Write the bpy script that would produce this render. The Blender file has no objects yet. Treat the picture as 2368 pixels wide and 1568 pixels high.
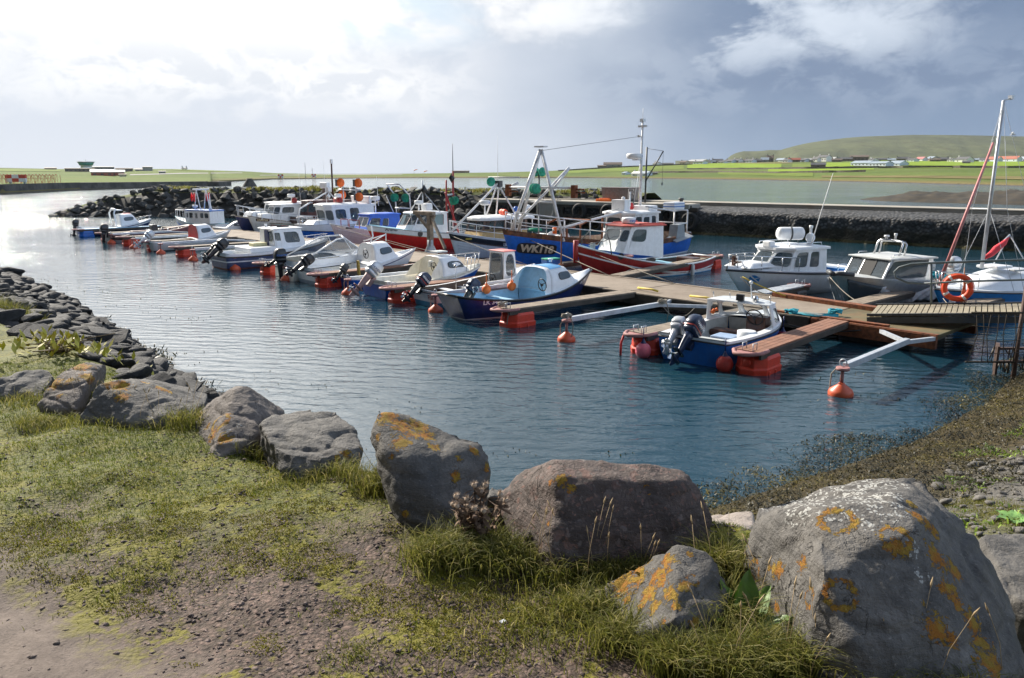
import bpy, bmesh, math, random
import numpy as np
from mathutils import Vector, Matrix, noise as mnoise
from mathutils.bvhtree import BVHTree

R = math.radians
random.seed(7)
rng = np.random.default_rng(11)
sc = bpy.context.scene
COL = sc.collection

# ------------------------------------------------------------------ camera
EYE, PITCH, FPX = 4.3, R(12.0), 1805.0          # eye height over the water, pitch, focal length in 2367-px pixels
cam_d = bpy.data.cameras.new("camera")
cam = bpy.data.objects.new("camera", cam_d)
COL.objects.link(cam)
cam.location = (0, 0, EYE)
cam.rotation_euler = (R(90) - PITCH, 0, 0)
cam_d.sensor_width = 36.0
cam_d.lens = 36.0 * FPX / 2367.0
cam_d.clip_start = 0.1
cam_d.clip_end = 60000
sc.camera = cam

# ------------------------------------------------------------------ sun and sky
SUN_AZ, SUN_EL = R(-40), R(34)
SUN_DIR = Vector((math.sin(SUN_AZ) * math.cos(SUN_EL), math.cos(SUN_AZ) * math.cos(SUN_EL), math.sin(SUN_EL)))
sun_d = bpy.data.lights.new("sun", 'SUN')
sun_d.energy = 5.0
sun_d.angle = R(0.53)
sun_d.color = (1.0, 0.93, 0.82)
sun = bpy.data.objects.new("sun", sun_d)
COL.objects.link(sun)
sun.rotation_euler = SUN_DIR.to_track_quat('Z', 'Y').to_euler()
sc.view_settings.view_transform = 'Standard'
sc.view_settings.look = 'None'
sc.view_settings.exposure = 0.75
sc.view_settings.gamma = 1.0


class NG:
    """tiny node-graph writer"""
    def __init__(s, tree):
        s.t = tree; s.n = tree.nodes; s.l = tree.links
        s.n.clear()

    def node(s, typ, **kw):
        n = s.n.new(typ)
        for k, v in kw.items():
            setattr(n, k, v)
        return n

    def set(s, sock, v):
        if hasattr(v, 'is_output') or isinstance(v, bpy.types.NodeSocket):
            s.l.new(v, sock)
        elif v is not None:
            sock.default_value = v

    def math(s, op, a, b=None, c=None, clamp=False):
        n = s.node('ShaderNodeMath', operation=op, use_clamp=clamp)
        s.set(n.inputs[0], a)
        if b is not None: s.set(n.inputs[1], b)
        if c is not None: s.set(n.inputs[2], c)
        return n.outputs[0]

    def vmath(s, op, a, b=None, scale=None):
        n = s.node('ShaderNodeVectorMath', operation=op)
        s.set(n.inputs[0], a)
        if b is not None: s.set(n.inputs[1], b)
        if scale is not None: s.set(n.inputs['Scale'], scale)
        return n.outputs['Value'] if op in ('DOT_PRODUCT', 'LENGTH', 'DISTANCE') else n.outputs['Vector']

    def mix(s, f, a, b, blend='MIX', clamp=True):
        n = s.node('ShaderNodeMix', data_type='RGBA', blend_type=blend, clamp_factor=clamp)
        s.set(n.inputs[0], f); s.set(n.inputs[6], a); s.set(n.inputs[7], b)
        return n.outputs[2]

    def ss(s, v, lo, hi, a=0.0, b=1.0):
        n = s.node('ShaderNodeMapRange', interpolation_type='SMOOTHSTEP')
        s.set(n.inputs['Value'], v); s.set(n.inputs['From Min'], lo); s.set(n.inputs['From Max'], hi)
        s.set(n.inputs['To Min'], a); s.set(n.inputs['To Max'], b)
        return n.outputs[0]

    def noise(s, vec, scale, detail=4, rough=.55, dist=0.0, lac=2.0, dim='3D'):
        n = s.node('ShaderNodeTexNoise', noise_dimensions=dim)
        s.set(n.inputs['Vector'], vec)
        n.inputs['Scale'].default_value = scale; n.inputs['Detail'].default_value = detail
        n.inputs['Roughness'].default_value = rough; n.inputs['Distortion'].default_value = dist
        n.inputs['Lacunarity'].default_value = lac
        return n.outputs['Fac']

    def vor(s, vec, scale, feature='F1', out='Distance', rnd=1.0):
        n = s.node('ShaderNodeTexVoronoi', feature=feature)
        s.set(n.inputs['Vector'], vec)
        n.inputs['Scale'].default_value = scale; n.inputs['Randomness'].default_value = rnd
        return n.outputs[out]

    def mapping(s, vec, scale=(1, 1, 1), rot=(0, 0, 0), loc=(0, 0, 0)):
        n = s.node('ShaderNodeMapping')
        s.set(n.inputs['Vector'], vec)
        n.inputs['Scale'].default_value = scale; n.inputs['Rotation'].default_value = rot
        n.inputs['Location'].default_value = loc
        return n.outputs[0]

    def sep(s, vec):
        n = s.node('ShaderNodeSeparateXYZ'); s.set(n.inputs[0], vec); return n.outputs

    def comb(s, x, y, z):
        n = s.node('ShaderNodeCombineXYZ')
        for i, v in enumerate((x, y, z)): s.set(n.inputs[i], v)
        return n.outputs[0]

    def bump(s, h, strength=.3, dist=.01, normal=None):
        n = s.node('ShaderNodeBump')
        n.inputs['Strength'].default_value = strength; n.inputs['Distance'].default_value = dist
        s.set(n.inputs['Height'], h)
        if normal is not None: s.set(n.inputs['Normal'], normal)
        return n.outputs[0]


def rgb(r, g, b): return (r, g, b, 1.0)


def srgb(r, g, b):
    f = lambda c: (c / 255 / 12.92) if c <= 10 else (((c / 255) + .055) / 1.055) ** 2.4
    return (f(r), f(g), f(b), 1.0)


def build_world():
    w = bpy.data.worlds.new("World"); sc.world = w; w.use_nodes = True
    g = NG(w.node_tree)
    K = 0.1                                       # background strength
    sky = g.node('ShaderNodeTexSky', sky_type='NISHITA')
    sky.sun_disc = False; sky.sun_elevation = SUN_EL; sky.sun_rotation = SUN_AZ
    sky.air_density = 1.0; sky.dust_density = 1.2; sky.ozone_density = 1.5
    d = g.node('ShaderNodeTexCoord').outputs['Generated']
    x, y, z = g.sep(d)
    az = g.math('ARCTAN2', x, y)
    el = g.math('ARCSINE', z)
    el = g.math('MAXIMUM', el, 0.0)
    q = g.comb(az, g.math('MULTIPLY', el, 1.75), 0.0)
    nb = g.noise(g.vmath('ADD', q, (3.1, 1.7, .3)), 3.2, 4, .5)
    n1 = g.noise(g.vmath('ADD', q, (7.35, 2.1, 4.0)), 7.5, 9, .56, .5)
    n3 = g.noise(g.vmath('ADD', q, (1.3, 9.1, 2.0)), 19, 7, .6, .4)
    def lum(c): return tuple(v / K / 1.68 for v in c[:3]) + (1.0,)
    gap = g.ss(g.math('ADD', g.math('MULTIPLY', n1, .65), g.math('MULTIPLY', n3, .35)), .38, .62)
    # low pale veil, bright on the sun side, slate blue on the right
    side = g.ss(g.math('ADD', az, g.math('MULTIPLY', g.math('SUBTRACT', nb, .5), .45)), -.22, .46)
    veil = g.mix(side, lum((.70, .755, .85)), lum((.19, .285, .44)))
    veil = g.mix(g.math('MULTIPLY', g.ss(el, .06, .0), .45), veil, g.mix(side, lum((.78, .82, .89)), lum((.36, .46, .62))))
    # a darker rain sheet on the right
    sheet = g.math('MULTIPLY', g.ss(g.math('ADD', az, g.math('MULTIPLY', g.math('SUBTRACT', nb, .5), .4)), .05, .36),
                   g.ss(g.math('ADD', el, g.math('MULTIPLY', g.math('SUBTRACT', n1, .5), .09)), .045, .105))
    c = g.mix(g.math('MULTIPLY', sheet, .9), veil, lum((.15, .228, .375)))
    # sunlit cumulus: all over the left, thinning to the right, a separate bank at the upper right
    az2 = g.math('ADD', az, g.math('MULTIPLY', g.math('SUBTRACT', n1, .5), .22))
    left = g.ss(az2, .16, -.16)
    bank = g.math('MULTIPLY', g.math('MULTIPLY', g.ss(az2, .22, .29), g.ss(az2, .60, .42)), g.ss(el, .085, .15))
    mid = g.math('MULTIPLY', g.math('MULTIPLY', g.ss(az2, .24, .12), g.ss(az2, -.25, .02)), g.ss(el, .11, .19))
    amt = g.math('MAXIMUM', g.math('MAXIMUM', left, g.math('MULTIPLY', bank, 1.0)), g.math('MULTIPLY', mid, .92))
    dens = g.math('ADD', g.math('ADD', g.math('MULTIPLY', n1, .62), g.math('MULTIPLY', n3, .38)), g.math('MULTIPLY', g.math('SUBTRACT', amt, 1.0), .35))
    lowcut = g.ss(g.math('ADD', el, g.math('MULTIPLY', g.math('SUBTRACT', n3, .5), .07)), .055, .10)
    cum = g.math('MULTIPLY', g.ss(dens, .30, .58), lowcut)
    glow = g.ss(az, .30, -.10)
    bright = g.mix(glow, lum((.76, .84, .95)), lum((1.12, 1.11, 1.10)))
    c = g.mix(g.math('MULTIPLY', cum, .96), c, bright)
    # grey bellies low on the left bank
    belly = g.math('MULTIPLY', g.math('MULTIPLY', g.ss(g.math('ADD', n3, g.math('MULTIPLY', n1, .5)), .68, .86), lowcut), g.ss(el, .19, .10))
    c = g.mix(g.math('MULTIPLY', belly, .7), c, g.mix(side, lum((.64, .70, .80)), lum((.27, .36, .51))))
    # a pale blue hole high on the left
    hole = g.math('MULTIPLY', g.math('MULTIPLY', g.ss(n1, .54, .42), g.ss(el, .13, .18)), g.math('MULTIPLY', g.ss(az, -.40, -.24), g.ss(az, .02, -.12)))
    c = g.mix(g.math('MULTIPLY', hole, .75), c, lum((.70, .86, 1.0)))
    # wide sun glare above and left of the frame
    gl = g.vmath('DOT_PRODUCT', d, (math.sin(SUN_AZ) * math.cos(R(27)), math.cos(SUN_AZ) * math.cos(R(27)), math.sin(R(27))))
    c = g.mix(g.math('MULTIPLY', g.ss(gl, .80, .985), g.ss(el, .13, .30)), c, lum((4.2, 4.1, 3.95)), clamp=False)
    # high and behind: broken cloud with blue between
    back = g.math('MAXIMUM', g.ss(el, .38, .95), g.ss(g.math('ABSOLUTE', az), .95, 1.7))
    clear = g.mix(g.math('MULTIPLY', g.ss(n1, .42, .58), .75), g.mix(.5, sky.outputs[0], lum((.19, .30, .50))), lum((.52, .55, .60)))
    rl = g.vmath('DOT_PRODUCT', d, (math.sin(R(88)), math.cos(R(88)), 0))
    clear = g.vmath('SCALE', clear, scale=g.ss(rl, -.35, .95, .22, 2.6))  # unseen sky lobe added right to light boat sides; dimmed behind to darken rocks
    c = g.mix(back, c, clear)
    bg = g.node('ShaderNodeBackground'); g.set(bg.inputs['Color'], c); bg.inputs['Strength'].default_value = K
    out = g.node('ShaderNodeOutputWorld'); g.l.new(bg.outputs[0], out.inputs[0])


build_world()
try:
    sc.cycles.use_denoising = True
    sc.cycles.max_bounces = 8
    sc.cycles.transparent_max_bounces = 12
    sc.cycles.caustics_reflective = False
    sc.cycles.sample_clamp_indirect = 6.0
except Exception:
    pass


# ------------------------------------------------------------------ survey: photograph pixel -> point of the place
def ray(px, py):
    xc = (px - 1183.5) / FPX; yc = (784 - py) / FPX
    return (xc, math.cos(PITCH) + yc * math.sin(PITCH), -math.sin(PITCH) + yc * math.cos(PITCH))


def P(px, py, z=0.0):
    d = ray(px, py); t = (z - EYE) / d[2]
    return Vector((d[0] * t, d[1] * t, z))


def at(px, py, Y):
    d = ray(px, py); t = Y / d[1]
    return Vector((d[0] * t, Y, EYE + d[2] * t))


# ------------------------------------------------------------------ tagging
def tag(o, label=None, cat=None, group=None, kind=None):
    if label: o['label'] = label
    if cat: o['category'] = cat
    if group: o['group'] = group
    if kind: o['kind'] = kind
    return o


def empty(name, loc=(0, 0, 0), rz=0.0, rx=0.0, ry=0.0):
    o = bpy.data.objects.new(name, None)
    COL.objects.link(o); o.location = loc; o.rotation_euler = (rx, ry, rz)
    o.empty_display_size = .2
    return o


def thing(name, label, cat, loc=(0, 0, 0), rz=0.0, group=None, rx=0.0, ry=0.0):
    return tag(empty(name, loc, rz, rx, ry), label, cat, group)


def copy_tree(o, parent=None):
    c = o.copy(); COL.objects.link(c); c.parent = parent
    for ch in o.children: copy_tree(ch, c)
    return c


# ------------------------------------------------------------------ mesh builder
class MB:
    def __init__(s): s.v = []; s.f = []; s.m = []; s.s = []

    def add(s, vs, fs, mi=0, sm=False):
        o = len(s.v); s.v.extend([tuple(v) for v in vs])
        for f in fs:
            s.f.append([i + o for i in f]); s.m.append(mi); s.s.append(sm)

    def box(s, c, d, mi=0, rz=0.0, M=None, taper=(1, 1)):
        hx, hy, hz = d[0] / 2, d[1] / 2, d[2] / 2
        vs = []
        for z, k in ((-hz, (1, 1)), (hz, taper)):
            for X, Y in ((-hx, -hy), (hx, -hy), (hx, hy), (-hx, hy)):
                vs.append(Vector((X * k[0], Y * k[1], z)))
        if M is None: M = Matrix.Rotation(rz, 3, 'Z')
        vs = [M @ v + Vector(c) for v in vs]
        s.add(vs, [(0, 3, 2, 1), (4, 5, 6, 7), (0, 1, 5, 4), (1, 2, 6, 5), (2, 3, 7, 6), (3, 0, 4, 7)], mi)

    def beam(s, a, b, w, h, mi=0, up=(0, 0, 1)):
        a = Vector(a); b = Vector(b); d = (b - a); L = d.length
        if L < 1e-6: return
        d.normalize(); u = Vector(up)
        if abs(d.dot(u)) > .98: u = Vector((1, 0, 0))
        r = d.cross(u).normalized(); u = r.cross(d)
        M = Matrix((d, r, u)).transposed()
        s.box((a + b) / 2, (L, w, h), mi, M=M)

    def tube(s, pts, r, n=8, mi=0, closed=False):
        pts = [Vector(p) for p in pts]
        k = len(pts); rr = r if isinstance(r, (list, tuple)) else [r] * k
        rings = []; pu = None
        for i, p in enumerate(pts):
            if closed: t = pts[(i + 1) % k] - pts[i - 1]
            else: t = pts[min(i + 1, k - 1)] - pts[max(i - 1, 0)]
            if t.length < 1e-9: t = Vector((0, 0, 1))
            t.normalize()
            if pu is None:
                u = Vector((0, 0, 1)) if abs(t.z) < .9 else Vector((1, 0, 0))
            else: u = pu
            r_ = t.cross(u)
            if r_.length < 1e-6: r_ = t.orthogonal()
            r_.normalize(); u = r_.cross(t); pu = u
            rings.append([p + (r_ * math.cos(a) + u * math.sin(a)) * rr[i] for a in [2 * math.pi * j / n for j in range(n)]])
        vs = [v for ring in rings for v in ring]; fs = []
        for i in range(k if closed else k - 1):
            a = i * n; b = ((i + 1) % k) * n
            for j in range(n):
                j2 = (j + 1) % n
                fs.append((a + j, a + j2, b + j2, b + j))
        if not closed:
            fs.append(tuple(range(n - 1, -1, -1))); fs.append(tuple(range((k - 1) * n, k * n)))
        s.add(vs, fs, mi, True)

    def lathe(s, prof, c=(0, 0, 0), n=20, mi=0, M=None, mats=None):
        M = M or Matrix.Identity(3); c = Vector(c)
        vs = []; fs = []; ms = []
        for r, z in prof:
            for j in range(n):
                a = 2 * math.pi * j / n
                vs.append(M @ Vector((r * math.cos(a), r * math.sin(a), z)) + c)
        for i in range(len(prof) - 1):
            for j in range(n):
                j2 = (j + 1) % n
                s_f = (i * n + j, i * n + j2, (i + 1) * n + j2, (i + 1) * n + j)
                fs.append(s_f); ms.append(mats[i] if mats else mi)
        o = len(s.v); s.v.extend([tuple(v) for v in vs])
        for f, m in zip(fs, ms):
            s.f.append([i + o for i in f]); s.m.append(m); s.s.append(True)
        for k, flip in ((0, True), (len(prof) - 1, False)):
            if prof[k][0] > 1e-4:
                f = [o + k * n + j for j in range(n)]
                s.f.append(f[::-1] if flip else f); s.m.append(mats[min(k, len(mats) - 1)] if mats else mi); s.s.append(False)

    def sphere(s, c, r, n=14, mi=0, sq=(1, 1, 1), M=None):
        k = n // 2
        prof = [(max(math.sin(math.pi * i / k), 0) * r, -math.cos(math.pi * i / k) * r) for i in range(k + 1)]
        Mx = Matrix.Diagonal(sq)
        s.lathe(prof, c, n, mi, (M @ Mx) if M else Mx)

    def loft(s, rings, mi=0, cap0=True, cap1=True, sm=True, close=True, capmi=None):
        n = len(rings[0]); vs = [v for r in rings for v in r]; fs = []
        for i in range(len(rings) - 1):
            for j in range(n if close else n - 1):
                j2 = (j + 1) % n
                fs.append((i * n + j, i * n + j2, (i + 1) * n + j2, (i + 1) * n + j))
        s.add(vs, fs, mi, sm)
        cm = mi if capmi is None else capmi
        if cap0: s.add(rings[0], [tuple(range(n - 1, -1, -1))], cm)
        if cap1: s.add(rings[-1], [tuple(range(n))], cm)

    def poly(s, pts, mi=0): s.add(pts, [tuple(range(len(pts)))], mi)

    def slab(s, pts, t, mi=0):
        """flat polygon pts (top) with thickness t downwards"""
        top = [Vector(p) for p in pts]; bot = [p - Vector((0, 0, t)) for p in top]; n = len(top)
        s.add(top, [tuple(range(n))], mi); s.add(bot, [tuple(range(n - 1, -1, -1))], mi)
        s.add(top + bot, [(i, n + i, n + (i + 1) % n, (i + 1) % n) for i in range(n)], mi)

    def build(s, name, mats, parent=None, bevel=0.0, fix=True, autosm=None):
        me = bpy.data.meshes.new(name)
        me.from_pydata(s.v, [], s.f); me.validate()
        if not isinstance(mats, (list, tuple)): mats = [mats]
        for m in mats: me.materials.append(m)
        if len(me.polygons) == len(s.m):
            me.polygons.foreach_set('material_index', s.m)
            me.polygons.foreach_set('use_smooth', s.s)
        if fix:
            bm = bmesh.new(); bm.from_mesh(me)
            bmesh.ops.remove_doubles(bm, verts=bm.verts, dist=1e-5)
            bmesh.ops.recalc_face_normals(bm, faces=bm.faces)
            bm.to_mesh(me); bm.free()
        me.update()
        o = bpy.data.objects.new(name, me); COL.objects.link(o)
        if parent is not None: o.parent = parent
        if bevel > 0:
            md = o.modifiers.new('bevel', 'BEVEL'); md.width = bevel; md.segments = 2; md.limit_method = 'ANGLE'; md.angle_limit = R(40)
            md.harden_normals = False
        return o


def mesh_np(name, verts, faces, mats, parent=None, smooth=False, attr=None, midx=None):
    """fast mesh from numpy arrays; faces (n,k) of equal size"""
    me = bpy.data.meshes.new(name)
    nv, (nf, k) = len(verts), faces.shape
    me.vertices.add(nv); me.vertices.foreach_set('co', np.ascontiguousarray(verts, dtype=np.float32).ravel())
    me.loops.add(nf * k); me.loops.foreach_set('vertex_index', np.ascontiguousarray(faces, dtype=np.int32).ravel())
    me.polygons.add(nf)
    me.polygons.foreach_set('loop_start', np.arange(0, nf * k, k, dtype=np.int32))
    if smooth: me.polygons.foreach_set('use_smooth', np.ones(nf, dtype=bool))
    for m in (mats if isinstance(mats, (list, tuple)) else [mats]): me.materials.append(m)
    if midx is not None: me.polygons.foreach_set('material_index', np.ascontiguousarray(midx, dtype=np.int32))
    if attr is not None:
        for an, av in attr.items():
            a = me.attributes.new(an, 'FLOAT', 'POINT'); a.data.foreach_set('value', np.ascontiguousarray(av, dtype=np.float32))
    me.update(calc_edges=True); me.validate()
    o = bpy.data.objects.new(name, me); COL.objects.link(o)
    if parent is not None: o.parent = parent
    return o


# ------------------------------------------------------------------ materials
MATS = {}


def mat(name, col, rough=.5, metal=0.0, var=.10, scale=6.0, bump=0.0, bscale=60.0, dirt=None, dirt_amt=.35, spec=.5, coat=0.0, alpha=1.0, trans=0.0, streak=False, emit=0.0):
    if name in MATS: return MATS[name]
    m = bpy.data.materials.new(name); m.use_nodes = True
    g = NG(m.node_tree)
    tc = g.node('ShaderNodeTexCoord').outputs['Object']
    n = g.noise(tc, scale, 5, .6)
    c = g.mix(g.ss(n, .3, .7), tuple(max(0, v * (1 - var)) for v in col[:3]) + (1,), tuple(min(1, v * (1 + var)) for v in col[:3]) + (1,))
    if dirt is not None:
        mp = g.mapping(tc, (scale * .9, scale * .9, scale * (.12 if streak else .9)))
        dn = g.noise(mp, 1.0, 6, .65)
        c = g.mix(g.math('MULTIPLY', g.ss(dn, .48, .74), dirt_amt), c, dirt)
    b = g.node('ShaderNodeBsdfPrincipled')
    g.set(b.inputs['Base Color'], c)
    g.set(b.inputs['Roughness'], g.math('ADD', rough - .06, g.math('MULTIPLY', n, .12), clamp=True))
    b.inputs['Metallic'].default_value = metal
    b.inputs['Specular IOR Level'].default_value = spec
    b.inputs['Coat Weight'].default_value = coat
    b.inputs['Coat Roughness'].default_value = .08
    b.inputs['Transmission Weight'].default_value = trans
    b.inputs['Alpha'].default_value = alpha
    if emit: b.inputs['Emission Color'].default_value = col; b.inputs['Emission Strength'].default_value = emit
    if bump > 0: g.set(b.inputs['Normal'], g.bump(g.noise(tc, bscale, 4, .6), bump, .01))
    o = g.node('ShaderNodeOutputMaterial'); g.l.new(b.outputs[0], o.inputs[0])
    MATS[name] = m
    return m


def glassmat(name, tint=(.75, .82, .85), see=.6, rough=.03):
    if name in MATS: return MATS[name]
    m = bpy.data.materials.new(name); m.use_nodes = True
    g = NG(m.node_tree)
    tr = g.node('ShaderNodeBsdfTransparent'); tr.inputs[0].default_value = tint + (1,)
    b = g.node('ShaderNodeBsdfPrincipled'); b.inputs['Base Color'].default_value = (tint[0] * .10, tint[1] * .12, tint[2] * .14, 1)
    b.inputs['Roughness'].default_value = rough
    mx = g.node('ShaderNodeMixShader'); mx.inputs[0].default_value = see
    g.l.new(b.outputs[0], mx.inputs[1]); g.l.new(tr.outputs[0], mx.inputs[2])
    o = g.node('ShaderNodeOutputMaterial'); g.l.new(mx.outputs[0], o.inputs[0])
    MATS[name] = m
    return m


GRIME = rgb(.16, .13, .09)
WHITE = mat('white_gelcoat', rgb(.78, .80, .82), .32, var=.04, dirt=rgb(.45, .43, .38), dirt_amt=.25, streak=True, coat=.2)
CREAM = mat('cream_gelcoat', rgb(.74, .71, .62), .4, var=.05, dirt=rgb(.35, .31, .22), dirt_amt=.35, streak=True)
WHITEP = mat('white_paint', rgb(.76, .77, .78), .5, var=.05, dirt=rgb(.40, .33, .24), dirt_amt=.28, streak=True, bump=.06)
BLUEHULL = mat('blue_paint', rgb(.010, .12, .52), .38, var=.15, dirt=rgb(.05, .10, .20), dirt_amt=.4, streak=True, bump=.08, bscale=8)
BLUE2 = mat('bright_blue_paint', rgb(.015, .13, .46), .35, var=.12, dirt=rgb(.10, .14, .2), dirt_amt=.3, streak=True)
NAVY = mat('navy_paint', rgb(.012, .025, .11), .33, var=.2, dirt=rgb(.10, .11, .14), dirt_amt=.35, streak=True)
SKYBLUE = mat('sky_blue_paint', rgb(.10, .32, .60), .45, var=.08, dirt=rgb(.2, .25, .3), dirt_amt=.25)
PALEBLUE = mat('pale_blue_paint', rgb(.30, .50, .66), .5, var=.07, dirt=rgb(.2, .24, .25), dirt_amt=.3)
AQUA = mat('aqua_deck_paint', rgb(.24, .47, .56), .5, var=.08, dirt=rgb(.2, .22, .2), dirt_amt=.3)
REDHULL = mat('red_paint', rgb(.52, .012, .010), .4, var=.14, dirt=rgb(.12, .02, .02), dirt_amt=.4, streak=True)
DKRED = mat('dark_red_paint', rgb(.30, .016, .014), .4, var=.16, dirt=rgb(.08, .015, .012), dirt_amt=.45, streak=True)
ROOFRED = mat('faded_red_paint', rgb(.50, .09, .07), .6, var=.14, dirt=rgb(.3, .16, .12))
PINKRED = mat('pink_red_paint', rgb(.72, .22, .20), .5, var=.08)
ANTIFOUL = mat('antifouling', rgb(.13, .035, .025), .7, var=.25, dirt=rgb(.03, .05, .02), dirt_amt=.6)
BLACK = mat('black_plastic', rgb(.012, .013, .016), .32, var=.2)
RUBBER = mat('black_rubber', rgb(.018, .018, .018), .75, var=.3, bump=.2)
DKGREY = mat('dark_grey_paint', rgb(.06, .065, .07), .5, var=.2, dirt=rgb(.13, .11, .09))
GREY = mat('grey_paint', rgb(.30, .32, .33), .5, var=.08, dirt=rgb(.16, .14, .11))
LTGREY = mat('light_grey_paint', rgb(.50, .52, .52), .55, var=.07, dirt=rgb(.28, .26, .2), dirt_amt=.4)
SILVER = mat('silver_cowl', rgb(.50, .52, .55), .3, .35, var=.06)
ALU = mat('aluminium', rgb(.50, .51, .52), .38, .85, var=.10, dirt=rgb(.3, .3, .3))
STEEL = mat('stainless_steel', rgb(.62, .62, .62), .22, 1.0, var=.05)
GALV = mat('galvanised_steel', rgb(.50, .53, .57), .5, .35, var=.12, dirt=rgb(.36, .38, .40), dirt_amt=.3)
RUST = mat('rusty_steel', rgb(.17, .055, .022), .85, 0, var=.45, scale=9, bump=.4, dirt=rgb(.40, .13, .03), dirt_amt=.5)
RUSTRAIL = mat('rusted_bulwark', rgb(.10, .045, .026), .8, 0, var=.5, scale=5, bump=.4, dirt=rgb(.42, .13, .02), dirt_amt=.55)
FLOATRED = mat('red_float_plastic', rgb(.60, .045, .018), .5, var=.10, dirt=rgb(.25, .03, .015), dirt_amt=.4, bump=.05)
BUOYRED = mat('orange_buoy_plastic', rgb(.62, .10, .035), .45, var=.10, dirt=rgb(.26, .06, .03), dirt_amt=.4)
ORANGE = mat('orange_plastic', rgb(.85, .16, .02), .5, var=.08)
RINGORG = mat('lifebuoy_orange', rgb(.75, .075, .02), .55, var=.10, dirt=rgb(.35, .06, .03), dirt_amt=.3)
PINK = mat('pink_buoy_vinyl', rgb(.78, .16, .22), .42, var=.12, dirt=rgb(.35, .10, .05), dirt_amt=.35)
GREENNET = mat('green_net', rgb(.01, .22, .13), .8, var=.3, bump=.4)
GREENC = mat('green_cover', rgb(.02, .30, .20), .7, var=.3, bump=.4)
TEALROPE = mat('teal_rope', rgb(.02, .33, .42), .8, var=.2, bump=.4, bscale=120)
ROPE = mat('grey_rope', rgb(.30, .27, .22), .9, var=.25, bump=.5, bscale=120)
YELLOW = mat('yellow_paint', rgb(.55, .42, .05), .6, var=.15, dirt=GRIME)
WOOD = mat('weathered_planks', rgb(.25, .20, .15), .8, var=.25, scale=4, bump=.25, dirt=rgb(.10, .075, .055), dirt_amt=.5)
WOODRED = mat('reddish_planks', rgb(.24, .115, .07), .75, var=.2, scale=4, bump=.25, dirt=rgb(.11, .06, .045), dirt_amt=.5)
WOODGRN = mat('greenish_boards', rgb(.26, .225, .16), .8, var=.2, scale=4, bump=.25, dirt=rgb(.2, .2, .11), dirt_amt=.4)
WOODDK = mat('wet_dark_timber', rgb(.055, .043, .033), .65, var=.35, scale=4, bump=.3, dirt=rgb(.03, .035, .02))
BROWN = mat('brown_varnish', rgb(.075, .028, .017), .35, var=.25, coat=.2)
TAN = mat('tan_cabin_paint', rgb(.50, .34, .14), .5, var=.10, dirt=rgb(.3, .2, .1))
CREAMY = mat('cream_paint', rgb(.68, .58, .38), .5, var=.08, dirt=rgb(.35, .25, .13))
PINKWHITE = mat('pinkish_white_paint', rgb(.66, .58, .60), .5, var=.06, dirt=rgb(.36, .27, .22), dirt_amt=.35, streak=True)
MASTPINK = mat('faded_red_spar', rgb(.52, .20, .20), .5, var=.15)
SAILRED = mat('red_sailcloth', rgb(.62, .035, .05), .7, var=.2, bump=.5, bscale=14)
GLASS = glassmat('clear_glass', (.86, .90, .92), .78)
WINGLASS = glassmat('cabin_glass', (.62, .70, .74), .35)
DKGLASS = glassmat('dark_glass', (.20, .23, .25), .12)
FILM = glassmat('plastic_film', (.80, .84, .86), .45, .35)
FRAME = mat('window_rubber', rgb(.03, .03, .032), .6, var=.2)
FRAMEG = mat('grey_window_frame', rgb(.33, .36, .38), .5, var=.1)
INTERIOR = mat('cabin_interior', rgb(.30, .31, .31), .7, var=.15)

# ================================================================== GROUND, WATER, FAR LAND
SHORE = np.array([(-120, 95), (-60, 55), (-35, 42), (-22.9, 31.9), (-12.2, 22.3), (-6.5, 15.2), (-3.5, 11.3), (-1.0, 9.0), (1.0, 8.6), (2.7, 9.6),
                  (6.4, 12), (9, 14.3), (11.6, 17.1), (14, 19.5), (18, 24), (26, 33), (34, 40), (80, 62)], float)
LANDP = np.vstack([SHORE, [(120, -90), (-150, -90)]])


def shore_dist(x, y):
    x = np.asarray(x, float); y = np.asarray(y, float)
    best = np.full(x.shape, 1e9)
    for a, b in zip(SHORE[:-1], SHORE[1:]):
        d = b - a; t = np.clip(((x - a[0]) * d[0] + (y - a[1]) * d[1]) / (d @ d), 0, 1)
        best = np.minimum(best, np.hypot(x - a[0] - t * d[0], y - a[1] - t * d[1]))
    ins = np.zeros(x.shape, bool)
    n = len(LANDP)
    for i in range(n):
        (x1, y1), (x2, y2) = LANDP[i], LANDP[(i + 1) % n]
        c = ((y1 > y) != (y2 > y))
        with np.errstate(divide='ignore', invalid='ignore'):
            xi = (x2 - x1) * (y - y1) / (y2 - y1 + 1e-12) + x1
        ins ^= c & (x < xi)
    return np.where(ins, best, -best)


def sstep(v, a, b):
    t = np.clip((v - a) / (b - a), 0, 1); return t * t * (3 - 2 * t)


def vnoise(x, y, seed=0):
    """value noise, vectorised"""
    xi = np.floor(x).astype(np.int64); yi = np.floor(y).astype(np.int64); fx = x - xi; fy = y - yi
    def hsh(i, j):
        h = (i * 374761393 + j * 668265263 + seed * 974711) & 0xffffffff
        h = ((h ^ (h >> 13)) * 1274126177) & 0xffffffff
        return ((h ^ (h >> 16)) & 0xffff) / 65535.0
    u = fx * fx * (3 - 2 * fx); v = fy * fy * (3 - 2 * fy)
    return (hsh(xi, yi) * (1 - u) + hsh(xi + 1, yi) * u) * (1 - v) + (hsh(xi, yi + 1) * (1 - u) + hsh(xi + 1, yi + 1) * u) * v


def fbm(x, y, o=4, seed=0):
    s = 0; a = .5; t = 0
    for k in range(o):
        s = s + a * vnoise(x * 2 ** k + 17 * k, y * 2 ** k - 9 * k, seed + k); t += a; a *= .5
    return s / t


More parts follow.
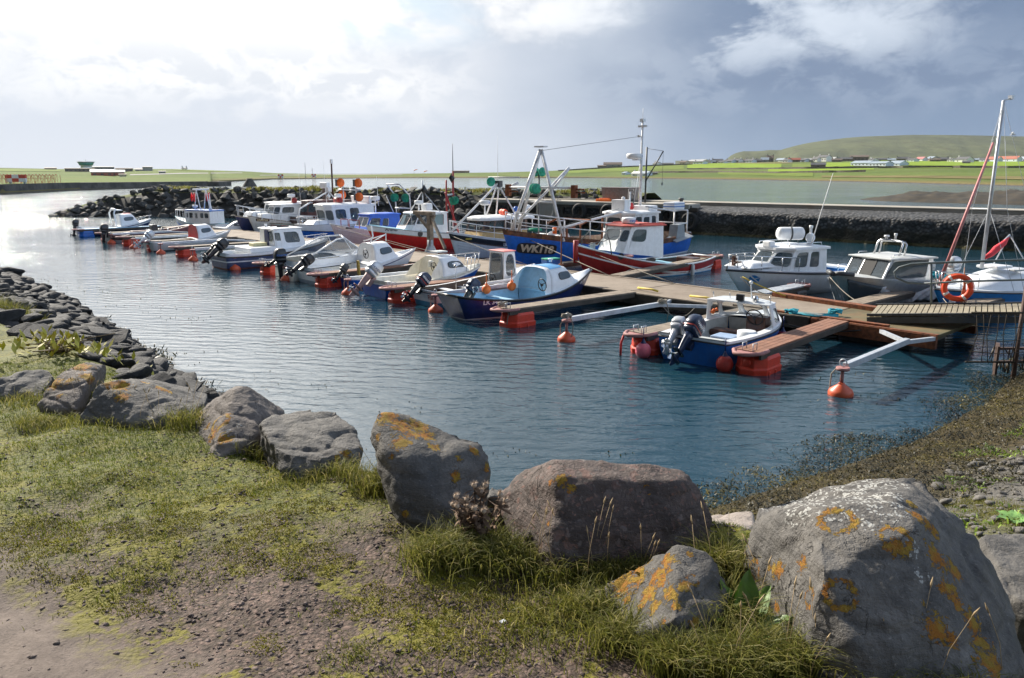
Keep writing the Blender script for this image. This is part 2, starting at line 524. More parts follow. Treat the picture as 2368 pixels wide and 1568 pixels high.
def ground_z(x, y, fine=True):
    x = np.asarray(x, float); y = np.asarray(y, float)
    d = shore_dist(x, y)
    mid = sstep(x, -2.8, -1.3)
    W = 3.5 + 1.15 * mid + .5 * sstep(x, -.8, .3) + 4.0 * sstep(x, 1.0, 3.0)
    t = np.clip(d / W, 0, 1.0)
    z = 2.6 * (1 - (1 - t) ** (1.25 - .22 * mid))
    z = np.where(d < 0, np.maximum(.28 * d, -2.5), z)
    n = (fbm(x * .7, y * .7, 3, 3) - .5) * .16 * sstep(d, -1, 2)
    if fine:
        n = n + (fbm(x * 3.1, y * 3.1, 3, 5) - .5) * .07 * sstep(d, -.5, 1) + (fbm(x * 14, y * 14, 2, 8) - .5) * .022 * sstep(d, 0, 1)
    return z + n


def gz(x, y): return float(ground_z(np.array([x]), np.array([y]))[0])


def gpt(px, py):
    """where the line of sight through a pixel meets the near ground"""
    d = ray(px, py); ts = np.linspace(1.5, 40, 900)
    xs = d[0] * ts; ys = d[1] * ts; zs = EYE + d[2] * ts
    g = ground_z(xs, ys); k = int(np.argmax(zs < np.maximum(g, -.02)))
    return Vector((xs[k], ys[k], max(g[k], 0)))


def mat_ground():
    m = bpy.data.materials.new('ground'); m.use_nodes = True
    g = NG(m.node_tree)
    tc = g.node('ShaderNodeTexCoord').outputs['Object']
    x, y, z = g.sep(tc)
    nb = g.noise(tc, .9, 5, .6); nm = g.noise(tc, 3.2, 5, .65); nf = g.noise(tc, 22, 4, .7); nff = g.noise(tc, 90, 3, .7)
    st = g.vor(tc, 42); stc = g.vor(tc, 42, out='Color'); st2 = g.vor(tc, 95); stc2 = g.vor(tc, 95, out='Color')
    tone = g.mix(.5, stc, stc2)
    v = g.node('ShaderNodeRGBToBW'); g.l.new(tone, v.inputs[0])
    gravel = g.mix(g.ss(v.outputs[0], .25, .75), rgb(.034, .024, .019), rgb(.185, .125, .100))
    gravel = g.mix(g.ss(nm, .35, .7, 0, .6), gravel, rgb(.055, .036, .027))
    soil = rgb(.05, .036, .024)
    gravel = g.mix(g.ss(st, .25, .6, 0, .55), gravel, soil)
    path = g.mix(g.ss(nf, .3, .75), rgb(.110, .084, .068), rgb(.175, .138, .114))
    path = g.mix(g.ss(nff, .56, .66, 0, .75), path, rgb(.07, .055, .05))
    moss = g.mix(nf, rgb(.075, .070, .008), rgb(.19, .17, .012))
    turf = g.mix(g.ss(nf, .3, .7), rgb(.050, .060, .008), rgb(.135, .135, .018))
    # turf in a belt before the boulders, gravel and moss towards the lay-by
    belt = g.math('ADD', y, g.math('ADD', g.math('MULTIPLY', x, -.22), g.math('MULTIPLY', g.math('SUBTRACT', nb, .5), 3.2)))
    right = g.ss(x, .1, 1.1, 0, 1.6)
    tm = g.math('MULTIPLY', g.ss(g.math('ADD', g.math('ADD', belt, right), g.math('MULTIPLY', nm, 1.4)), 4.2, 5.4), 1.0)
    c = g.mix(tm, gravel, turf)
    mm = g.math('MULTIPLY', g.ss(g.math('ADD', nm, g.math('MULTIPLY', nf, .45)), .72, .82), .9)
    c = g.mix(mm, c, moss)
    pd = g.math('ADD', g.math('ADD', g.math('MULTIPLY', x, .667), y), g.math('ADD', g.math('MULTIPLY', g.math('SUBTRACT', nm, .5), .9), g.math('MULTIPLY', g.math('SUBTRACT', nf, .5), .3)))
    c = g.mix(g.ss(pd, 1.86, 1.52), c, path)
    # below the bank: dark shingle, weed line at the water
    low = g.ss(g.math('ADD', z, g.math('MULTIPLY', nm, .5)), 2.45, 2.2)
    rt = g.ss(x, 1.5, 3.5)
    shingle = g.mix(v.outputs[0], rgb(.03, .03, .03), g.mix(rt, rgb(.07, .07, .072), rgb(.19, .175, .15)))
    shingle = g.mix(g.math('MULTIPLY', rt, g.ss(g.math('ADD', z, g.math('MULTIPLY', nm, .8)), 1.25, 1.6)), shingle, turf)
    c = g.mix(low, c, shingle)
    weed = g.mix(g.ss(nf, .35, .65), rgb(.022, .017, .007), rgb(.075, .055, .018))
    c = g.mix(g.ss(g.math('ADD', z, g.math('MULTIPLY', nm, .5)), .95, .6), c, weed)
    b = g.node('ShaderNodeBsdfPrincipled'); g.set(b.inputs['Base Color'], c); b.inputs['Roughness'].default_value = .85
    b.inputs['Specular IOR Level'].default_value = .3
    h = g.math('ADD', g.math('ADD', g.math('MULTIPLY', g.math('SUBTRACT', 1.0, st), .7), g.math('MULTIPLY', nf, .6)), g.math('MULTIPLY', g.math('SUBTRACT', 1.0, st2), .35))
    hs = g.mix(g.ss(pd, 1.86, 1.52), h, g.math('MULTIPLY', nff, .6))
    g.set(b.inputs['Normal'], g.bump(hs, .75, .012))
    o = g.node('ShaderNodeOutputMaterial'); g.l.new(b.outputs[0], o.inputs[0])
    return m


def build_ground():
    xs = np.concatenate([np.arange(-120, -9, 1.5), np.arange(-9, 9, .055), np.arange(9, 22, .25), np.arange(22, 82, 2.)])
    ys = np.concatenate([np.arange(-60, .5, 1.5), np.arange(.5, 9.5, .055), np.arange(9.5, 40, .22), np.arange(40, 98, 2.)])
    X, Y = np.meshgrid(xs, ys)
    Z = ground_z(X.ravel(), Y.ravel()).reshape(X.shape)
    n, k = X.shape
    idx = np.arange(n * k).reshape(n, k)
    q = np.stack([idx[:-1, :-1], idx[:-1, 1:], idx[1:, 1:], idx[1:, :-1]], -1).reshape(-1, 4)
    keep = Z.ravel()[q].max(1) > -2.4
    o = mesh_np('ground', np.stack([X.ravel(), Y.ravel(), Z.ravel()], 1), q[keep], mat_ground(), smooth=True)
    tag(o, kind='structure')


build_ground()


def mat_water():
    m = bpy.data.materials.new('sea_water'); m.use_nodes = True
    g = NG(m.node_tree)
    tc = g.node('ShaderNodeTexCoord').outputs['Object']
    p = g.mapping(tc, (.62, 1.5, 1), (0, 0, R(12)))
    p2 = g.mapping(tc, (.8, 1.35, 1), (0, 0, R(-14)))
    big = g.noise(g.mapping(tc, (.05, .09, 1)), 1.0, 3, .5)
    w1 = g.noise(p, 2.1, 3, .55, .7)
    w2 = g.noise(p2, 6.5, 3, .6, .4)
    w3 = g.noise(tc, 21, 2, .6)
    wv = g.node('ShaderNodeTexWave', wave_type='BANDS', bands_direction='Y')
    g.set(wv.inputs['Vector'], g.mapping(tc, (1, 1, 1), (0, 0, R(9)))); wv.inputs['Scale'].default_value = .78
    wv.inputs['Distortion'].default_value = 7; wv.inputs['Detail'].default_value = 3; wv.inputs['Detail Scale'].default_value = 1.2
    gust = g.ss(big, .36, .66, .40, 1.35)
    x, y, z = g.sep(tc)
    off = g.ss(g.math('ADD', y, g.math('MULTIPLY', x, .75)), 72, 84)       # open water outside the breakwater is rougher
    off = g.math('MAXIMUM', off, g.math('MULTIPLY', g.ss(x, -19, -40), .8))
    k = g.math('MULTIPLY', g.math('ADD', g.math('MULTIPLY', off, 3.2), 1.0), gust)
    b1 = g.bump(g.math('MULTIPLY', w1, k), .9, .034)
    b15 = g.bump(g.math('MULTIPLY', wv.outputs['Fac'], gust), .55, .015, b1)
    b2 = g.bump(g.math('MULTIPLY', w2, k), .9, .0125, b15)
    b3 = g.bump(g.math('MULTIPLY', w3, k), .8, .0028, b2)
    b = g.node('ShaderNodeBsdfPrincipled')
    c = g.mix(g.ss(big, .3, .7), rgb(.008, .034, .056), rgb(.012, .045, .063))
    c = g.mix(g.ss(g.math('ADD', y, g.math('MULTIPLY', x, .75)), 72, 110), c, g.mix(g.ss(big, .3, .7), rgb(.055, .100, .108), rgb(.080, .130, .132)))   # shallow sandy bay
    g.set(b.inputs['Base Color'], c)
    b.inputs['Roughness'].default_value = .06
    b.inputs['IOR'].default_value = 1.36; b.inputs['Specular IOR Level'].default_value = .62
    g.set(b.inputs['Normal'], b3)
    o = g.node('ShaderNodeOutputMaterial'); g.l.new(b.outputs[0], o.inputs[0])
    return m


w = MB(); w.poly([(-30000, -200, 0), (30000, -200, 0), (30000, 40000, 0), (-30000, 40000, 0)])
tag(w.build('sea_water', mat_water(), fix=False), kind='structure')

# ------------------------------------------------------------------ far land, by columns of sight
FPX_SH = [(-700, 462), (0, 450), (181, 440), (484, 431), (490, 423), (560, 419), (631, 415), (830, 412.5), (1000, 411.5), (1170, 412), (1280, 411.5), (1370, 411.5), (1480, 412.5), (1600, 414), (1700, 415.5),
          (1800, 417), (1900, 419), (2000, 421), (2100, 423.5), (2200, 426.5), (2300, 429), (2367, 431), (3200, 448)]
FPX_SK = [(-700, 386), (0, 388), (140, 391), (280, 393), (317, 391), (400, 391), (460, 393), (571, 396.5), (634, 400.5), (760, 403), (830, 403), (900, 402), (1000, 401), (1100, 399.5), (1170, 398.5), (1280, 395), (1370, 388), (1480, 383), (1600, 379), (1700, 376),
          (1800, 374), (1900, 373), (2000, 372), (2100, 372), (2200, 373), (2300, 374), (2367, 374), (3200, 374)]
WALLTOP = [(-700, 1.9), (0, 1.9), (127, 1.85), (486, 1.5), (490, .9), (650, .7), (830, .35), (3200, .5)]
fpx = np.unique(np.concatenate([np.arange(-700, 3200, 14.), [484, 486.5, 488, 490]]))
frow = np.concatenate([[-.02, 0, .004], np.linspace(.02, 1, 34)])


def far_profile(px):
    sh = np.interp(px, *zip(*FPX_SH)); sk = np.interp(px, *zip(*FPX_SK)); wt = np.interp(px, *zip(*WALLTOP))
    S = P(px, sh, 0); Ds = S.y
    Dk = 900.0 if px > 700 else np.interp(px, [-700, 600, 700], [720, 720, 900])
    K = at(px, sk, Dk)
    out = []
    for r in frow:
        D = Ds + (Dk - Ds) * max(r, 0)
        if r < 0: z = -1.5; D = Ds - 1.5
        elif r == 0: z = -.1
        else:
            s = min(1, max(0, (r - .004) / .05))
            z = wt + (K.z - wt) * ((r ** .85) * (1 if px > 700 else r ** .35)) + s * (fbm(np.array([px * .011]), np.array([r * 9]), 3, 4)[0] - .5) * 1.3 * (1 - abs(2 * r - 1)) 
        d = ray(px, 400.0); k = D / d[1]
        out.append((d[0] * k, D, z))
    return out


FAR = [far_profile(p) for p in fpx]
FAR_PY = []
for colp in FAR:
    ys = []
    for X, Y, Z in colp:
        dep = Y * math.cos(PITCH) - (Z - EYE) * math.sin(PITCH)
        ys.append(784 - FPX * (Y * math.sin(PITCH) + (Z - EYE) * math.cos(PITCH)) / dep)
    FAR_PY.append(np.minimum.accumulate(np.array(ys)))


def farpt(px, py):
    i = int(np.clip(np.searchsorted(fpx, px) - 1, 0, len(fpx) - 2)); t = (px - fpx[i]) / (fpx[i + 1] - fpx[i])
    res = []
    for k in (i, i + 1):
        ys = FAR_PY[k]; r = np.interp(-py, -ys, np.arange(len(ys)))
        a = int(min(r, len(ys) - 2)); f = r - a
        res.append(Vector(FAR[k][a]).lerp(Vector(FAR[k][a + 1]), f))
    return res[0].lerp(res[1], t)


def mat_farland():
    m = bpy.data.materials.new('far_grassland'); m.use_nodes = True
    g = NG(m.node_tree)
    tc = g.node('ShaderNodeTexCoord').outputs['Object']; x, y, z = g.sep(tc)
    n1 = g.noise(tc, .012, 5, .6); n2 = g.noise(g.mapping(tc, (.02, .09, .2)), 1.0, 6, .65); n3 = g.noise(tc, .35, 4, .7)
    c = g.mix(g.ss(n1, .35, .65), rgb(.092, .138, .034), rgb(.138, .185, .046))
    c = g.mix(g.ss(n2, .48, .66, 0, .6), c, rgb(.15, .140, .055))
    c = g.mix(g.ss(n3, .5, .72, 0, .5), c, rgb(.06, .08, .022))
    lowb = g.ss(g.math('ADD', z, g.math('MULTIPLY', n2, 2.2)), 3.0, 1.5)
    c = g.mix(lowb, c, g.mix(n3, rgb(.12, .10, .04), rgb(.21, .17, .075)))
    c = g.mix(g.ss(z, .45, .2), c, g.mix(n3, rgb(.03, .028, .022), rgb(.16, .14, .12)))
    b = g.node('ShaderNodeBsdfPrincipled'); g.set(b.inputs['Base Color'], c); b.inputs['Roughness'].default_value = .95
    b.inputs['Specular IOR Level'].default_value = .1
    g.set(b.inputs['Normal'], g.bump(g.math('ADD', n3, n2), .6, 1.2))
    o = g.node('ShaderNodeOutputMaterial'); g.l.new(b.outputs[0], o.inputs[0])
    return m


vs = []; nr = len(frow)
for px, colp in zip(fpx, FAR):
    vs += colp
    X, Y, Z = colp[-1]
    vs += [(X * 1.35, Y * 1.35, Z - 2.5), (X * 2.2, Y * 2.2, -4)]
nr2 = nr + 2
fs = []
for i in range(len(fpx) - 1):
    for j in range(nr2 - 1):
        a = i * nr2 + j
        fs.append((a, a + nr2, a + nr2 + 1, a + 1))
tag(mesh_np('terrain', np.array(vs), np.array(fs), mat_farland(), smooth=True), kind='structure')

FIELD = mat('bright_pasture', rgb(.20, .285, .030), .95, var=.14, scale=.05, spec=.1)
FIELD2 = mat('mid_pasture', rgb(.15, .200, .038), .95, var=.16, scale=.05, spec=.1)
FIELD3 = mat('brown_pasture', rgb(.17, .145, .060), .95, var=.2, scale=.05, spec=.1)
ASPH = mat('runway_asphalt', rgb(.26, .25, .24), .9, var=.1, scale=.05)


def field(pl, m, lift=.22, name='field'):
    """pl: left-to-right list of (px, py_far, py_near)"""
    pxs = np.linspace(pl[0][0], pl[-1][0], 30); vs = []; K = 6
    for p in pxs:
        a = np.interp(p, [q[0] for q in pl], [q[1] for q in pl]); b = np.interp(p, [q[0] for q in pl], [q[2] for q in pl])
        for k in range(K): vs.append(farpt(p, a + (b - a) * k / (K - 1)) + Vector((0, 0, lift)))
    fs = [(i * K + j, (i + 1) * K + j, (i + 1) * K + j + 1, i * K + j + 1) for i in range(29) for j in range(K - 1)]
    o = mesh_np(name, np.array([tuple(v) for v in vs]), np.array(fs), m, smooth=True)
    return tag(o, kind='structure')


field([(1588, 378.5, 391), (1700, 378, 390.5), (1805, 379.5, 390)], FIELD)
field([(1905, 377, 386.5), (1972, 376, 387)], FIELD)
field([(2033, 371.8, 383), (2200, 373.5, 384), (2420, 374.5, 385)], FIELD)
field([(1775, 392, 397.5), (1900, 391, 397), (2020, 390, 393)], FIELD)
field([(2060, 385.5, 389), (2200, 386, 390)], FIELD2)
field([(1300, 396, 402), (1420, 389, 397), (1580, 381, 391)], FIELD2)
field([(1700, 377, 378.3), (1800, 376, 379), (1830, 376, 378)], FIELD3)
field([(1830, 379, 389), (1900, 379, 390)], FIELD2)
field([(1660, 398, 404), (1880, 400, 409)], FIELD2)
field([(1900, 407, 411), (2100, 407, 412), (2400, 409, 417)], FIELD3)
field([(600, 405.2, 406.2), (720, 404.3, 405.3), (930, 403.0, 403.9)], ASPH, .1, 'runway')
field([(-100, 391, 396), (140, 393.5, 397)], FIELD2)
field([(400, 392, 394), (520, 396, 398)], FIELD2)
field([(300, 404, 406), (420, 400.5, 402.5), (560, 399.6, 400.6)], ASPH, .12, 'road')

# drystone field walls
STONEW = mat('drystone', rgb(.13, .115, .09), .9, var=.4, scale=.8, bump=.5, bscale=3)


def field_wall(pts, label, h=1.3):
    q = []
    for (a, b), (c, d) in zip(pts[:-1], pts[1:]):
        for k in range(12): q.append(farpt(a + (c - a) * k / 12, b + (d - b) * k / 12))
    q.append(farpt(*pts[-1]))
    m = MB(); rings = []
    for i, p in enumerate(q):
        t = (q[min(i + 1, len(q) - 1)] - q[max(i - 1, 0)]); t.z = 0; t.normalize(); r = Vector((t.y, -t.x, 0)) * .45
        hh = h * (.85 + .3 * random.random())
        rings.append([p - r - Vector((0, 0, .4)), p - r * .7 + Vector((0, 0, hh)), p + r * .7 + Vector((0, 0, hh)), p + r - Vector((0, 0, .4))])
    m.loft(rings, sm=False)
    tag(m.build('drystone_wall', STONEW), label, 'wall', 'drystone walls between the fields')


field_wall([(1588, 392), (1800, 391), (1900, 390), (2030, 388)], 'long dark field wall below the bright green field left of the blue-white steading')
field_wall([(2030, 389), (2200, 388), (2420, 389)], 'field wall below the bright green field on the right of the white steading')
field_wall([(1480, 400), (1660, 399), (1800, 401), (2000, 398)], 'field wall winding across the lower slope above the bay')
field_wall([(1290, 396), (1420, 388), (1600, 381)], 'field wall along the skyline left of the village')


# ------------------------------------------------------------------ hill
def build_hill():
    sk = [(1560, 373), (1676, 371), (1684, 362), (1695, 356), (1715, 350.5), (1750, 349.5), (1800, 347), (1835, 337), (1862, 331), (1900, 325), (1950, 319), (1990, 316), (2100, 312), (2200, 312.5), (2300, 314.5), (2400, 317), (2600, 330), (2800, 352), (2950, 373)]
    pxs = np.arange(1560, 2951, 6.); rows = np.concatenate([np.linspace(0, 1, 26), [1.25, 1.7]])
    vs = []
    for p in pxs:
        top = at(p, np.interp(p, *zip(*sk)), 2600).z
        for r in rows:
            D = 1500 + 1100 * min(r, 1) + (r - 1) * 2200 * (r > 1)
            prof = r ** 1.15 if r <= 1 else max(0, 1 - (r - 1) * 1.3)
            # sea cliffs at the left end: steep front close below the crest
            cl = sstep(np.array([p]), 1850, 1760)[0]
            pc = sstep(np.array([r]), .62, .96)[0] if r <= 1 else prof
            f = prof * (1 - cl) + pc * cl
            n = (fbm(np.array([p * .02]), np.array([r * 5.0]), 5, 21)[0] - .5) * (7 + 30 * cl) * (min(r, 1) * (1 - min(r, 1)) * 4)
            gl = -6 * max(0, math.sin(p * .045 + r * 3)) ** 3 * (1 - cl) * (r * (1 - min(r, 1))) * 2
            z = 10 + (top - 10) * f + n + gl
            d = ray(p, 400.); k = D / d[1]
            vs.append((d[0] * k, D, z))
    nr = len(rows)
    fs = [(i * nr + j, (i + 1) * nr + j, (i + 1) * nr + j + 1, i * nr + j + 1) for i in range(len(pxs) - 1) for j in range(nr - 1)]
    m = bpy.data.materials.new('hill_heath'); m.use_nodes = True
    g = NG(m.node_tree); tc = g.node('ShaderNodeTexCoord').outputs['Object']
    n1 = g.noise(tc, .006, 6, .6); n2 = g.noise(g.mapping(tc, (.03, .008, .05)), 1, 5, .65)
    c = g.mix(g.ss(n1, .35, .65), rgb(.070, .082, .045), rgb(.105, .118, .058))
    c = g.mix(g.ss(n2, .5, .7, 0, .6), c, rgb(.055, .052, .030))
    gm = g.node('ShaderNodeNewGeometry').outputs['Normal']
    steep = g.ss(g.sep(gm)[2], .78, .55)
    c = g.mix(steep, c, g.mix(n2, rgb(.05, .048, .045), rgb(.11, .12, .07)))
    b = g.node('ShaderNodeBsdfPrincipled'); g.set(b.inputs['Base Color'], c); b.inputs['Roughness'].default_value = .95; b.inputs['Specular IOR Level'].default_value = .1
    g.set(b.inputs['Normal'], g.bump(g.math('ADD', n1, n2), .8, 10))
    o = g.node('ShaderNodeOutputMaterial'); g.l.new(b.outputs[0], o.inputs[0])
    tag(mesh_np('hill', np.array(vs), np.array(fs), m, smooth=True), kind='structure')


build_hill()

# radar dome on the hill top
p = at(2341, 312.5, 2590)
t = thing('radar_dome', 'tiny white radar dome on the hill crest at the far right', 'radar dome', p)
m = MB(); m.sphere((0, 0, 5), 5, 12); m.build('dome', WHITEP, t)
m = MB(); m.box((0, 0, .5), (14, 9, 3)); m.build('base_building', GREY, t)

# ------------------------------------------------------------------ houses
HW = {'white': mat('harled_white', rgb(.72, .72, .70), .8, var=.06, scale=.5), 'grey': mat('grey_harling', rgb(.30, .29, .27), .85, var=.12, scale=.5),
      'stone': mat('brown_stone', rgb(.20, .16, .125), .9, var=.25, scale=.6, bump=.4, bscale=2), 'cream': mat('cream_harling', rgb(.55, .48, .36), .85, var=.08, scale=.5), 'red': mat('red_cladding', rgb(.33, .09, .06), .7, var=.1, scale=.5), 'bluew': mat('bluish_white_wall', rgb(.60, .67, .74), .8, var=.06, scale=.5)}
HR = {'slate': mat('slate_roof', rgb(.10, .10, .105), .6, var=.15, scale=.6), 'brown': mat('brown_roof', rgb(.13, .095, .07), .75, var=.15, scale=.6), 'ltgrey': mat('light_sheet_roof', rgb(.42, .43, .42), .5, var=.12, scale=.4),
      'terra': mat('terracotta_roof', rgb(.34, .10, .06), .7, var=.12, scale=.6), 'bluegrey': mat('blue_grey_roof', rgb(.30, .36, .42), .5, var=.1, scale=.5), 'pinkr': mat('pink_roof', rgb(.55, .20, .20), .6, var=.1, scale=.5), 'whiter': mat('white_sheet_roof', rgb(.70, .70, .68), .45, var=.06, scale=.4)}


def house(px, py, wpx, hpx, rpx, wall, roof, label, cat='house', ang=0.0, chim=2, depth=7.0, wins=3, gable=False, group='houses of the village on the far shore'):
    p = farpt(px, py)
    s = p.y / math.cos(0) / FPX * 1.0
    dep = p.y * math.cos(PITCH) + 3.5 * math.sin(PITCH); s = dep / FPX
    L, h, r = wpx * s, hpx * s, rpx * s
    view = math.atan2(p.x, p.y)
    if wall in ('white', 'bluew', 'cream') and px > 1300: ang = R(-46); L *= 1.25
    t = thing('house' if cat == 'house' else cat.replace(' ', '_'), label, cat, p - Vector((0, 0, .4)), -view + ang, group)
    d = depth
    if gable: L, d = d * 1.4, L
    m = MB()
    m.add([(-L / 2, 0, 0), (L / 2, 0, 0), (L / 2, d, 0), (-L / 2, d, 0), (-L / 2, 0, h + .4), (L / 2, 0, h + .4), (L / 2, d, h + .4), (-L / 2, d, h + .4), (-L / 2, d / 2, h + r + .3), (L / 2, d / 2, h + r + .3)],
          [(0, 1, 5, 4), (2, 3, 7, 6), (1, 2, 6, 9, 5), (3, 0, 4, 8, 7)])
    m.build('wall', HW[wall], t)
    m = MB(); e = .35
    for sg in (0, 1):
        y0 = -e if sg == 0 else d + e; zz = h + .4 - e * 2 * r / d
        a = [Vector((-L / 2 - e, y0, zz)), Vector((L / 2 + e, y0, zz)), Vector((L / 2 + e, d / 2, h + .42 + r)), Vector((-L / 2 - e, d / 2, h + .42 + r))]
        b = [v + Vector((0, 0, .22)) for v in a]
        m.add(a + b, [(0, 3, 2, 1), (4, 5, 6, 7), (0, 1, 5, 4), (1, 2, 6, 5), (2, 3, 7, 6), (3, 0, 4, 7)])
    rf = m.build('roof', HR[roof], t)
    for k in range(chim):
        m = MB(); X = (-L / 2 + .6) if k == 0 else (L / 2 - .6)
        m.box((X, d / 2, h + r + .8), (1.0, .8, 1.9)); m.box((X, d / 2, h + r + 1.8), (1.2, 1.0, .16)); m.build('chimney', HW['grey' if wall != 'white' else 'white'], rf)
    if wins:
        for k in range(wins):
            X = -L / 2 + L * (k + .5) / wins
            m = MB(); m.box((X, -.03, h * .55 + .2), (min(1.2, L / wins * .45), .10, min(1.4, h * .4))); m.build('window', DKGREY, t)


V = 'village'
house(1416, 383.5, 42, 5, 5, 'grey', 'brown', 'lone house with a long brown roof on the skyline left of the tall mast', chim=0, depth=11)
house(1391, 387.5, 20, 3.5, 1.5, 'stone', 'brown', 'low brown shed with a white end on the skyline left of the brown-roofed house', 'shed', chim=0, wins=0)
house(1513, 381.5, 11, 3, 4, 'white', 'slate', 'small house with a pointed slate roof right of the tall mast', chim=1, wins=1)
house(1543, 381, 26, 2, 2, 'grey', 'slate', 'low grey bungalow right of the pointed slate house', chim=0, wins=2)
house(1576, 378.5, 16, 4, 3, 'cream', 'brown', 'small cream house with brown roof at the left end of the village', chim=1, wins=2)
house(1604, 377.5, 38, 5.5, 4, 'cream', 'ltgrey', 'long cream barn with a light streaked roof at the left of the village', 'barn', chim=0, depth=14, wins=0)
house(1612, 380, 26, 5, 2, 'bluew', 'slate', 'pale bluish bungalow in front of the long cream barn', chim=1, wins=3)
house(1657, 376.5, 24, 5, 4, 'stone', 'slate', 'dark stone house right of the long cream barn', chim=1, wins=2)
house(1664, 378, 16, 3.5, 2, 'white', 'slate', 'small white house before the dark stone house', chim=0, wins=2)
house(1698, 375.5, 18, 5, 3, 'white', 'slate', 'white two-chimney house below the headland cliffs', wins=3)
house(1727, 376, 22, 4, 3, 'bluew', 'slate', 'pale blue-white house right of the white two-chimney house', chim=1, wins=3)
house(1752, 375.5, 14, 4, 3, 'stone', 'slate', 'small dark house between two pale houses in the village', chim=1, wins=1)
house(1766, 375, 16, 5, 5, 'grey', 'bluegrey', 'grey gabled house left of the tall stone house', chim=0, gable=True, depth=6, wins=1)
house(1778, 374.5, 15, 9, 5, 'stone', 'brown', 'tall narrow brown stone house in the middle of the village', depth=7, wins=2)
house(1799, 374.5, 20, 4, 4, 'white', 'bluegrey', 'white house with a blue-grey roof right of the tall stone house', chim=0, wins=2)
house(1812, 375.5, 14, 4, 3, 'white', 'slate', 'small white cottage with a slate roof right of the blue-grey roof', chim=1, wins=2)
house(1834, 375, 26, 5, 4, 'stone', 'terra', 'brown house with a reddish roof in the middle of the village', chim=1, wins=2)
house(1866, 374.5, 18, 4, 4, 'grey', 'ltgrey', 'small grey house with a pale roof left of the big white house', chim=0, wins=1)
house(1896, 373.8, 24, 9.5, 4.5, 'white', 'slate', 'big white two-storey house with chimneys, brightest in the village', depth=8, wins=4)
house(1880, 374.5, 10, 6, 4, 'white', 'slate', 'narrow white wing on the left of the big white house', chim=1, gable=True, depth=6, wins=1)
house(1915, 373.2, 22, 5, 4, 'cream', 'ltgrey', 'cream cottage with pale roof right of the big white house', chim=1, wins=2)
house(1949, 373, 34, 5, 3.5, 'stone', 'slate', 'long brown stone farmhouse right of the cream cottage', chim=2, wins=2)
house(1983, 372.5, 40, 9, 4, 'stone', 'brown', 'large brown hall with a row of small roof lights', 'hall', chim=0, depth=14, wins=5)
house(2040, 372, 26, 3, 3, 'grey', 'slate', 'low grey house with a pyramid roof right of the large brown hall', chim=0, wins=2)
house(2085, 372.5, 28, 5, 4, 'stone', 'slate', 'brown stone house left of the pink-roofed house', chim=1, wins=2)
house(2121, 372, 17, 4.5, 4, 'white', 'pinkr', 'small white house with a pinkish red roof', chim=0, wins=1)
house(2142, 372, 18, 5, 5, 'cream', 'bluegrey', 'cream house with a pale blue-grey roof right of the pink roof', chim=0, gable=True, depth=6, wins=1)
house(2175, 372, 24, 4, 4, 'stone', 'slate', 'dark cottages right of the cream gabled house', chim=2, wins=2)
house(2217, 375.5, 28, 6, 6, 'white', 'slate', 'white house with a wide slate roof left of the sailing boat mast', chim=1, depth=9, wins=2)
house(2231, 378.5, 16, 3, 3.5, 'stone', 'slate', 'small dark shed before the wide-roofed white house', 'shed', chim=0, wins=0)
house(2288, 373.3, 28, 5, 6, 'bluew', 'terra', 'pale house with terracotta roof right behind the sailing boat mast', chim=0, wins=2)
house(2325, 373.3, 42, 6, 6, 'bluew', 'terra', 'long pale house with terracotta roof, rightmost but one', chim=0, wins=3)
house(2362, 373.3, 26, 6, 5, 'bluew', 'bluegrey', 'pale gabled house at the right edge of the village', chim=0, wins=1)
house(1890, 389.5, 32, 8, 5, 'stone', 'slate', 'square dark stone ruin-like house below the village in the fields', chim=1, depth=8, wins=1)
house(1985, 383.5, 44, 6, 5, 'bluew', 'bluegrey', 'left wing of the long bluish white farm steading in the green field', 'farm steading', chim=0, depth=9, wins=5)
house(2026, 384, 40, 6, 4, 'bluew', 'bluegrey', 'middle wing of the long bluish white farm steading', 'farm steading', chim=0, depth=8, wins=5)
house(2063, 383.5, 30, 5, 6, 'bluew', 'bluegrey', 'detached right barn of the bluish white farm steading', 'farm steading', chim=0, depth=9, wins=2)
house(1471, 407.5, 26, 6, 4.5, 'white', 'whiter', 'white croft house by the far waterside below the tall mast', chim=1, depth=6, wins=2)
house(1489, 407.5, 14, 6, 5, 'bluew', 'bluegrey', 'pale gable of the croft beside the white waterside house', chim=0, gable=True, depth=5, wins=1)
house(1441, 404.5, 9, 4, 2.5, 'bluew', 'bluegrey', 'small pale hut left of the white waterside croft', 'hut', chim=0, wins=0)
house(1512, 404, 16, 4, 1.5, 'stone', 'slate', 'dark stone shed right of the white waterside croft', 'shed', chim=0, wins=0)
house(1065, 400.2, 40, 4, 1, 'stone', 'brown', 'low flat bunker-like hut on the flat skyline in the middle', 'hut', chim=0, wins=0, group='airfield buildings')

for i, px in enumerate((1630, 1645, 1682, 1712, 1738, 1822, 1850, 1932, 2010, 2058, 2100, 2158, 2192, 2250, 2262, 2342)):
    house(px, 374.6 - .6 * (i > 7) + (i < 3) * 1.6, 13 + i % 4 * 3, 4, 3, ('white', 'grey', 'bluew', 'stone')[i % 4], ('slate', 'bluegrey', 'slate', 'brown')[i % 4], 'small low cottage in the row along the far skyline', chim=1, wins=2, group='small cottages of the village')

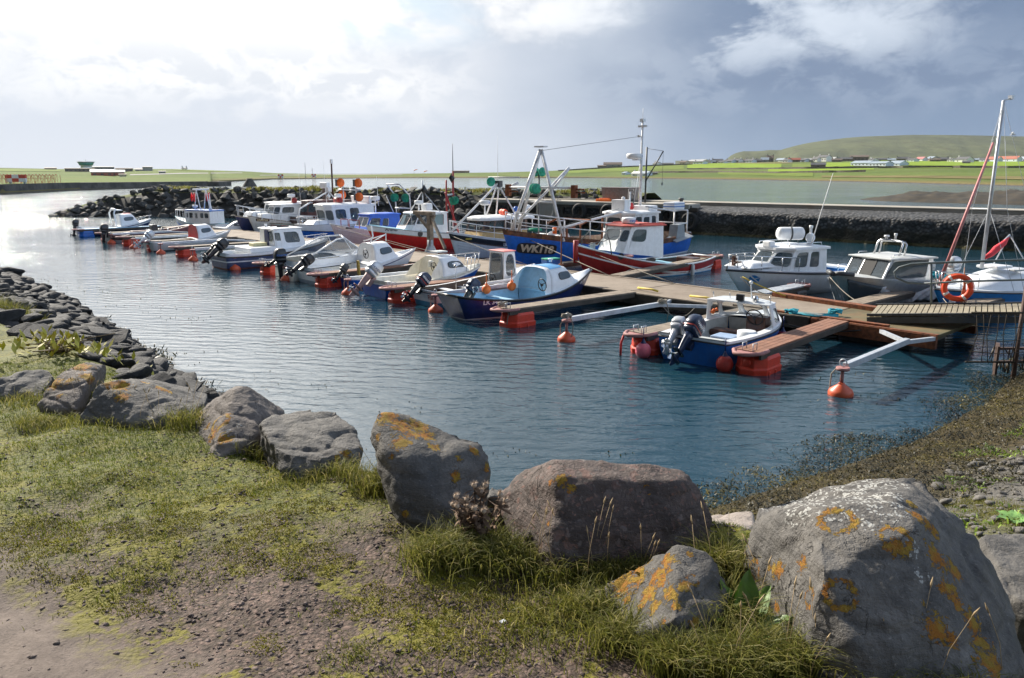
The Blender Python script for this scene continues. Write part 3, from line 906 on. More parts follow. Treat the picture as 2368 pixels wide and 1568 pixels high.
# ------------------------------------------------------------------ airfield on the left
AG = 'airfield buildings'
house(236, 406.5, 46, 8, 5, 'red', 'whiter', 'left fire station shed with red wall and white roof below the control tower', 'airport shed', chim=0, depth=14, wins=3, group=AG)
house(271, 406.5, 30, 8, 4, 'red', 'whiter', 'right fire station shed with red wall and white roof below the control tower', 'airport shed', chim=0, depth=14, wins=2, group=AG)
house(185, 397.5, 60, 7, 1, 'stone', 'brown', 'long low brown terminal wing under the control tower', 'terminal', chim=0, depth=16, wins=7, group=AG)
house(236, 397, 52, 10, 1, 'grey', 'slate', 'grey two-storey terminal block right of the control tower', 'terminal', chim=0, depth=16, wins=7, group=AG)
house(288, 397.5, 36, 7, 1, 'stone', 'brown', 'flat brown building right of the terminal', 'terminal', chim=0, depth=12, wins=4, group=AG)
house(322, 395.5, 16, 3, 3, 'grey', 'slate', 'small grey house with a pitched roof right of the terminal', chim=0, wins=0, group=AG)
house(342, 395.5, 21, 8.5, 1, 'grey', 'slate', 'square dark grey hangar right of the control tower', 'hangar', chim=0, depth=14, wins=0, group=AG)
house(427, 392.5, 12, 2.5, 2, 'white', 'slate', 'tiny white cottage with two chimneys on the left skyline', chim=2, wins=2, group=AG)
house(375, 401.5, 14, 4, 1, 'grey', 'slate', 'small grey cabin beside the airfield road', 'hut', chim=0, wins=0, group=AG)
house(283, 409, 14, 4.5, 1, 'cream', 'brown', 'tiny cream hut right of the fire station', 'hut', chim=0, wins=0, group=AG)
house(118, 392, 24, 2.5, 1.5, 'stone', 'brown', 'low brown house on the skyline left of the control tower', chim=0, wins=0, group=AG)

p = farpt(201, 397); s = p.y / FPX
t = thing('control_tower', 'airfield control tower with a green glass cab', 'control tower', p, 0)
m = MB(); m.lathe([(3.6, 0), (3.4, 2), (3.2, 13 * s * 1.0), (4.2, 13.6 * s)], n=12); m.build('shaft', HW['bluew'], t)
m = MB(); m.lathe([(3.9, 13.6 * s), (5.0, 20.5 * s)], n=10); m.build('cab', mat('green_cab_glass', rgb(.03, .22, .18), .2, var=.2, scale=.8), t)
m = MB(); m.lathe([(5.3, 20.5 * s), (5.3, 22 * s), (1, 22.6 * s)], n=10); m.build('cab_roof', LTGREY, t)
m = MB(); m.tube([(0, 0, 22 * s), (0, 0, 27 * s)], .12); m.build('aerial', GREY, t)

# sea wall of the airfield
m = MB(); rings = []
for px in np.arange(-700, 488, 11.):
    sh = np.interp(px, *zip(*FPX_SH)); wt = np.interp(px, *zip(*WALLTOP)); a = P(px, sh, 0); j = random.uniform(-.25, .25)
    rings.append([a + Vector((0, -1.2 + j, -.8)), a + Vector((0, -.7 + j, wt * .5)), a + Vector((0, -.3, wt + .12)), a + Vector((0, 1.4, wt + .15)), a + Vector((0, 1.5, -.8))])
m.loft(rings, sm=False)
a = P(486, 431, 0); m.box(a + Vector((1.2, 5, .3)), (4, 12, 2.4))
tag(m.build('sea_wall', mat('dark_sea_wall_stone', rgb(.075, .068, .06), .9, var=.5, scale=.4, bump=.6, bscale=2, dirt=rgb(.03, .028, .02), dirt_amt=.6)), 'long dark stone sea wall in front of the airfield', 'sea wall')


def checker_board(px, py, wpx, hpx, nx, ny, label):
    p = farpt(px, py); s = p.y / FPX; W, H = wpx * s, hpx * s
    t = thing('marker_board', label, 'marker board', p, 0, 'red and white runway marker boards')
    a = MB(); b = MB()
    for i in range(nx):
        for j in range(ny):
            (a if (i + j) % 2 else b).box((-W / 2 + W * (i + .5) / nx, 0, .4 + H * (j + .5) / ny), (W / nx, .5, H / ny))
    a.build('red_panels', mat('marker_red', rgb(.55, .07, .04), .6), t); b.build('white_panels', WHITEP, t)
    f = MB(); f.box((-W * .35, .5, .3), (.3, .6, 1.2)); f.box((W * .35, .5, .3), (.3, .6, 1.2)); f.build('feet', GREY, t)


checker_board(35, 425, 46, 16, 3, 2, 'large red and white chequered board beside the orange gantry at far left')
checker_board(648, 413, 12, 8, 3, 2, 'small red and white chequered board on the bank left of the thin mast')
checker_board(725, 411, 10, 7, 3, 2, 'small red and white chequered board right of the thin mast')

# approach-light gantry
A = farpt(-60, 426); B = farpt(126, 424)
t = thing('light_gantry', 'long orange lattice gantry of approach lights by the sea wall', 'light gantry', A)
m = MB(); f = MB(); n = 22; d = (B - A)
for i in range(n + 1):
    q = d * (i / n)
    for o_ in (0, 2.2):
        m.beam(q + Vector((0, o_, 0)), q + Vector((0, o_, 1.9)), .07, .07)
    if i < n:
        q2 = d * ((i + 1) / n); f.beam(q + Vector((0, 0, 1.9 * (i % 2))), q2 + Vector((0, 0, 1.9 * ((i + 1) % 2))), .06, .06)
for z in (1.2, 1.9): f.beam(Vector((0, 0, z)), d + Vector((0, 0, z)), .08, .10)
m.build('posts', mat('gantry_orange', rgb(.50, .22, .10), .6), t); f.build('truss', MATS['gantry_orange'], t)
m = MB()
for i in range(n + 1): m.box(d * (i / n) + Vector((0, .5, 2.0)), (.2, .2, .2))
m.build('lamps', mat('marker_red', rgb(.55, .07, .04), .6), t)

for px, py, h, lab in ((706, 411, 33, 'thin lattice mast on the airfield between two chequered boards'), (722, 409.5, 20, 'short thin mast by the right chequered board'), (1450, 0, 0, '')):
    if h:
        p = farpt(px, py); m = MB(); H = h * p.y / FPX
        m.tube([(0, 0, 0), (0, 0, H)], .16, 5); m.box((0, 0, H * .75), (.9, .15, .15)); m.box((0, 0, .3), (1, 1, .6))
        o = m.build('mast', GREY); o.location = p; tag(o, lab, 'mast')
for px, py, lab in ((957, 399.5, 'higher orange windsock on the middle skyline'), (980, 402.5, 'lower orange windsock on the middle skyline')):
    p = farpt(px, py + 4); t = thing('windsock', lab, 'windsock', p, 0); s = p.y / FPX
    m = MB(); m.tube([(0, 0, -1), (0, 0, 9 * s)], .1, 5); m.build('pole', GREY, t)
    m = MB(); m.tube([(0, 0, 9 * s), (4.5 * s, 0, 10.2 * s), (8 * s, 0, 11.0 * s)], [.5, .4, .25], 8); m.build('sock', ORANGE, t)
# rock stump and marker in the inlet
m = MB(); m.lathe([(2.6, -1), (2.1, .5), (1.2, 1.9), (.9, 2.6)], n=9); o = m.build('rock_stump', MATS['dark_sea_wall_stone'])
o.location = P(578, 432, 0); tag(o, 'dark stump of masonry standing in the inlet left of the boats', 'rock')


# ------------------------------------------------------------------ haze-free skerry on the right
def build_skerry():
    xs = np.linspace(0, 1, 110); ys = np.linspace(0, 1, 24); vs = []
    for u in xs:
        px = 1960 + u * 900
        near = P(px, np.interp(px, [1960, 2050, 2367, 2900], [462, 467, 476, 486]), 0); far = P(px, np.interp(px, [1960, 2050, 2367, 2900], [461, 457, 455, 455]), 0)
        for v in ys:
            p = near.lerp(far, v); e = math.sin(math.pi * v) ** .6 * min(1, u * 6) ** .7
            z = -.6 + e * (1.05 + 1.3 * fbm(np.array([p.x * .45]), np.array([p.y * .45]), 4, 31)[0] + .5 * sstep(np.array([u]), .25, .5)[0])
            vs.append((p.x, p.y, z))
    K = len(ys); fs = [(i * K + j, (i + 1) * K + j, (i + 1) * K + j + 1, i * K + j + 1) for i in range(len(xs) - 1) for j in range(K - 1)]
    mt = mat('weedy_skerry_rock', rgb(.034, .024, .010), .8, var=.6, scale=.7, bump=.8, bscale=3, dirt=rgb(.03, .024, .015), dirt_amt=.8)
    tag(mesh_np('skerry', np.array(vs), np.array(fs), mt), kind='structure')


build_skerry()

# ================================================================== ROCKS
def mat_rock(name, c0, c1, clast=False, wet=False, bscale=14):
    m = bpy.data.materials.new(name); m.use_nodes = True
    g = NG(m.node_tree); tc = g.node('ShaderNodeTexCoord').outputs['Object']
    n1 = g.noise(tc, 3.0, 6, .65, .4); n2 = g.noise(tc, bscale, 6, .7); n3 = g.noise(tc, 60, 3, .7)
    c = g.mix(g.ss(n1, .3, .7), c0, c1)
    c = g.mix(g.ss(n2, .45, .75, 0, .55), c, tuple(v * .55 for v in c0[:3]) + (1,))
    c = g.mix(g.ss(n3, .60, .72, 0, .45), c, tuple(min(1, v * 1.7) for v in c1[:3]) + (1,))
    n4 = g.noise(g.mapping(tc, (2.2, 2.2, 17), (.25, .18, 0)), 1.6, 6, .7, .8); crk = g.math('MULTIPLY', g.ss(g.math('ABSOLUTE', g.math('SUBTRACT', g.noise(tc, 4.2, 5, .6, 1.2), .5)), .012, .0), g.ss(n1, .5, .62))
    c = g.mix(g.ss(n4, .5, .68, 0, .45), c, tuple(v * .6 for v in c0[:3]) + (1,)); c = g.mix(g.math('MULTIPLY', crk, .45), c, rgb(.03, .028, .026))
    h = g.math('ADD', g.math('ADD', g.math('MULTIPLY', n2, .6), g.math('MULTIPLY', n3, .3)), g.math('SUBTRACT', g.math('MULTIPLY', n4, .6), g.math('MULTIPLY', crk, .5)))
    if clast:
        dn = g.node('ShaderNodeTexNoise'); g.set(dn.inputs['Vector'], tc); dn.inputs['Scale'].default_value = 16; dn.inputs['Detail'].default_value = 4
        wp = g.vmath('ADD', tc, g.vmath('SCALE', g.vmath('SUBTRACT', dn.outputs['Color'], (.5, .5, .5)), scale=.09))
        for sc_, th in ((13, .45), (27, .5), (52, .45)):
            v = g.vor(wp, sc_); bw = g.sep(g.vor(wp, sc_, out='Color'))
            k = g.math('MULTIPLY', g.ss(v, .46, .30), g.ss(bw[0], th + .08, th + .2))
            c = g.mix(g.math('MULTIPLY', k, g.math('ADD', .25, g.math('MULTIPLY', bw[2], .5))), c, g.mix(bw[1], rgb(.21, .105, .080), rgb(.17, .150, .138)))
    lo = g.node('ShaderNodeAttribute', attribute_name='lichen').outputs['Fac']
    lw0 = g.node('ShaderNodeAttribute', attribute_name='pale_lichen').outputs['Fac']; dn_ = g.node('ShaderNodeTexNoise'); g.set(dn_.inputs['Vector'], tc); dn_.inputs['Scale'].default_value = 30; dn_.inputs['Detail'].default_value = 3; tcw = g.vmath('ADD', tc, g.vmath('SCALE', g.vmath('SUBTRACT', dn_.outputs['Color'], (.5, .5, .5)), scale=.035)); vs_ = g.vor(tcw, 70); vsc = g.sep(g.vor(tcw, 70, out='Color'))[0]
    lw = g.math('MULTIPLY', lw0, g.math('MULTIPLY', g.ss(g.math('SUBTRACT', vs_, g.math('MULTIPLY', vsc, .35)), .32, .16), g.ss(vsc, .42, .50)))
    ln = g.noise(tc, 34, 6, .8, .6); ln2 = g.noise(tc, 110, 4, .75); ln3 = g.noise(tc, 17, 3, .6)
    mo = g.ss(g.math('ADD', g.math('MULTIPLY', lo, .9), g.math('MULTIPLY', g.math('SUBTRACT', ln, .5), 3.3)), .56, .64)
    mo = g.math('MULTIPLY', mo, g.ss(lo, .02, .15))
    mw = g.ss(g.math('ADD', lw, g.math('MULTIPLY', g.math('SUBTRACT', ln2, .5), .5)), .35, .5)
    c = g.mix(g.math('MULTIPLY', mw, .7), c, rgb(.50, .50, .47))
    c = g.mix(g.math('MULTIPLY', mo, .95), c, g.mix(g.ss(ln3, .38, .62), g.mix(ln2, rgb(.30, .10, .008), rgb(.50, .20, .012)), g.mix(ln2, rgb(.26, .15, .012), rgb(.46, .30, .03))))
    b = g.node('ShaderNodeBsdfPrincipled'); g.set(b.inputs['Base Color'], c); b.inputs['Roughness'].default_value = .8 if not wet else .5
    b.inputs['Specular IOR Level'].default_value = .35
    h = g.math('ADD', h, g.math('MULTIPLY', mo, g.math('MULTIPLY', ln2, .6)))
    g.set(b.inputs['Normal'], g.bump(h, .95, .03))
    o = g.node('ShaderNodeOutputMaterial'); g.l.new(b.outputs[0], o.inputs[0])
    MATS[name] = m
    return m


ROCKGREY = mat_rock('grey_sandstone', rgb(.075, .071, .067), rgb(.170, .158, .143))
ROCKWARM = mat_rock('warm_grey_sandstone', rgb(.115, .098, .088), rgb(.21, .178, .158))
ROCKPINK = mat_rock('pink_conglomerate', rgb(.060, .047, .042), rgb(.130, .098, .085), clast=True)
ROCKPALE = mat_rock('pale_sandstone', rgb(.28, .235, .205), rgb(.37, .32, .28))
ARMOUR = mat_rock('armour_rock', rgb(.045, .044, .042), rgb(.115, .112, .105), bscale=5)
SHINGLE = mat_rock('shore_shingle', rgb(.020, .020, .022), rgb(.060, .058, .056), bscale=9)
COBBLE = mat_rock('pale_cobble', rgb(.095, .088, .08), rgb(.22, .205, .185), bscale=9)


def boulder(label, pts, material, spots=(), white=(), voxel=.013, amp=.020, bury=.22, base=()):
    P3 = [at(*p) for p in pts]
    P3 += [at(*p) - Vector((0, -.05, bury)) for p in base]
    c = sum(P3, Vector()) / len(P3); c.z = min(p.z for p in P3)
    bm = bmesh.new()
    for p in P3: bm.verts.new(p - c)
    bmesh.ops.convex_hull(bm, input=bm.verts)
    bmesh.ops.delete(bm, geom=[v for v in bm.verts if not v.link_faces], context='VERTS')
    rr = random.Random(int(abs(c.x * 977 + c.y * 331)))
    for k in range(8):
        nv = Vector((rr.gauss(0, 1), rr.gauss(0, 1), rr.gauss(0, 1) + .25)).normalized(); ds = [v.co.dot(nv) for v in bm.verts]; hi = max(ds); lo = min(ds)
        r_ = bmesh.ops.bisect_plane(bm, geom=bm.verts[:] + bm.edges[:] + bm.faces[:], plane_co=nv * (hi - (hi - lo) * rr.uniform(.008, .040)), plane_no=nv, clear_outer=True)
        ed = [e for e in r_['geom_cut'] if isinstance(e, bmesh.types.BMEdge)]
        if ed: bmesh.ops.holes_fill(bm, edges=ed)
    me = bpy.data.meshes.new('boulder'); bm.to_mesh(me); bm.free()
    o = bpy.data.objects.new('boulder', me); COL.objects.link(o)
    md = o.modifiers.new('r', 'REMESH'); md.mode = 'VOXEL'; md.voxel_size = voxel
    md2 = o.modifiers.new('s', 'SMOOTH'); md2.iterations = 1; md2.factor = .3
    dg = bpy.context.evaluated_depsgraph_get()
    me2 = bpy.data.meshes.new_from_object(o.evaluated_get(dg)); me2.name = 'boulder'
    o.modifiers.clear(); o.data = me2; bpy.data.meshes.remove(me)
    o.location = c
    n = len(me2.vertices); co = np.empty(n * 3, np.float32); me2.vertices.foreach_get('co', co); co = co.reshape(-1, 3)
    no = np.array([v.normal[:] for v in me2.vertices])
    sd = Vector((c.x * 3.1, c.y * 1.7, 5))
    disp = np.empty(n)
    for i in range(n):
        q = Vector(co[i]) + sd
        f = mnoise.fractal(q * 5.5, .7, 2.3, 5) * .34
        lay = mnoise.noise(Vector((q.x * 1.6, q.y * 1.6, (q.z + .22 * q.x - .15 * q.y) * 15)))
        rdg = (1 - abs(mnoise.noise(Vector((q.x * 2.6 + q.z * 1.1, q.y * 2.6, q.z * 6.5))))) ** 14
        tq = mnoise.noise(q * 2.1) * 3.2 + mnoise.noise(q * 6) * .5; fl_ = math.floor(tq); fr_ = tq - fl_; stp = (fl_ + min(1, fr_ * 5)) * .55 - .3
        disp[i] = f + .22 * lay + .16 * mnoise.noise(q * 30) - .7 * rdg + stp
    co = co + no * (disp * amp)[:, None]
    me2.vertices.foreach_set('co', co.astype(np.float32).ravel())
    me2.polygons.foreach_set('use_smooth', np.ones(len(me2.polygons), bool))
    me2.materials.clear(); me2.materials.append(material); me2.update()
    world = co + np.array(c)
    tree = BVHTree.FromPolygons([tuple(v) for v in world], [tuple(p.vertices) for p in me2.polygons])
    for nm, sp in (('lichen', spots), ('pale_lichen', white)):
        val = np.zeros(n)
        for s in sp:
            px, py, r = s[:3]; ring = len(s) > 3
            d = Vector(ray(px, py)).normalized(); hit = tree.ray_cast(Vector((0, 0, EYE)), d)
            if hit[0] is None: continue
            rad = r * hit[3] / FPX * 1.15
            dist = np.linalg.norm(world - np.array(hit[0]), axis=1) / rad
            f = np.clip(1.25 - dist * .75, 0, 1)
            if ring: f = np.clip(1 - abs(dist - .85) * 2.2, 0, 1)
            val = np.maximum(val, f)
        a = me2.attributes.new(nm, 'FLOAT', 'POINT'); a.data.foreach_set('value', val.astype(np.float32))
    tag(o, label, 'boulder', 'boulders along the edge of the bank')
    return o


boulder('flat grey boulder at the left edge of the picture, half cut off', [(-40, 900, 5.85), (0, 876, 5.95), (40, 861, 6.1), (110, 849, 6.25), (127, 868, 6.15), (92, 913, 5.85), (0, 920, 5.78)], ROCKGREY, base=[(0, 921, 5.75), (92, 915, 5.8), (120, 870, 6.4), (-40, 900, 6.2)])
boulder('pale grey slab at the left edge behind the flat boulder', [(-50, 832, 7.0), (0, 819, 7.3), (55, 843, 7.1), (64, 858, 6.85), (-20, 872, 6.6)], ROCKGREY, base=[(64, 860, 6.9), (-20, 872, 6.6), (30, 845, 7.4)])
boulder('leaning brownish boulder with small orange lichen patches, second from the left', [(75, 942, 5.5), (96, 900, 5.62), (150, 850, 5.85), (215, 835, 6.1), (248, 838, 6.3), (228, 862, 5.95), (205, 882, 5.66), (176, 946, 5.45)], ROCKWARM, [(125, 888, 16), (190, 848, 20), (205, 868, 16), (135, 917, 7), (160, 880, 10)], base=[(75, 944, 5.5), (176, 948, 5.45), (228, 866, 6.2)])
boulder('low wedge boulder with an orange lichen patch on its crest, third from the left', [(180, 966, 5.12), (270, 977, 5.04), (380, 975, 5.06), (440, 958, 5.2), (205, 908, 5.22), (226, 883, 5.28), (292, 868, 5.42), (330, 873, 5.7), (480, 909, 6.0), (478, 930, 5.6), (420, 893, 6.1), (300, 872, 5.9)], ROCKGREY, [(277, 893, 20), (255, 888, 14), (285, 915, 14), (372, 898, 14), (335, 885, 9), (390, 905, 10)], base=[(180, 967, 5.1), (380, 977, 5.06), (480, 932, 5.8)])
boulder('pointed pale boulder with ochre lichen rings and moss at its foot', [(405, 1003, 5.15), (440, 958, 5.3), (500, 1055, 4.52), (590, 1012, 4.72), (645, 985, 5.0), (545, 889, 5.12), (576, 892, 5.15), (666, 953, 5.4), (560, 892, 5.6)], ROCKWARM, [(462, 960, 13), (507, 975, 24, 1), (492, 1005, 18), (520, 1013, 16), (480, 985, 10)], [(530, 1000, 8, 1), (556, 985, 6), (470, 990, 8, 1), (540, 1020, 7, 1)], base=[(405, 1006, 5.1), (500, 1057, 4.5), (645, 987, 5.0)])
boulder('broad light grey boulder with a rough sloping top, left of the tall dark one', [(630, 958, 4.85), (700, 946, 5.0), (780, 951, 5.0), (812, 984, 4.8), (640, 1040, 4.3), (740, 1056, 4.24), (838, 1035, 4.5), (640, 1085, 4.2), (690, 1108, 4.15), (745, 1092, 4.2), (820, 1062, 4.4), (598, 974, 4.7), (620, 1022, 4.42)], ROCKGREY, [(800, 1050, 12), (778, 1062, 9)], amp=.024, base=[(690, 1112, 4.15), (820, 1064, 4.4), (610, 1020, 4.6)])
boulder('tall dark boulder capped with orange lichen beside the dead thistle', [(875, 945, 4.0), (940, 953, 4.08), (1000, 984, 4.05), (850, 985, 3.95), (868, 1060, 3.8), (1110, 1020, 4.0), (1142, 1062, 3.95), (1121, 1122, 3.84), (1070, 1172, 3.7), (912, 1140, 3.63), (932, 1200, 3.55), (1000, 1223, 3.5), (1060, 1216, 3.55), (890, 1035, 3.75), (960, 1058, 3.7), (1060, 1050, 3.82), (1000, 1160, 3.55)], ROCKGREY,
        [(895, 965, 26), (930, 985, 28), (965, 985, 26), (985, 1010, 20), (925, 1022, 22), (1005, 1035, 16), (1098, 1043, 14), (1128, 1082, 10), (955, 1005, 18), (872, 1010, 10), (1050, 1100, 14), (1060, 1060, 9), (905, 1055, 8), (935, 1188, 10)], voxel=.018, base=[(932, 1204, 3.55), (1000, 1226, 3.5), (1062, 1218, 3.55), (1120, 1130, 3.9)])
boulder('long dark pinkish conglomerate boulder with embedded pebbles', [(1200, 1106, 3.7), (1275, 1071, 3.5), (1400, 1070, 3.5), (1500, 1075, 3.5), (1592, 1092, 3.48), (1622, 1130, 3.42), (1650, 1190, 3.36), (1642, 1258, 3.28), (1560, 1272, 3.2), (1400, 1292, 3.13), (1270, 1302, 3.1), (1180, 1225, 3.42), (1148, 1160, 3.68), (1172, 1138, 3.6), (1290, 1108, 3.33), (1560, 1110, 3.36), (1300, 1074, 4.0), (1550, 1088, 4.0), (1200, 1110, 3.8)], ROCKPINK,
        [(1300, 1108, 16), (1318, 1132, 11), (1272, 1115, 9), (1495, 1135, 10, 1), (1268, 1208, 7)], voxel=.018, base=[(1560, 1274, 3.2), (1400, 1294, 3.13), (1270, 1304, 3.1), (1180, 1228, 3.3), (1642, 1260, 3.4)])
boulder('flat sandy slab between the long dark boulder and the huge boulder', [(1640, 1192, 3.95), (1740, 1182, 3.95), (1745, 1252, 3.5), (1646, 1250, 3.5), (1750, 1240, 3.9)], ROCKPALE, [(1655, 1247, 7)], base=[(1745, 1262, 3.5), (1646, 1258, 3.5), (1740, 1200, 3.9)])
boulder('small pyramid boulder with bright orange lichen on its lit side', [(1560, 1262, 2.86), (1612, 1272, 2.86), (1380, 1385, 2.95), (1400, 1345, 3.0), (1490, 1292, 3.0), (1560, 1318, 2.74), (1562, 1425, 2.50), (1420, 1412, 2.84), (1480, 1462, 2.56), (1560, 1530, 2.46), (1640, 1502, 2.5), (1692, 1402, 2.65), (1660, 1310, 2.8)], ROCKGREY,
        [(1475, 1330, 36), (1525, 1335, 34), (1500, 1375, 30), (1440, 1350, 30), (1540, 1300, 24), (1512, 1405, 18), (1548, 1370, 20), (1450, 1385, 14), (1582, 1355, 14), (1595, 1280, 10), (1600, 1340, 14, 1), (1605, 1440, 12), (1535, 1435, 10), (1560, 1400, 12)], voxel=.015, amp=.022, base=[(1480, 1465, 2.56), (1560, 1534, 2.46), (1640, 1505, 2.5), (1385, 1390, 2.75)])
wsp = [(x_, y_, 40) for x_ in range(1770, 2080, 45) for y_ in (1125, 1150, 1172)] + [(2110, 1270, 16), (2130, 1330, 14), (2010, 1215, 14)]
boulder('huge angular boulder with a white-spotted top and orange lichen rings', [(1740, 1168, 3.2), (1900, 1118, 3.3), (2090, 1098, 3.2), (2128, 1101, 3.2), (1728, 1190, 3.12), (1885, 1182, 2.74), (2060, 1160, 2.74), (2190, 1160, 2.98), (2226, 1200, 2.92), (2268, 1262, 2.95), (1735, 1300, 2.98), (1760, 1400, 2.82), (1800, 1480, 2.64), (1862, 1535, 2.36), (2000, 1600, 2.22), (2250, 1610, 2.25), (2368, 1545, 2.42), (2330, 1400, 2.75), (1900, 1310, 2.46), (2117, 1222, 2.60), (2117, 1405, 2.38), (2280, 1570, 2.28)], ROCKGREY,
        [(1745, 1318, 20, 1), (1797, 1320, 20), (1780, 1310, 10), (1856, 1306, 17), (1943, 1374, 30, 1), (1871, 1383, 20, 1), (1794, 1403, 14), (1935, 1205, 34, 1), (2070, 1245, 30, 1), (2075, 1268, 18), (2120, 1195, 18), (2145, 1210, 18), (2160, 1230, 14), (2108, 1165, 12), (2165, 1285, 26), (2205, 1320, 22), (2195, 1365, 26), (2210, 1395, 14), (2170, 1452, 26), (2250, 1440, 26), (2270, 1490, 24), (2200, 1480, 16), (2290, 1535, 30), (2135, 1395, 7)], wsp, voxel=.014, amp=.022, bury=.3, base=[(1860, 1540, 2.38), (2000, 1605, 2.22), (2368, 1550, 2.45), (1735, 1310, 2.98)])
boulder('grey boulder at the right edge, half hidden by the huge one', [(2258, 1246, 3.6), (2300, 1231, 3.7), (2367, 1230, 3.75), (2430, 1258, 3.6), (2290, 1320, 3.35), (2367, 1400, 3.1), (2430, 1420, 3.05), (2310, 1390, 3.2)], ROCKGREY, bury=.55, base=[(2262, 1260, 3.6), (2290, 1330, 3.35), (2367, 1420, 3.1), (2430, 1420, 3.1), (2430, 1262, 3.7), (2320, 1240, 3.9)])
boulder('small dark stone peeping out beside the tall dark boulder', [(1118, 1140, 4.05), (1138, 1127, 4.1), (1160, 1132, 4.1), (1172, 1150, 4.0), (1130, 1150, 3.95)], ROCKGREY, voxel=.015, amp=.012, base=[(1118, 1150, 4.0), (1172, 1152, 4.0)])


def hull_rock(nm, k, ax, material, rough=.0, bev=.04, seed=0, sub=0):
    r = random.Random(seed)
    bm = bmesh.new()
    for i in range(k):
        v = Vector((r.gauss(0, 1), r.gauss(0, 1), r.gauss(0, 1))).normalized() * r.uniform(.82, 1.0)
        bm.verts.new((v.x * ax[0], v.y * ax[1], v.z * ax[2]))
    bmesh.ops.convex_hull(bm, input=bm.verts)
    bmesh.ops.delete(bm, geom=[v for v in bm.verts if not v.link_faces], context='VERTS')
    if sub:
        bmesh.ops.subdivide_edges(bm, edges=bm.edges, cuts=sub, use_grid_fill=True)
        for _ in range(2): bmesh.ops.smooth_vert(bm, verts=bm.verts, factor=.5, use_axis_x=True, use_axis_y=True, use_axis_z=True)
        for f in bm.faces: f.smooth = True
    elif bev:
        bmesh.ops.bevel(bm, geom=bm.edges[:] + bm.verts[:], offset=bev, segments=1, affect='EDGES', profile=.5)
    bmesh.ops.triangulate(bm, faces=bm.faces)
    for v in bm.verts: v.co += Vector((r.uniform(-1, 1), r.uniform(-1, 1), r.uniform(-1, 1))) * rough
    me = bpy.data.meshes.new(nm); bm.to_mesh(me); bm.free(); me.materials.append(material)
    return me


# ------------------------------------------------------------------ breakwater
BW = [(-46.5, 78.3), (-40, 78.2), (-33, 77.2), (-25.7, 75.2), (-12, 71.2), (1.9, 66.0), (8, 61.5)]


def bw_at(s):
    L = [0]
    for a, b in zip(BW[:-1], BW[1:]): L.append(L[-1] + math.dist(a, b))
    x = np.interp(s * L[-1], L, [p[0] for p in BW]); y = np.interp(s * L[-1], L, [p[1] for p in BW])
    return Vector((x, y, 0)), L[-1]


def bw_z(s, w):
    """height of the mound at fraction s, w metres back from the toe"""
    k = min(1, (s * 58) / 8.5) ** .75
    top = 2.55 * k
    if w < 4.2: return -.6 + (top + .6) * w / 4.2
    if w < 8: return top + .12
    return top - (w - 8) * .62


def bw_n(s):
    a, _ = bw_at(max(0, s - .02)); b, _ = bw_at(min(1, s + .02)); t = (b - a).normalized(); return Vector((-t.y, t.x, 0)) if -t.y * 0 + t.x > 0 else Vector((t.y, -t.x, 0))


vs = []; ws = [0, 1, 2, 3, 4.2, 5.5, 6.8, 8, 10, 13.2]
ss_ = np.linspace(0, 1, 60)
for s in ss_:
    c, _ = bw_at(s); n = bw_n(s)
    for wv in ws:
        wv2 = wv * (.3 + .7 * min(1, s * 8)); p = c + n * wv2
        vs.append((p.x, p.y, bw_z(s, wv) - .35 + (.35 if 5 < wv < 8 else 0)))
K = len(ws)
fs = [(i * K + j, (i + 1) * K + j, (i + 1) * K + j + 1, i * K + j + 1) for i in range(len(ss_) - 1) for j in range(K - 1)]
mt = mat('breakwater_core', rgb(.035, .033, .028), .9, var=.5, scale=.8, bump=.6, bscale=3)
TOPG = mat('breakwater_turf', rgb(.10, .115, .03), .95, var=.4, scale=.5, bump=.6, bscale=4)
o = mesh_np('breakwater_core', np.array(vs), np.array(fs), [mt, TOPG], midx=[1 if 4 <= (k % (K - 1)) <= 6 else 0 for k in range(len(fs))])
tag(o, kind='structure'); o.name = 'breakwater_mound'

armour_me = [hull_rock('armour_rock', 10, (random.uniform(.75, 1.0), random.uniform(.5, .75), random.uniform(.38, .58)), ARMOUR, .015, .03, 100 + i) for i in range(14)]
cand = []
for row, wv in enumerate(np.arange(-.3, 5.3, .62)):
    _, L = bw_at(0); n = int(L / .95)
    for i in range(n):
        s = (i + .5 * (row % 2) + random.uniform(-.35, .35)) / n
        if not 0 < s < .985: continue
        c, _ = bw_at(s); nn = bw_n(s); k = (.3 + .7 * min(1, s * 8)); ww = wv + random.uniform(-.25, .25)
        if k < .5 and row > 6: continue
        p = c + nn * ww * k; p.z = bw_z(s, max(ww, 0)) + random.uniform(-.15, .12) - .12
        cand.append((random.uniform(.48, 1.02) ** 1.0, p, 0))
cand.sort(key=lambda q: -q[0] / q[1].y - (.004 if q[1].x > -33 and q[1].z > .2 else 0))
for r, p, k in cand[:300]:
    o = bpy.data.objects.new('armour_rock', random.choice(armour_me)); COL.objects.link(o)
    o.location = p; o.scale = (r, r, r); o.rotation_euler = (random.uniform(-.5, .5), random.uniform(-.5, .5), random.uniform(0, 6.28))
    tag(o, 'dark angular armour rock piled on the breakwater', 'rock', 'armour rocks of the breakwater')
ARM_REST = cand[300:]

# ------------------------------------------------------------------ quay
Q0 = Vector((1.9, 65.9, 0)); Q1 = Vector((40.0, 33.9, 0)); QT = (Q1 - Q0).normalized(); QN = Vector((-QT.y, QT.x, 0))   # QN points away from the harbour
if QN.y < 0: QN = -QN
QL = (Q1 - Q0).length


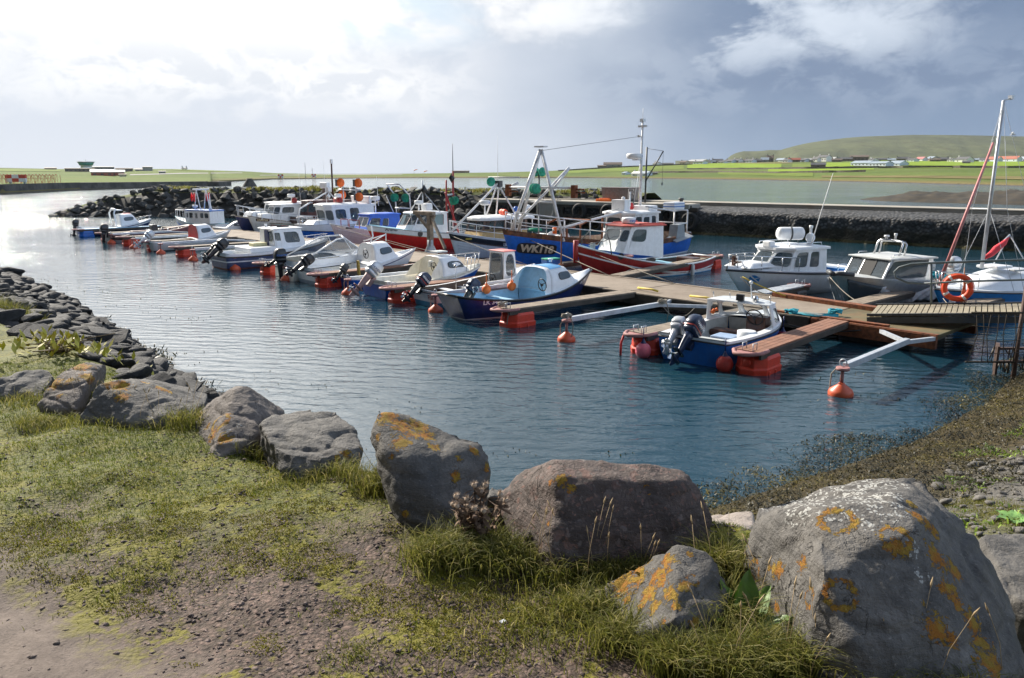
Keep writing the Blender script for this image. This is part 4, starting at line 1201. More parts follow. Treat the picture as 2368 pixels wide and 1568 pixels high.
def quay_px(px):
    """distance along the quay front for a pixel column"""
    k = (px - 1183.5) / FPX; best = min(((abs((Q0.x + QT.x * s) - k * ((Q0.y + QT.y * s) * math.cos(PITCH) + 3.3 * math.sin(PITCH))), s) for s in np.linspace(-6, QL, 1200)))
    return best[1]


CONC = mat('quay_concrete', rgb(.34, .315, .27), .85, var=.15, scale=.6, bump=.2, bscale=20, dirt=rgb(.24, .15, .08), dirt_amt=.45)
qt = thing('quay', 'long stone and concrete quay with a gabion face behind the far row of boats', 'quay', Q0, math.atan2(QT.y, QT.x))
loc = lambda s, w, z: Vector((s, w, z))       # local: x along, +y away from the harbour
S1 = quay_px(1565)
m = MB(); m.box(((QL - 6) / 2, 5.0, 1.0), (QL + 6, 4.4, 2.2)); m.box(((QL - 6) / 2, 2.95, 2.13), (QL + 6, .35, .1)); m.box((S1 / 2 - 3, 1.6, 1.95), (S1 + 6, 3.1, .28))
dk = m.build('deck', CONC, qt, bevel=.04)
# gabion body, displaced
u = np.arange(S1, QL, .16); prof = [(-.35, -.8), (-.25, -.3), (-.1, 0), (0, .35), (.02, .7), (.05, 1.0), (.08, 1.3), (.14, 1.5), (.3, 1.62), (.6, 1.68), (1.0, 1.74), (1.5, 1.8), (2.1, 1.86), (2.8, 1.92), (2.9, 1.9)]
prof2 = []
for a, b in zip(prof[:-1], prof[1:]):
    for k in range(3): prof2.append((a[0] + (b[0] - a[0]) * k / 3, a[1] + (b[1] - a[1]) * k / 3))
prof2.append(prof[-1])
vs = []
for s in u:
    nn = fbm(np.full(len(prof2), s * 2.6), np.array([p_[1] * 2.6 + p_[0] * 2.6 for p_ in prof2]), 3, 77)
    sag = .10 * math.sin(s * 1.1) + .05 * math.sin(s * 3.1)
    for (a, b), q in zip(prof2, nn):
        low = max(0, .9 - b)
        vs.append((s, a + sag * min(1, max(0, 1.5 - b)) + (q - .5) * (.26 + low * .4) * (1 if a < .4 else .3), b + (q - .5) * .10))
K = len(prof2)
fs = [(i * K + j, (i + 1) * K + j, (i + 1) * K + j + 1, i * K + j + 1) for i in range(len(u) - 1) for j in range(K - 1)]
gm = bpy.data.materials.new('gabion_stone'); gm.use_nodes = True
g = NG(gm.node_tree); tc = g.node('ShaderNodeTexCoord').outputs['Object']; x, y, z = g.sep(tc)
v1 = g.vor(tc, 5.5); vc = g.sep(g.vor(tc, 5.5, out='Color'))[0]; n1 = g.noise(tc, 1.1, 4, .6)
c = g.mix(vc, rgb(.032, .034, .037), rgb(.115, .117, .122))
c = g.mix(g.ss(v1, .3, .65, 0, .85), c, rgb(.02, .02, .02))
weed = g.ss(g.math('ADD', z, g.math('MULTIPLY', g.math('SUBTRACT', n1, .5), .7)), 1.0, .7)
c = g.mix(g.math('MULTIPLY', weed, .9), c, g.mix(n1, rgb(.012, .011, .007), rgb(.035, .03, .014)))
band = g.math('MULTIPLY', g.ss(z, .22, .12), g.ss(z, -.05, .05))
c = g.mix(g.math('MULTIPLY', band, .6), c, rgb(.10, .085, .02))
b = g.node('ShaderNodeBsdfPrincipled'); g.set(b.inputs['Base Color'], c); b.inputs['Roughness'].default_value = .8
g.set(b.inputs['Normal'], g.bump(g.math('SUBTRACT', 1.0, v1), .9, .08))
og = g.node('ShaderNodeOutputMaterial'); g.l.new(b.outputs[0], og.inputs[0])
mesh_np('gabion_face', np.array(vs), np.array(fs), gm, qt, smooth=True)
# piled timber front and stone face behind it
m = MB(); m.box((S1 / 2 - 3, 1.2, .6), (S1 + 6, 1.5, 2.4)); m.build('stone_face', gm, qt)
m = MB()
for s in np.arange(-5, S1 + 2, 1.9):
    m.box((s, .32, .7), (.26, .24, 2.6))
m.box((S1 / 2 - 2, .30, 1.72), (S1 + 7, .34, .26)); m.box((S1 / 2 - 2, .33, .95), (S1 + 7, .2, .2))
m.build('timber_piles', WOODDK, qt)
m = MB(); m.box((S1 + .3, .9, 1.93), (1.2, 1.8, .34)); m.build('end_block', CONC, qt, bevel=.03)


def quay_pt(px, w, z):
    s = quay_px(px); return Q0 + QT * s + QN * w + Vector((0, 0, z)), s


QR = math.atan2(QT.y, QT.x)
for px, z, lab in ((1340, 1.30, 'first big black tyre from the left on the quay wall, high up'), (1405, 1.32, 'tyre high on the quay wall just left of the blue trawler wheelhouse'), (1334, .45, 'low tyre on the quay wall nearest the breakwater, left of the trawler wheelhouse'), (1378, .35, 'lower tyre on the quay wall hard against the trawler wheelhouse'), (1513, 1.25, 'tyre on the quay wall right behind the trawler wheelhouse mast'), (1541, 1.22, 'tyre on the quay wall above the trawler stern gantry'), (1594, .9, 'rightmost tyre at the gabion end of the quay')):
    q, s = quay_pt(px, -.05, z)
    t = MB(); R0, r0 = .50, .17
    t.tube([(R0 * math.cos(a), 0, R0 * math.sin(a)) for a in np.linspace(0, 2 * math.pi, 28)[:-1]], r0, 10, closed=True)
    o = t.build('tyre_fender', RUBBER); o.location = q; o.rotation_euler = (0, 0, QR); tag(o, lab, 'tyre', 'tyre fenders on the quay')
q, s = quay_pt(1391, 2.6, 2.09)
t = thing('fish_bin', 'grey metal box bin standing on the quay behind the trawler', 'bin', q, QR)
m = MB(); m.box((0, 0, .60), (2.35, 1.5, .9), taper=(1.08, 1.08)); m.box((0, 0, 1.07), (2.6, 1.7, .06)); m.build('body', mat('brown_grey_bin', rgb(.23, .20, .19), .45, .3, var=.15, dirt=rgb(.25, .10, .05), dirt_amt=.5), t, bevel=.02)
m = MB()
for X in (-.8, .8): m.box((X, 0, .075), (.3, 1.3, .15))
m.build('feet', DKGREY, t)
q, s = quay_pt(1374, 1.2, 2.09); o = MB(); o.box((0, 0, .10), (1.3, .3, .2)); o.box((.1, 0, .23), (.9, .2, .08)); o = o.build('fish_box', ORANGE, bevel=.03); o.location = q; o.rotation_euler.z = QR
tag(o, 'orange plastic box lying at the quay edge by the grey bin', 'box')
q, s = quay_pt(1474, 1.0, 2.0)
t = thing('hand_davit', 'thin dark davit post with a slanting jib on the quay', 'davit', q, QR)
m = MB(); m.tube([(0, 0, 0), (0, 0, 4.2)], .07); m.build('post', DKGREY, t)
m = MB(); m.tube([(0, 0, 1.7), (1.4, 0, 3.9)], .05); m.tube([(0, 0, 4.1), (1.4, 0, 3.9)], .015, 5); m.build('jib', DKGREY, t)
m = MB(); m.tube([(1.4, 0, 3.9), (1.4, 0, 1.6)], .012, 5); m.box((1.4, 0, 1.5), (.08, .08, .2)); m.build('hoist_rope', DKGREY, t)
q, s = quay_pt(1456, .1, 1.2)
t = MB()
for X in (-.22, .22): t.tube([(X, 0, -.8), (X, 0, 1.9)], .035, 6)
for k in range(9): t.tube([(-.22, 0, -.6 + k * .3), (.22, 0, -.6 + k * .3)], .02, 6)
o = t.build('ladder', DKGREY); o.location = q; o.rotation_euler.z = QR; tag(o, 'dark iron ladder rising above the quay edge beside the davit', 'ladder')
for px, lab in ((1553, 'small black bollard on the quay edge right of the trawler'), (1231, 'black bollard on the crest where the breakwater meets the quay')):
    q, s = quay_pt(px, 1.3, 2.08); o = MB(); o.lathe([(.16, 0), (.13, .25), (.2, .3), (.2, .4), (.05, .42)], n=10); o = o.build('bollard', DKGREY); o.location = q; tag(o, lab, 'bollard')
q, s = quay_pt(1262, .4, .8); o = MB(); o.box((0, 0, .6), (1.7, 1.2, 1.5)); o = o.build('concrete_block', CONC, bevel=.05); o.location = q; o.rotation_euler.z = QR; tag(o, 'pale concrete block where the breakwater rocks meet the quay', 'concrete block')

# ================================================================== JETTY
J0 = Vector((10.2, 18.3, 0)); JU = Vector((-.676, .737, 0)).normalized(); JN = Vector((.737, .676, 0)).normalized()
JA = math.atan2(JU.y, JU.x); NA = math.atan2(JN.y, JN.x)


def J(s, n, z=0.0): return J0 + JU * s + JN * n + Vector((0, 0, z))


def mat_deck():
    m = bpy.data.materials.new('pontoon_deck'); m.use_nodes = True
    g = NG(m.node_tree); tc = g.node('ShaderNodeTexCoord').outputs['Object']
    n1 = g.noise(tc, .8, 5, .65); n2 = g.noise(tc, 9, 5, .7); n3 = g.noise(tc, 60, 2, .7)
    c = g.mix(g.ss(n1, .3, .7), rgb(.175, .135, .098), rgb(.265, .215, .165))
    c = g.mix(g.ss(n2, .5, .75, 0, .5), c, rgb(.11, .085, .065))
    c = g.mix(g.ss(n3, .6, .75, 0, .35), c, rgb(.36, .32, .27))
    b = g.node('ShaderNodeBsdfPrincipled'); g.set(b.inputs['Base Color'], c); b.inputs['Roughness'].default_value = .85
    g.set(b.inputs['Normal'], g.bump(n2, .35, .01))
    o = g.node('ShaderNodeOutputMaterial'); g.l.new(b.outputs[0], o.inputs[0]); MATS['pontoon_deck'] = m
    return m


DECK = mat_deck()
secs = [(0.0, 3.2, 'near end'), (3.2, 9.6, 'second'), (9.6, 21.6, 'third'), (21.6, 33.6, 'fourth'), (33.6, 44.5, 'fifth'), (44.5, 52.5, 'far end')]
sec_lab = ['short rust-edged pontoon section under the foot of the gangway', 'pontoon section between the gangway and the plank beside the navy numbered boat', 'pontoon section in front of the big blue trawler', 'pontoon section in front of the red-hulled boat with white wheelhouse', 'pontoon section beside the cream motor launch', 'outermost pontoon section by the breakwater end']
for i, ((a, b_, nm), lab) in enumerate(zip(secs, sec_lab)):
    t = thing('pontoon', lab, 'pontoon', J(a, 0), JA, 'pontoon sections of the floating jetty')
    L = b_ - a - .05
    # local: x along the jetty, y = -n  (left of JU is -JN)
    sy = -1 if (Matrix.Rotation(JA, 3, 'Z') @ Vector((0, 1, 0))).dot(JN) < 0 else 1
    m = MB(); m.box((L / 2, sy * 1.33, .455), (L, 2.62, .09)); dk = m.build('deck', DECK if i else mat('weedy_deck', rgb(.11, .095, .045), .8, var=.35, scale=1.2, dirt=rgb(.24, .10, .035), dirt_amt=.6), t, bevel=.012)
    m = MB()
    for y in (-.05, 2.71): m.box((L / 2, sy * y, .33), (L, .12, .34))
    m.build('edge_beam', WOODDK if i else RUST, t, bevel=.01)
    m = MB()
    for y in (-.02, 2.68): m.box((L / 2, sy * y, .508), (L, .14, .02))
    m.build('edge_strip', WOOD if i != 0 else RUST, t)
    for k in range(max(1, int(L / 3.2))):
        m = MB(); X = (k + .5) * L / max(1, int(L / 3.2)); m.box((X, sy * 1.33, -.02), (1.9, 2.3, .70)); m.build('float', DKGREY, t, bevel=.06)
    m = MB()
    for k in range(int(L / 1.9)):
        X = .7 + k * 1.9
        for y in (-.12, 2.78): m.lathe([(.045, -.02), (.045, .02)], (X, sy * y, .33), 8, M=Matrix.Rotation(R(90), 3, 'X'))
    m.build('bolts', BLACK, t)

o = MB()
o.beam(J(2.2, 2.3, .56), J(5.8, 2.75, .56), .30, .12); o = o.build('steel_beam', RUST); tag(o, 'brown rusty steel beam along the far edge beside the gangway foot', 'beam')
o = MB(); o.beam(J(3.0, .25, .545), J(5.6, .1, .545), .22, .07); o = o.build('plank', WOOD, bevel=.01); tag(o, 'loose weathered plank on the jetty edge beside the gangway foot', 'plank')
o = MB(); o.beam(J(1.2, .1, .54), J(4.4, .05, .54), .16, .06); o = o.build('rusty_rail', RUST); tag(o, 'rust-brown strip lying along the jetty edge below the gangway', 'beam')
for s, n, a, lab in ((6.9, .35, 0.05, 'yellow rope-covered bar on the near jetty edge behind the open blue dinghy'), (9.1, .5, .1, 'yellow bar on the near jetty edge right of the navy numbered boat')):
    o = MB(); o.tube([J(s - .45, n, .56), J(s - .2, n - .02, .60), J(s + .45, n + a, .57)], .035); o = o.build('mooring_bar', YELLOW); tag(o, lab, 'bar')


def float_mesh(mi=0):
    """moulded red pontoon float: stepped block with a chamfered outer nose; local x points inward"""
    m = MB()
    def ring(z, x0, x1, w, nose):
        x1 -= .62; w *= .68
        return [Vector((x0 + nose, -w, z)), Vector((x0, -w + .22, z)), Vector((x0, w - .22, z)), Vector((x0 + nose, w, z)), Vector((x1, w, z)), Vector((x1, -w, z))]
    m.loft([ring(-.45, .05, 1.5, .50, .2), ring(.12, 0, 1.55, .56, .22), ring(.16, .04, 1.50, .54, .2), ring(.34, .06, 1.50, .53, .2), ring(.46, .16, 1.48, .42, .2)], sm=False)
    for X in (.32, .62): m.box((X, -.382, -.05), (.07, .03, .26)); m.box((X, .382, -.05), (.07, .03, .26))
    m.lathe([(.09, 0), (.09, .03), (.03, .035)], (.02, 0, .27), 10, M=Matrix.Rotation(R(-90), 3, 'Y'))
    return m


def finger(s0, n_out, label, plank=WOOD, s1=None, w=.55, side=-1, n_in=0.0, flt=FLOATRED, skew=0.0, z=.50, group='plank fingers with red floats'):
    """narrow finger from the jetty (n_in) to n_out; local x runs from outer end to the jetty"""
    a = J(s0, n_out); b = J(s0 + skew, n_in); d = (b - a); L = d.length
    t = thing('finger_pontoon', label, 'finger pontoon', a, math.atan2(d.y, d.x), group)
    m = MB()
    for k in range(4): m.box((L / 2, -w / 2 + w * (k + .5) / 4, z + .02), (L, w / 4 - .012, .05))
    m.build('planks', plank, t)
    m = MB(); m.box((L / 2, -w / 2 - .02, z - .06), (L, .05, .13)); m.box((L / 2, w / 2 + .02, z - .06), (L, .05, .13)); m.build('side_beam', WOODDK, t)
    m = float_mesh(); m.build('float', flt, t, bevel=.025)
    m = MB(); m.tube([(.35, -w / 2 - .03, z + .02), (0, -w / 2 - .05, z + .02), (-.28, -w * .3, z + .02), (-.34, 0, z + .02), (-.28, w * .3, z + .02), (0, w / 2 + .05, z + .02), (.35, w / 2 + .03, z + .02)], .045, 8)
    m.slab([(.05, -w / 2, z + .03), (-.26, -w * .25, z + .03), (-.26, w * .25, z + .03), (.05, w / 2, z + .03)], .05)
    m.build('bumper', mat('faded_pink_rubber', rgb(.34, .16, .15), .7, var=.15), t)
    m = MB()
    for y in (-.12, .12): m.tube([(.0, y, z + .04), (.0, y, z + .2), (.18, y, z + .2), (.18, y, z + .04)], .012, 6)
    m.build('mooring_loop', GALV, t)
    return t


FG = [(2.1, -5.0, 'reddish plank finger with a large red float right of the open blue dinghy', WOODRED, .35), (4.95, -5.2, 'plank finger whose red float has a red strap, left of the open blue dinghy', WOOD, 0.0),
      (9.7, -5.3, 'weathered plank finger with a red float in front of the navy numbered boat', WOOD, -.3), (15.4, -5.3, 'plank finger and red float between the cream cuddy boat and the red-topped shelter boat', WOODRED, 0),
      (20.4, -5.3, 'reddish plank finger with a big red float left of the small blue skiff', WOODRED, 0), (25.4, -5.2, 'finger with a red float mostly hidden behind the black outboard with blue decal', WOOD, 0),
      (30.6, -5.2, 'finger with a red float behind the blue launch outboards', WOOD, 0), (35.4, -5.2, 'plank finger with a wide red float to the left of the blue launch', WOOD, 0),
      (39.9, -5.2, 'grey plank finger with a red float below the silver outboard', WOOD, 0), (44.3, -5.2, 'plank finger with a red float under the dark inflatable boat', WOOD, 0), (48.6, -5.2, 'outermost plank finger with a red float', WOOD, 0)]
FOBJ = []
for s0, no, lab, pm, sk in FG: FOBJ.append(finger(s0, no, lab, pm, skew=sk))
m = MB(); m.tube([(-.30, .18, .48), (-.36, .2, .3), (-.37, .2, -.05)], .03, 6); m.build('strap', mat('red_strap', rgb(.55, .01, .012), .6), FOBJ[1])
# blue float at the far left
t = finger(53.2, -5.4, 'blue float box and plank at the outermost left corner of the moorings', PALEBLUE, flt=BLUE2, group='blue float at the end of the jetty')


def boom(s_out, n_out, label, s_in=None, legs=(-.75, .75)):
    a = J(s_out, n_out); 
    t = thing('mooring_boom', label, 'mooring boom', a, math.atan2((J(s_in or s_out, 0) - a).y, (J(s_in or s_out, 0) - a).x), 'white mooring booms with orange buoys')
    L = (J(s_in or s_out, 0) - a).length; z = .56
    m = MB(); m.beam((.12, 0, z), (L - 1.5, 0, z), .12, .13); m.build('beam', GALV, t, bevel=.01)
    for sg in legs:
        m = MB(); m.beam((L - 1.55, 0, z - .02), (L - .05, sg, .42), .08, .09); m.build('strut', GALV, t)
    m = MB(); m.lathe([(.035, .24), (.035, .50)], n=10); m.lathe([(.13, .50), (.13, .56)], n=14); m.build('post_head', MATS['faded_pink_rubber'], t)
    m = MB(); m.lathe([(.02, -.2), (.17, -.18), (.235, -.08), (.24, .05), (.215, .11), (.08, .21), (.045, .25)], n=20); m.build('buoy', BUOYRED, t)
    m = MB(); m.tube([(0, .07 * math.cos(a_), .65 + .07 * math.sin(a_)) for a_ in np.linspace(0, 6.28, 13)[:-1]], .014, 6, closed=True); m.build('ring', GALV, t)
    if sg:
        m = MB(); m.tube([(0, .1, .55), (-.04, .2, .4), (-.02, .22, .1), (.02, .2, -.05)], .014, 5); m.build('line', ROPE, t)
    return t


BM = [(0.0, -5.0, 'white boom and orange buoy nearest the shore, at the right end of the jetty', .2), (7.2, -5.3, 'long white boom with an orange buoy left of the open blue dinghy', 7.0), (13.0, -5.2, 'boom whose orange buoy floats behind the navy boat stern', 13.0), (18.1, -5.3, 'boom and orange buoy by the small blue skiff', 18.1),
      (23.1, -5.2, 'boom and orange buoy under the transom of the cream speedboat', 23.1), (28.1, -5.2, 'boom and orange buoy beside the blue launch transom', 28.1), (33.1, -5.2, 'white boom and orange buoy between the wide red float and the blue launch', 33.1), (37.7, -5.2, 'boom and orange buoy under the grey boat with red cabin', 37.7), (42.2, -5.2, 'boom and orange buoy right of the dark inflatable stern', 42.2), (46.5, -5.2, 'outermost boom and orange buoy, near the white cuddy boat far left', 46.5)]
for so, no, lab, si in BM: boom(so, no, lab, si, (-.15, 1.1) if so == 0 else (-.75, .75))

# far-side fingers
finger(13.9, 11.9, 'weathered plank finger with red float at the stern of the dark red boat', WOOD, n_in=2.76, skew=-1.6, group='plank fingers on the far side')
finger(3.4, 9.4, 'grey plank finger between the white cruiser and the aluminium boat', WOOD, n_in=2.76, group='plank fingers on the far side')
finger(1.0, 9.4, 'grey plank finger between the aluminium boat and the small sailing boat', WOOD, n_in=2.76, group='plank fingers on the far side')
finger(6.4, 5.6, 'slatted steel finger with a white arm left of the white cruiser bow', GALV, n_in=2.76, group='plank fingers on the far side', flt=DKGREY)
for s, lab in ((16.6, 'finger between the red boat and the blue trawler, mostly hidden'), (19.7, 'finger with dark timber right of the red-hulled white wheelhouse boat')):
    finger(s, 8.6, lab, WOODDK, n_in=2.76, group='plank fingers on the far side')
# timber guide frame by the red boat
t = thing('timber_guide_frame', 'grey timber post with diagonal braces standing on the jetty beside the red-hulled boat', 'timber frame', J(26.4, 4.6, .1), JA)
m = MB(); m.box((0, 0, 1.15), (.26, .26, 2.1)); m.build('post', WOOD, t, bevel=.02)
m = MB(); m.box((.5, 0, 2.15), (1.7, .24, .20)); m.build('cross_beam', WOOD, t, bevel=.02)
for x1 in (1.45, -.5):
    m = MB(); m.beam((x1 * .8, 0, 2.1), (0.1, 0, 1.35), .12, .14); m.build('brace', WOOD, t)
m = MB(); m.beam((-.1, 0, 2.0), (-1.9, .5, .5), .12, .14); m.build('long_brace', WOOD, t)
m = MB(); m.lathe([(.48, .0), (.44, .12), (.22, .5), (.2, .8)], n=4); m.build('foot', GALV, t)

# ------------------------------------------------------------------ gangway
GA = Vector((9.55, 20.35, .66)); GD = Vector((.857, -.515, 0)).normalized(); GP = Vector((.515, .857, 0)).normalized()
GL = 10.2
t = thing('gangway', 'long boarded gangway sloping up to the shore at the right edge', 'gangway', GA, math.atan2(GD.y, GD.x), ry=-.098)
m = MB(); n = 78
for k in range(n):
    X = -.05 + (GL + .1) * (k + .5) / n
    m.box((X, .55, .0), (GL / n - .022, 1.82, .045))
m.build('boards', WOODGRN, t)
m = MB()
for y in (-.38, 1.48): m.beam((-.1, y, -.11), (GL, y, -.11), .08, .15); m.beam((-.1, y, .03), (GL, y, .03), .06, .06)
m.build('side_beam', DKGREY, t)
m = MB(); yb = 1.46; z1, z2 = 1.14, .66
m.tube([(1.1, yb, z2 - .06), (.7, yb, z2 - .02), (.42, yb, z2 + .12), (.38, yb, z2 + .28), (.5, yb, z1 - .08), (.8, yb, z1), (1.3, yb, z1 + .01), (GL, yb, z1)], .03, 8)
m.tube([(1.1, yb, z2 - .06), (2, yb, z2 - .03), (GL, yb, z2)], .026, 8)
for X in (1.28, 4.05, 6.5, 9.5): m.tube([(X, yb, -.1), (X, yb, z1)], .028, 8)
m.build('handrail', mat('grey_rail_paint', rgb(.10, .125, .135), .55, var=.15), t)

RC = at(2213, 665, 20.75)
t = thing('lifebuoy', 'orange lifebuoy with four white bands hanging on the gangway rail', 'lifebuoy', RC, math.atan2(GD.y, GD.x))
m = MB(); n = 64; R0, r0 = .305, .072
for k in range(8):
    a0 = k * math.pi / 4 + .62
    seg = (a0, a0 + math.pi / 4)
def ring_part(mb, a0, a1, rr, mi, steps=12):
    mb.tube([(R0 * math.cos(a), 0, R0 * math.sin(a)) for a in np.linspace(a0, a1, steps)], rr, 12, mi)
ring_part(m, 0, 2 * math.pi, r0, 0, 60); m.build('ring', RINGORG, t)
for k in range(4):
    m = MB(); a = k * math.pi / 2 + .62; ring_part(m, a - .10, a + .10, r0 + .004, 0, 5); m.build('band', WHITEP, t)
m = MB(); m.tube([((R0 + .085) * math.cos(a) , -.01, (R0 + .085 - .02 * abs(math.sin(2 * (a - .62)))) * math.sin(a)) for a in np.linspace(0, 2 * math.pi, 50)[:-1]], .009, 5, closed=True); m.build('grab_line', ORANGE, t)
o = MB(); rr = random.Random(3)
for k in range(9):
    o.tube([(rr.uniform(-.03, .03), 0, .62), (rr.uniform(-.05, .05), -.02, .28), (rr.uniform(-.12, .12), rr.uniform(-.06, .06), .12), (rr.uniform(-.13, .13), rr.uniform(-.06, .06), .0)], .014, 5)
o.tube([(-.05, -.01, 1.02), (.0, -.03, .6)], .012, 5)
o = o.build('rope_bundle', mat('orange_brown_rope', rgb(.36, .16, .09), .9, var=.3, bump=.5, bscale=90)); o.location = at(2224, 706, 20.85); o.rotation_euler.z = math.atan2(GD.y, GD.x)
tag(o, 'brown rope bundle hanging below the lifebuoy onto the gangway', 'rope')
o = MB()
for k in range(10):
    a = rr.uniform(0, 6.28); o.tube([(rr.uniform(-.05, .05), rr.uniform(-.04, .04), -.35), (rr.uniform(-.08, .08), rr.uniform(-.05, .05), .0), (rr.uniform(-.05, .05), rr.uniform(-.05, .05), .3)], .022, 5)
o = o.build('rope_bundle', ROPE); o.location = GA + GD * 3.55 + GP * 1.50 + Vector((0, 0, .35 + .98)); tag(o, 'grey rope coil tied round the rail post at the right edge', 'rope')

# ================================================================== BOATS
class Hull:
    def __init__(s, L, B, h=(.6, .55, .95), tw=.8, d=.3, rake=.6, srake=.1, tm=.42, p=2.3, e0=.45, e1=1.0, flare=0.0):
        s.L, s.B, s.h, s.tw, s.d, s.rake, s.srake, s.tm, s.p, s.e0, s.e1, s.fl = L, B, h, tw, d, rake, srake, tm, p, e0, e1, flare

    def sheer(s, t):
        h0, h1, h2 = s.h; m = .42
        return h0 * (t - m) * (t - 1) / m + h1 * t * (t - 1) / (m * (m - 1)) + h2 * t * (t - m) / (1 - m)

    def keel(s, t): return -s.d + max(0, (t - .6) / .4) ** 2 * s.d * .7

    def beam(s, t):
        if t < s.tm: f = 1 - (1 - s.tw) * ((s.tm - t) / s.tm) ** 2
        else: f = 1 - ((t - s.tm) / (1 - s.tm)) ** s.p
        return max(.02, f * s.B / 2)

    def pt(s, t, z, side=1, inset=0.0):
        k = s.keel(t); sh = s.sheer(t); u = min(max((z - k) / (sh - k), 0), 1)
        e = s.e0 + (s.e1 - s.e0) * t * t
        y = s.beam(t) * max(0, math.sin(math.acos(max(-1, min(1, 1 - u))))) ** e if u < 1 else s.beam(t)
        y *= 1 - s.fl * t * (1 - u)
        x = -s.L / 2 + (s.L - s.rake) * t + s.rake * t ** 3 * u - s.srake * (1 - t) ** 3 * u
        return Vector((x, side * max(y - inset, .004), z))

    def t_at(s, x):
        lo, hi = 0, 1
        for _ in range(30):
            t = (lo + hi) / 2
            if s.pt(t, s.sheer(t)).x < x: lo = t
            else: hi = t
        return (lo + hi) / 2

    def side(s, x, z, sg=1):
        lo, hi = 0.0, 1.0
        for _ in range(26):
            t = (lo + hi) / 2
            if s.pt(t, z).x < x: lo = t
            else: hi = t
        return s.pt((lo + hi) / 2, z, sg)

    def build(s, parent, mats, bands, n=26, name='hull', transom_mat=None):
        """bands: list of (top, mat index) from the keel up; top is ('z',v) or ('s',offset below sheer)"""
        m = MB(); ts = [i / (n - 1) for i in range(n)]; ts = [t if t < .7 else .7 + .3 * (1 - max(0, 1 - (t - .7) / .3) ** 1.35) for t in ts]
        lines = []
        def zof(b, t):
            z = b[1] if b[0] == 'z' else s.sheer(t) - b[1]
            return min(max(z, s.keel(t) + .01), s.sheer(t))
        for sg in (1, -1):
            prev = lambda t: s.keel(t)
            rows = [[s.pt(t, s.keel(t), sg) for t in ts]]; rm = []
            for b, mi in bands:
                K = 4 if b[1] != 0 or b[0] == 'z' else 4
                for k in range(1, K + 1):
                    rows.append([s.pt(t, prev(t) + (zof(b, t) - prev(t)) * k / K, sg) for t in ts]); rm.append(mi)
                prev = (lambda bb: (lambda t: zof(bb, t)))(b)
            for i, mi in enumerate(rm):
                A, Bq = rows[i], rows[i + 1]
                m.add(A + Bq, [(j, j + 1, n + j + 1, n + j) for j in range(n - 1)], mi, True)
            lines.append((rows, rm))
        (ra, rm), (rb, _) = lines
        for i, mi in enumerate(rm):
            m.add([ra[i][0], ra[i + 1][0], rb[i + 1][0], rb[i][0]], [(0, 1, 2, 3)], mi if transom_mat is None else transom_mat)
            m.add([ra[i][-1], ra[i + 1][-1], rb[i + 1][-1], rb[i][-1]], [(0, 1, 2, 3)], mi, True)
        return m.build(name, mats, parent)

    def inner(s, parent, m_, t0, t1, floor, inset=.07, name='interior', capmat=None, n=16, cut=None):
        """open well: cap on the sheer, inner sides, sole; t0..t1"""
        m = MB(); ts = [t0 + (t1 - t0) * i / (n - 1) for i in range(n)]
        for sg in (1, -1):
            out = [s.pt(t, s.sheer(t), sg) + Vector((0, 0, .004)) for t in ts]; inn = [s.pt(t, s.sheer(t), sg, inset) + Vector((0, 0, .004)) for t in ts]
            mid = [s.pt(t, (s.sheer(t) + floor) / 2, sg, inset) for t in ts]; flo = [s.pt(t, floor, sg, inset + .02) for t in ts]
            m.add(out + inn, [(j, j + 1, n + j + 1, n + j) for j in range(n - 1)], 1)
            m.add(inn + mid, [(j, j + 1, n + j + 1, n + j) for j in range(n - 1)], 0, True)
            m.add(mid + flo, [(j, j + 1, n + j + 1, n + j) for j in range(n - 1)], 0, True)
            if sg == 1: keep = (inn, flo)
            else:
                m.add(keep[1] + flo, [(j, j + 1, n + j + 1, n + j) for j in range(n - 1)], 0)
                for k in (0, -1): m.add([keep[0][k], inn[k], flo[k], keep[1][k]], [(0, 1, 2, 3)], 0)
        return m.build(name, [m_, capmat or m_], parent)

    def deck(s, parent, m_, t0, t1, off=0.0, camber=.05, inset=0.0, name='deck', n=14):
        m = MB(); rows = []
        for i in range(n):
            t = t0 + (t1 - t0) * i / (n - 1); z = s.sheer(t) - off; p = s.pt(t, z, 1, inset); y = p.y
            rows.append([Vector((p.x, y * k, z + .006 + camber * (1 - k * k))) for k in (1, .6, .2, -.2, -.6, -1)])
        m.loft(rows, close=False, cap0=False, cap1=False)
        return m.build(name, m_, parent)

    def rub(s, parent, m_, r=.03, off=0.0, t0=0.0, t1=1.0, name='rub_rail', transom=True, n=26):
        m = MB(); a = [s.pt(t0 + (t1 - t0) * i / (n - 1), s.sheer(t0 + (t1 - t0) * i / (n - 1)) - off, 1) for i in range(n)]
        b = [Vector((p.x, -p.y, p.z)) for p in a]
        pts = a + b[::-1] if t1 >= .999 else None
        if pts: m.tube(pts, r, 6)
        else: m.tube(a, r, 6); m.tube(b, r, 6)
        if transom and t0 <= 0: m.tube([a[0], b[0]], r, 6)
        return m.build(name, m_, parent)

    def text(s, parent, string, x, z, size, m_, sg=1, name='lettering', bold=.0, plate=None, slope=0.0, lift=.012, shear=0.0):
        """writing laid on the hull side; sg=1 port (reads bow to stern: left edge is the bow), sg=-1 starboard"""
        me = text_mesh(string, size, bold, shear)
        W = max(v.co.x for v in me.vertices)
        for v in me.vertices:
            dx = v.co.x - W / 2
            X = x - dx * (1 if sg == 1 else -1) if True else 0
            Z = z + v.co.y - (dx * slope)
            p = s.side(X, Z, sg); v.co = (p.x, p.y + sg * (lift + v.co.z), p.z)
        me.materials.append(m_); me.update()
        o = bpy.data.objects.new(name, me); COL.objects.link(o); o.parent = parent
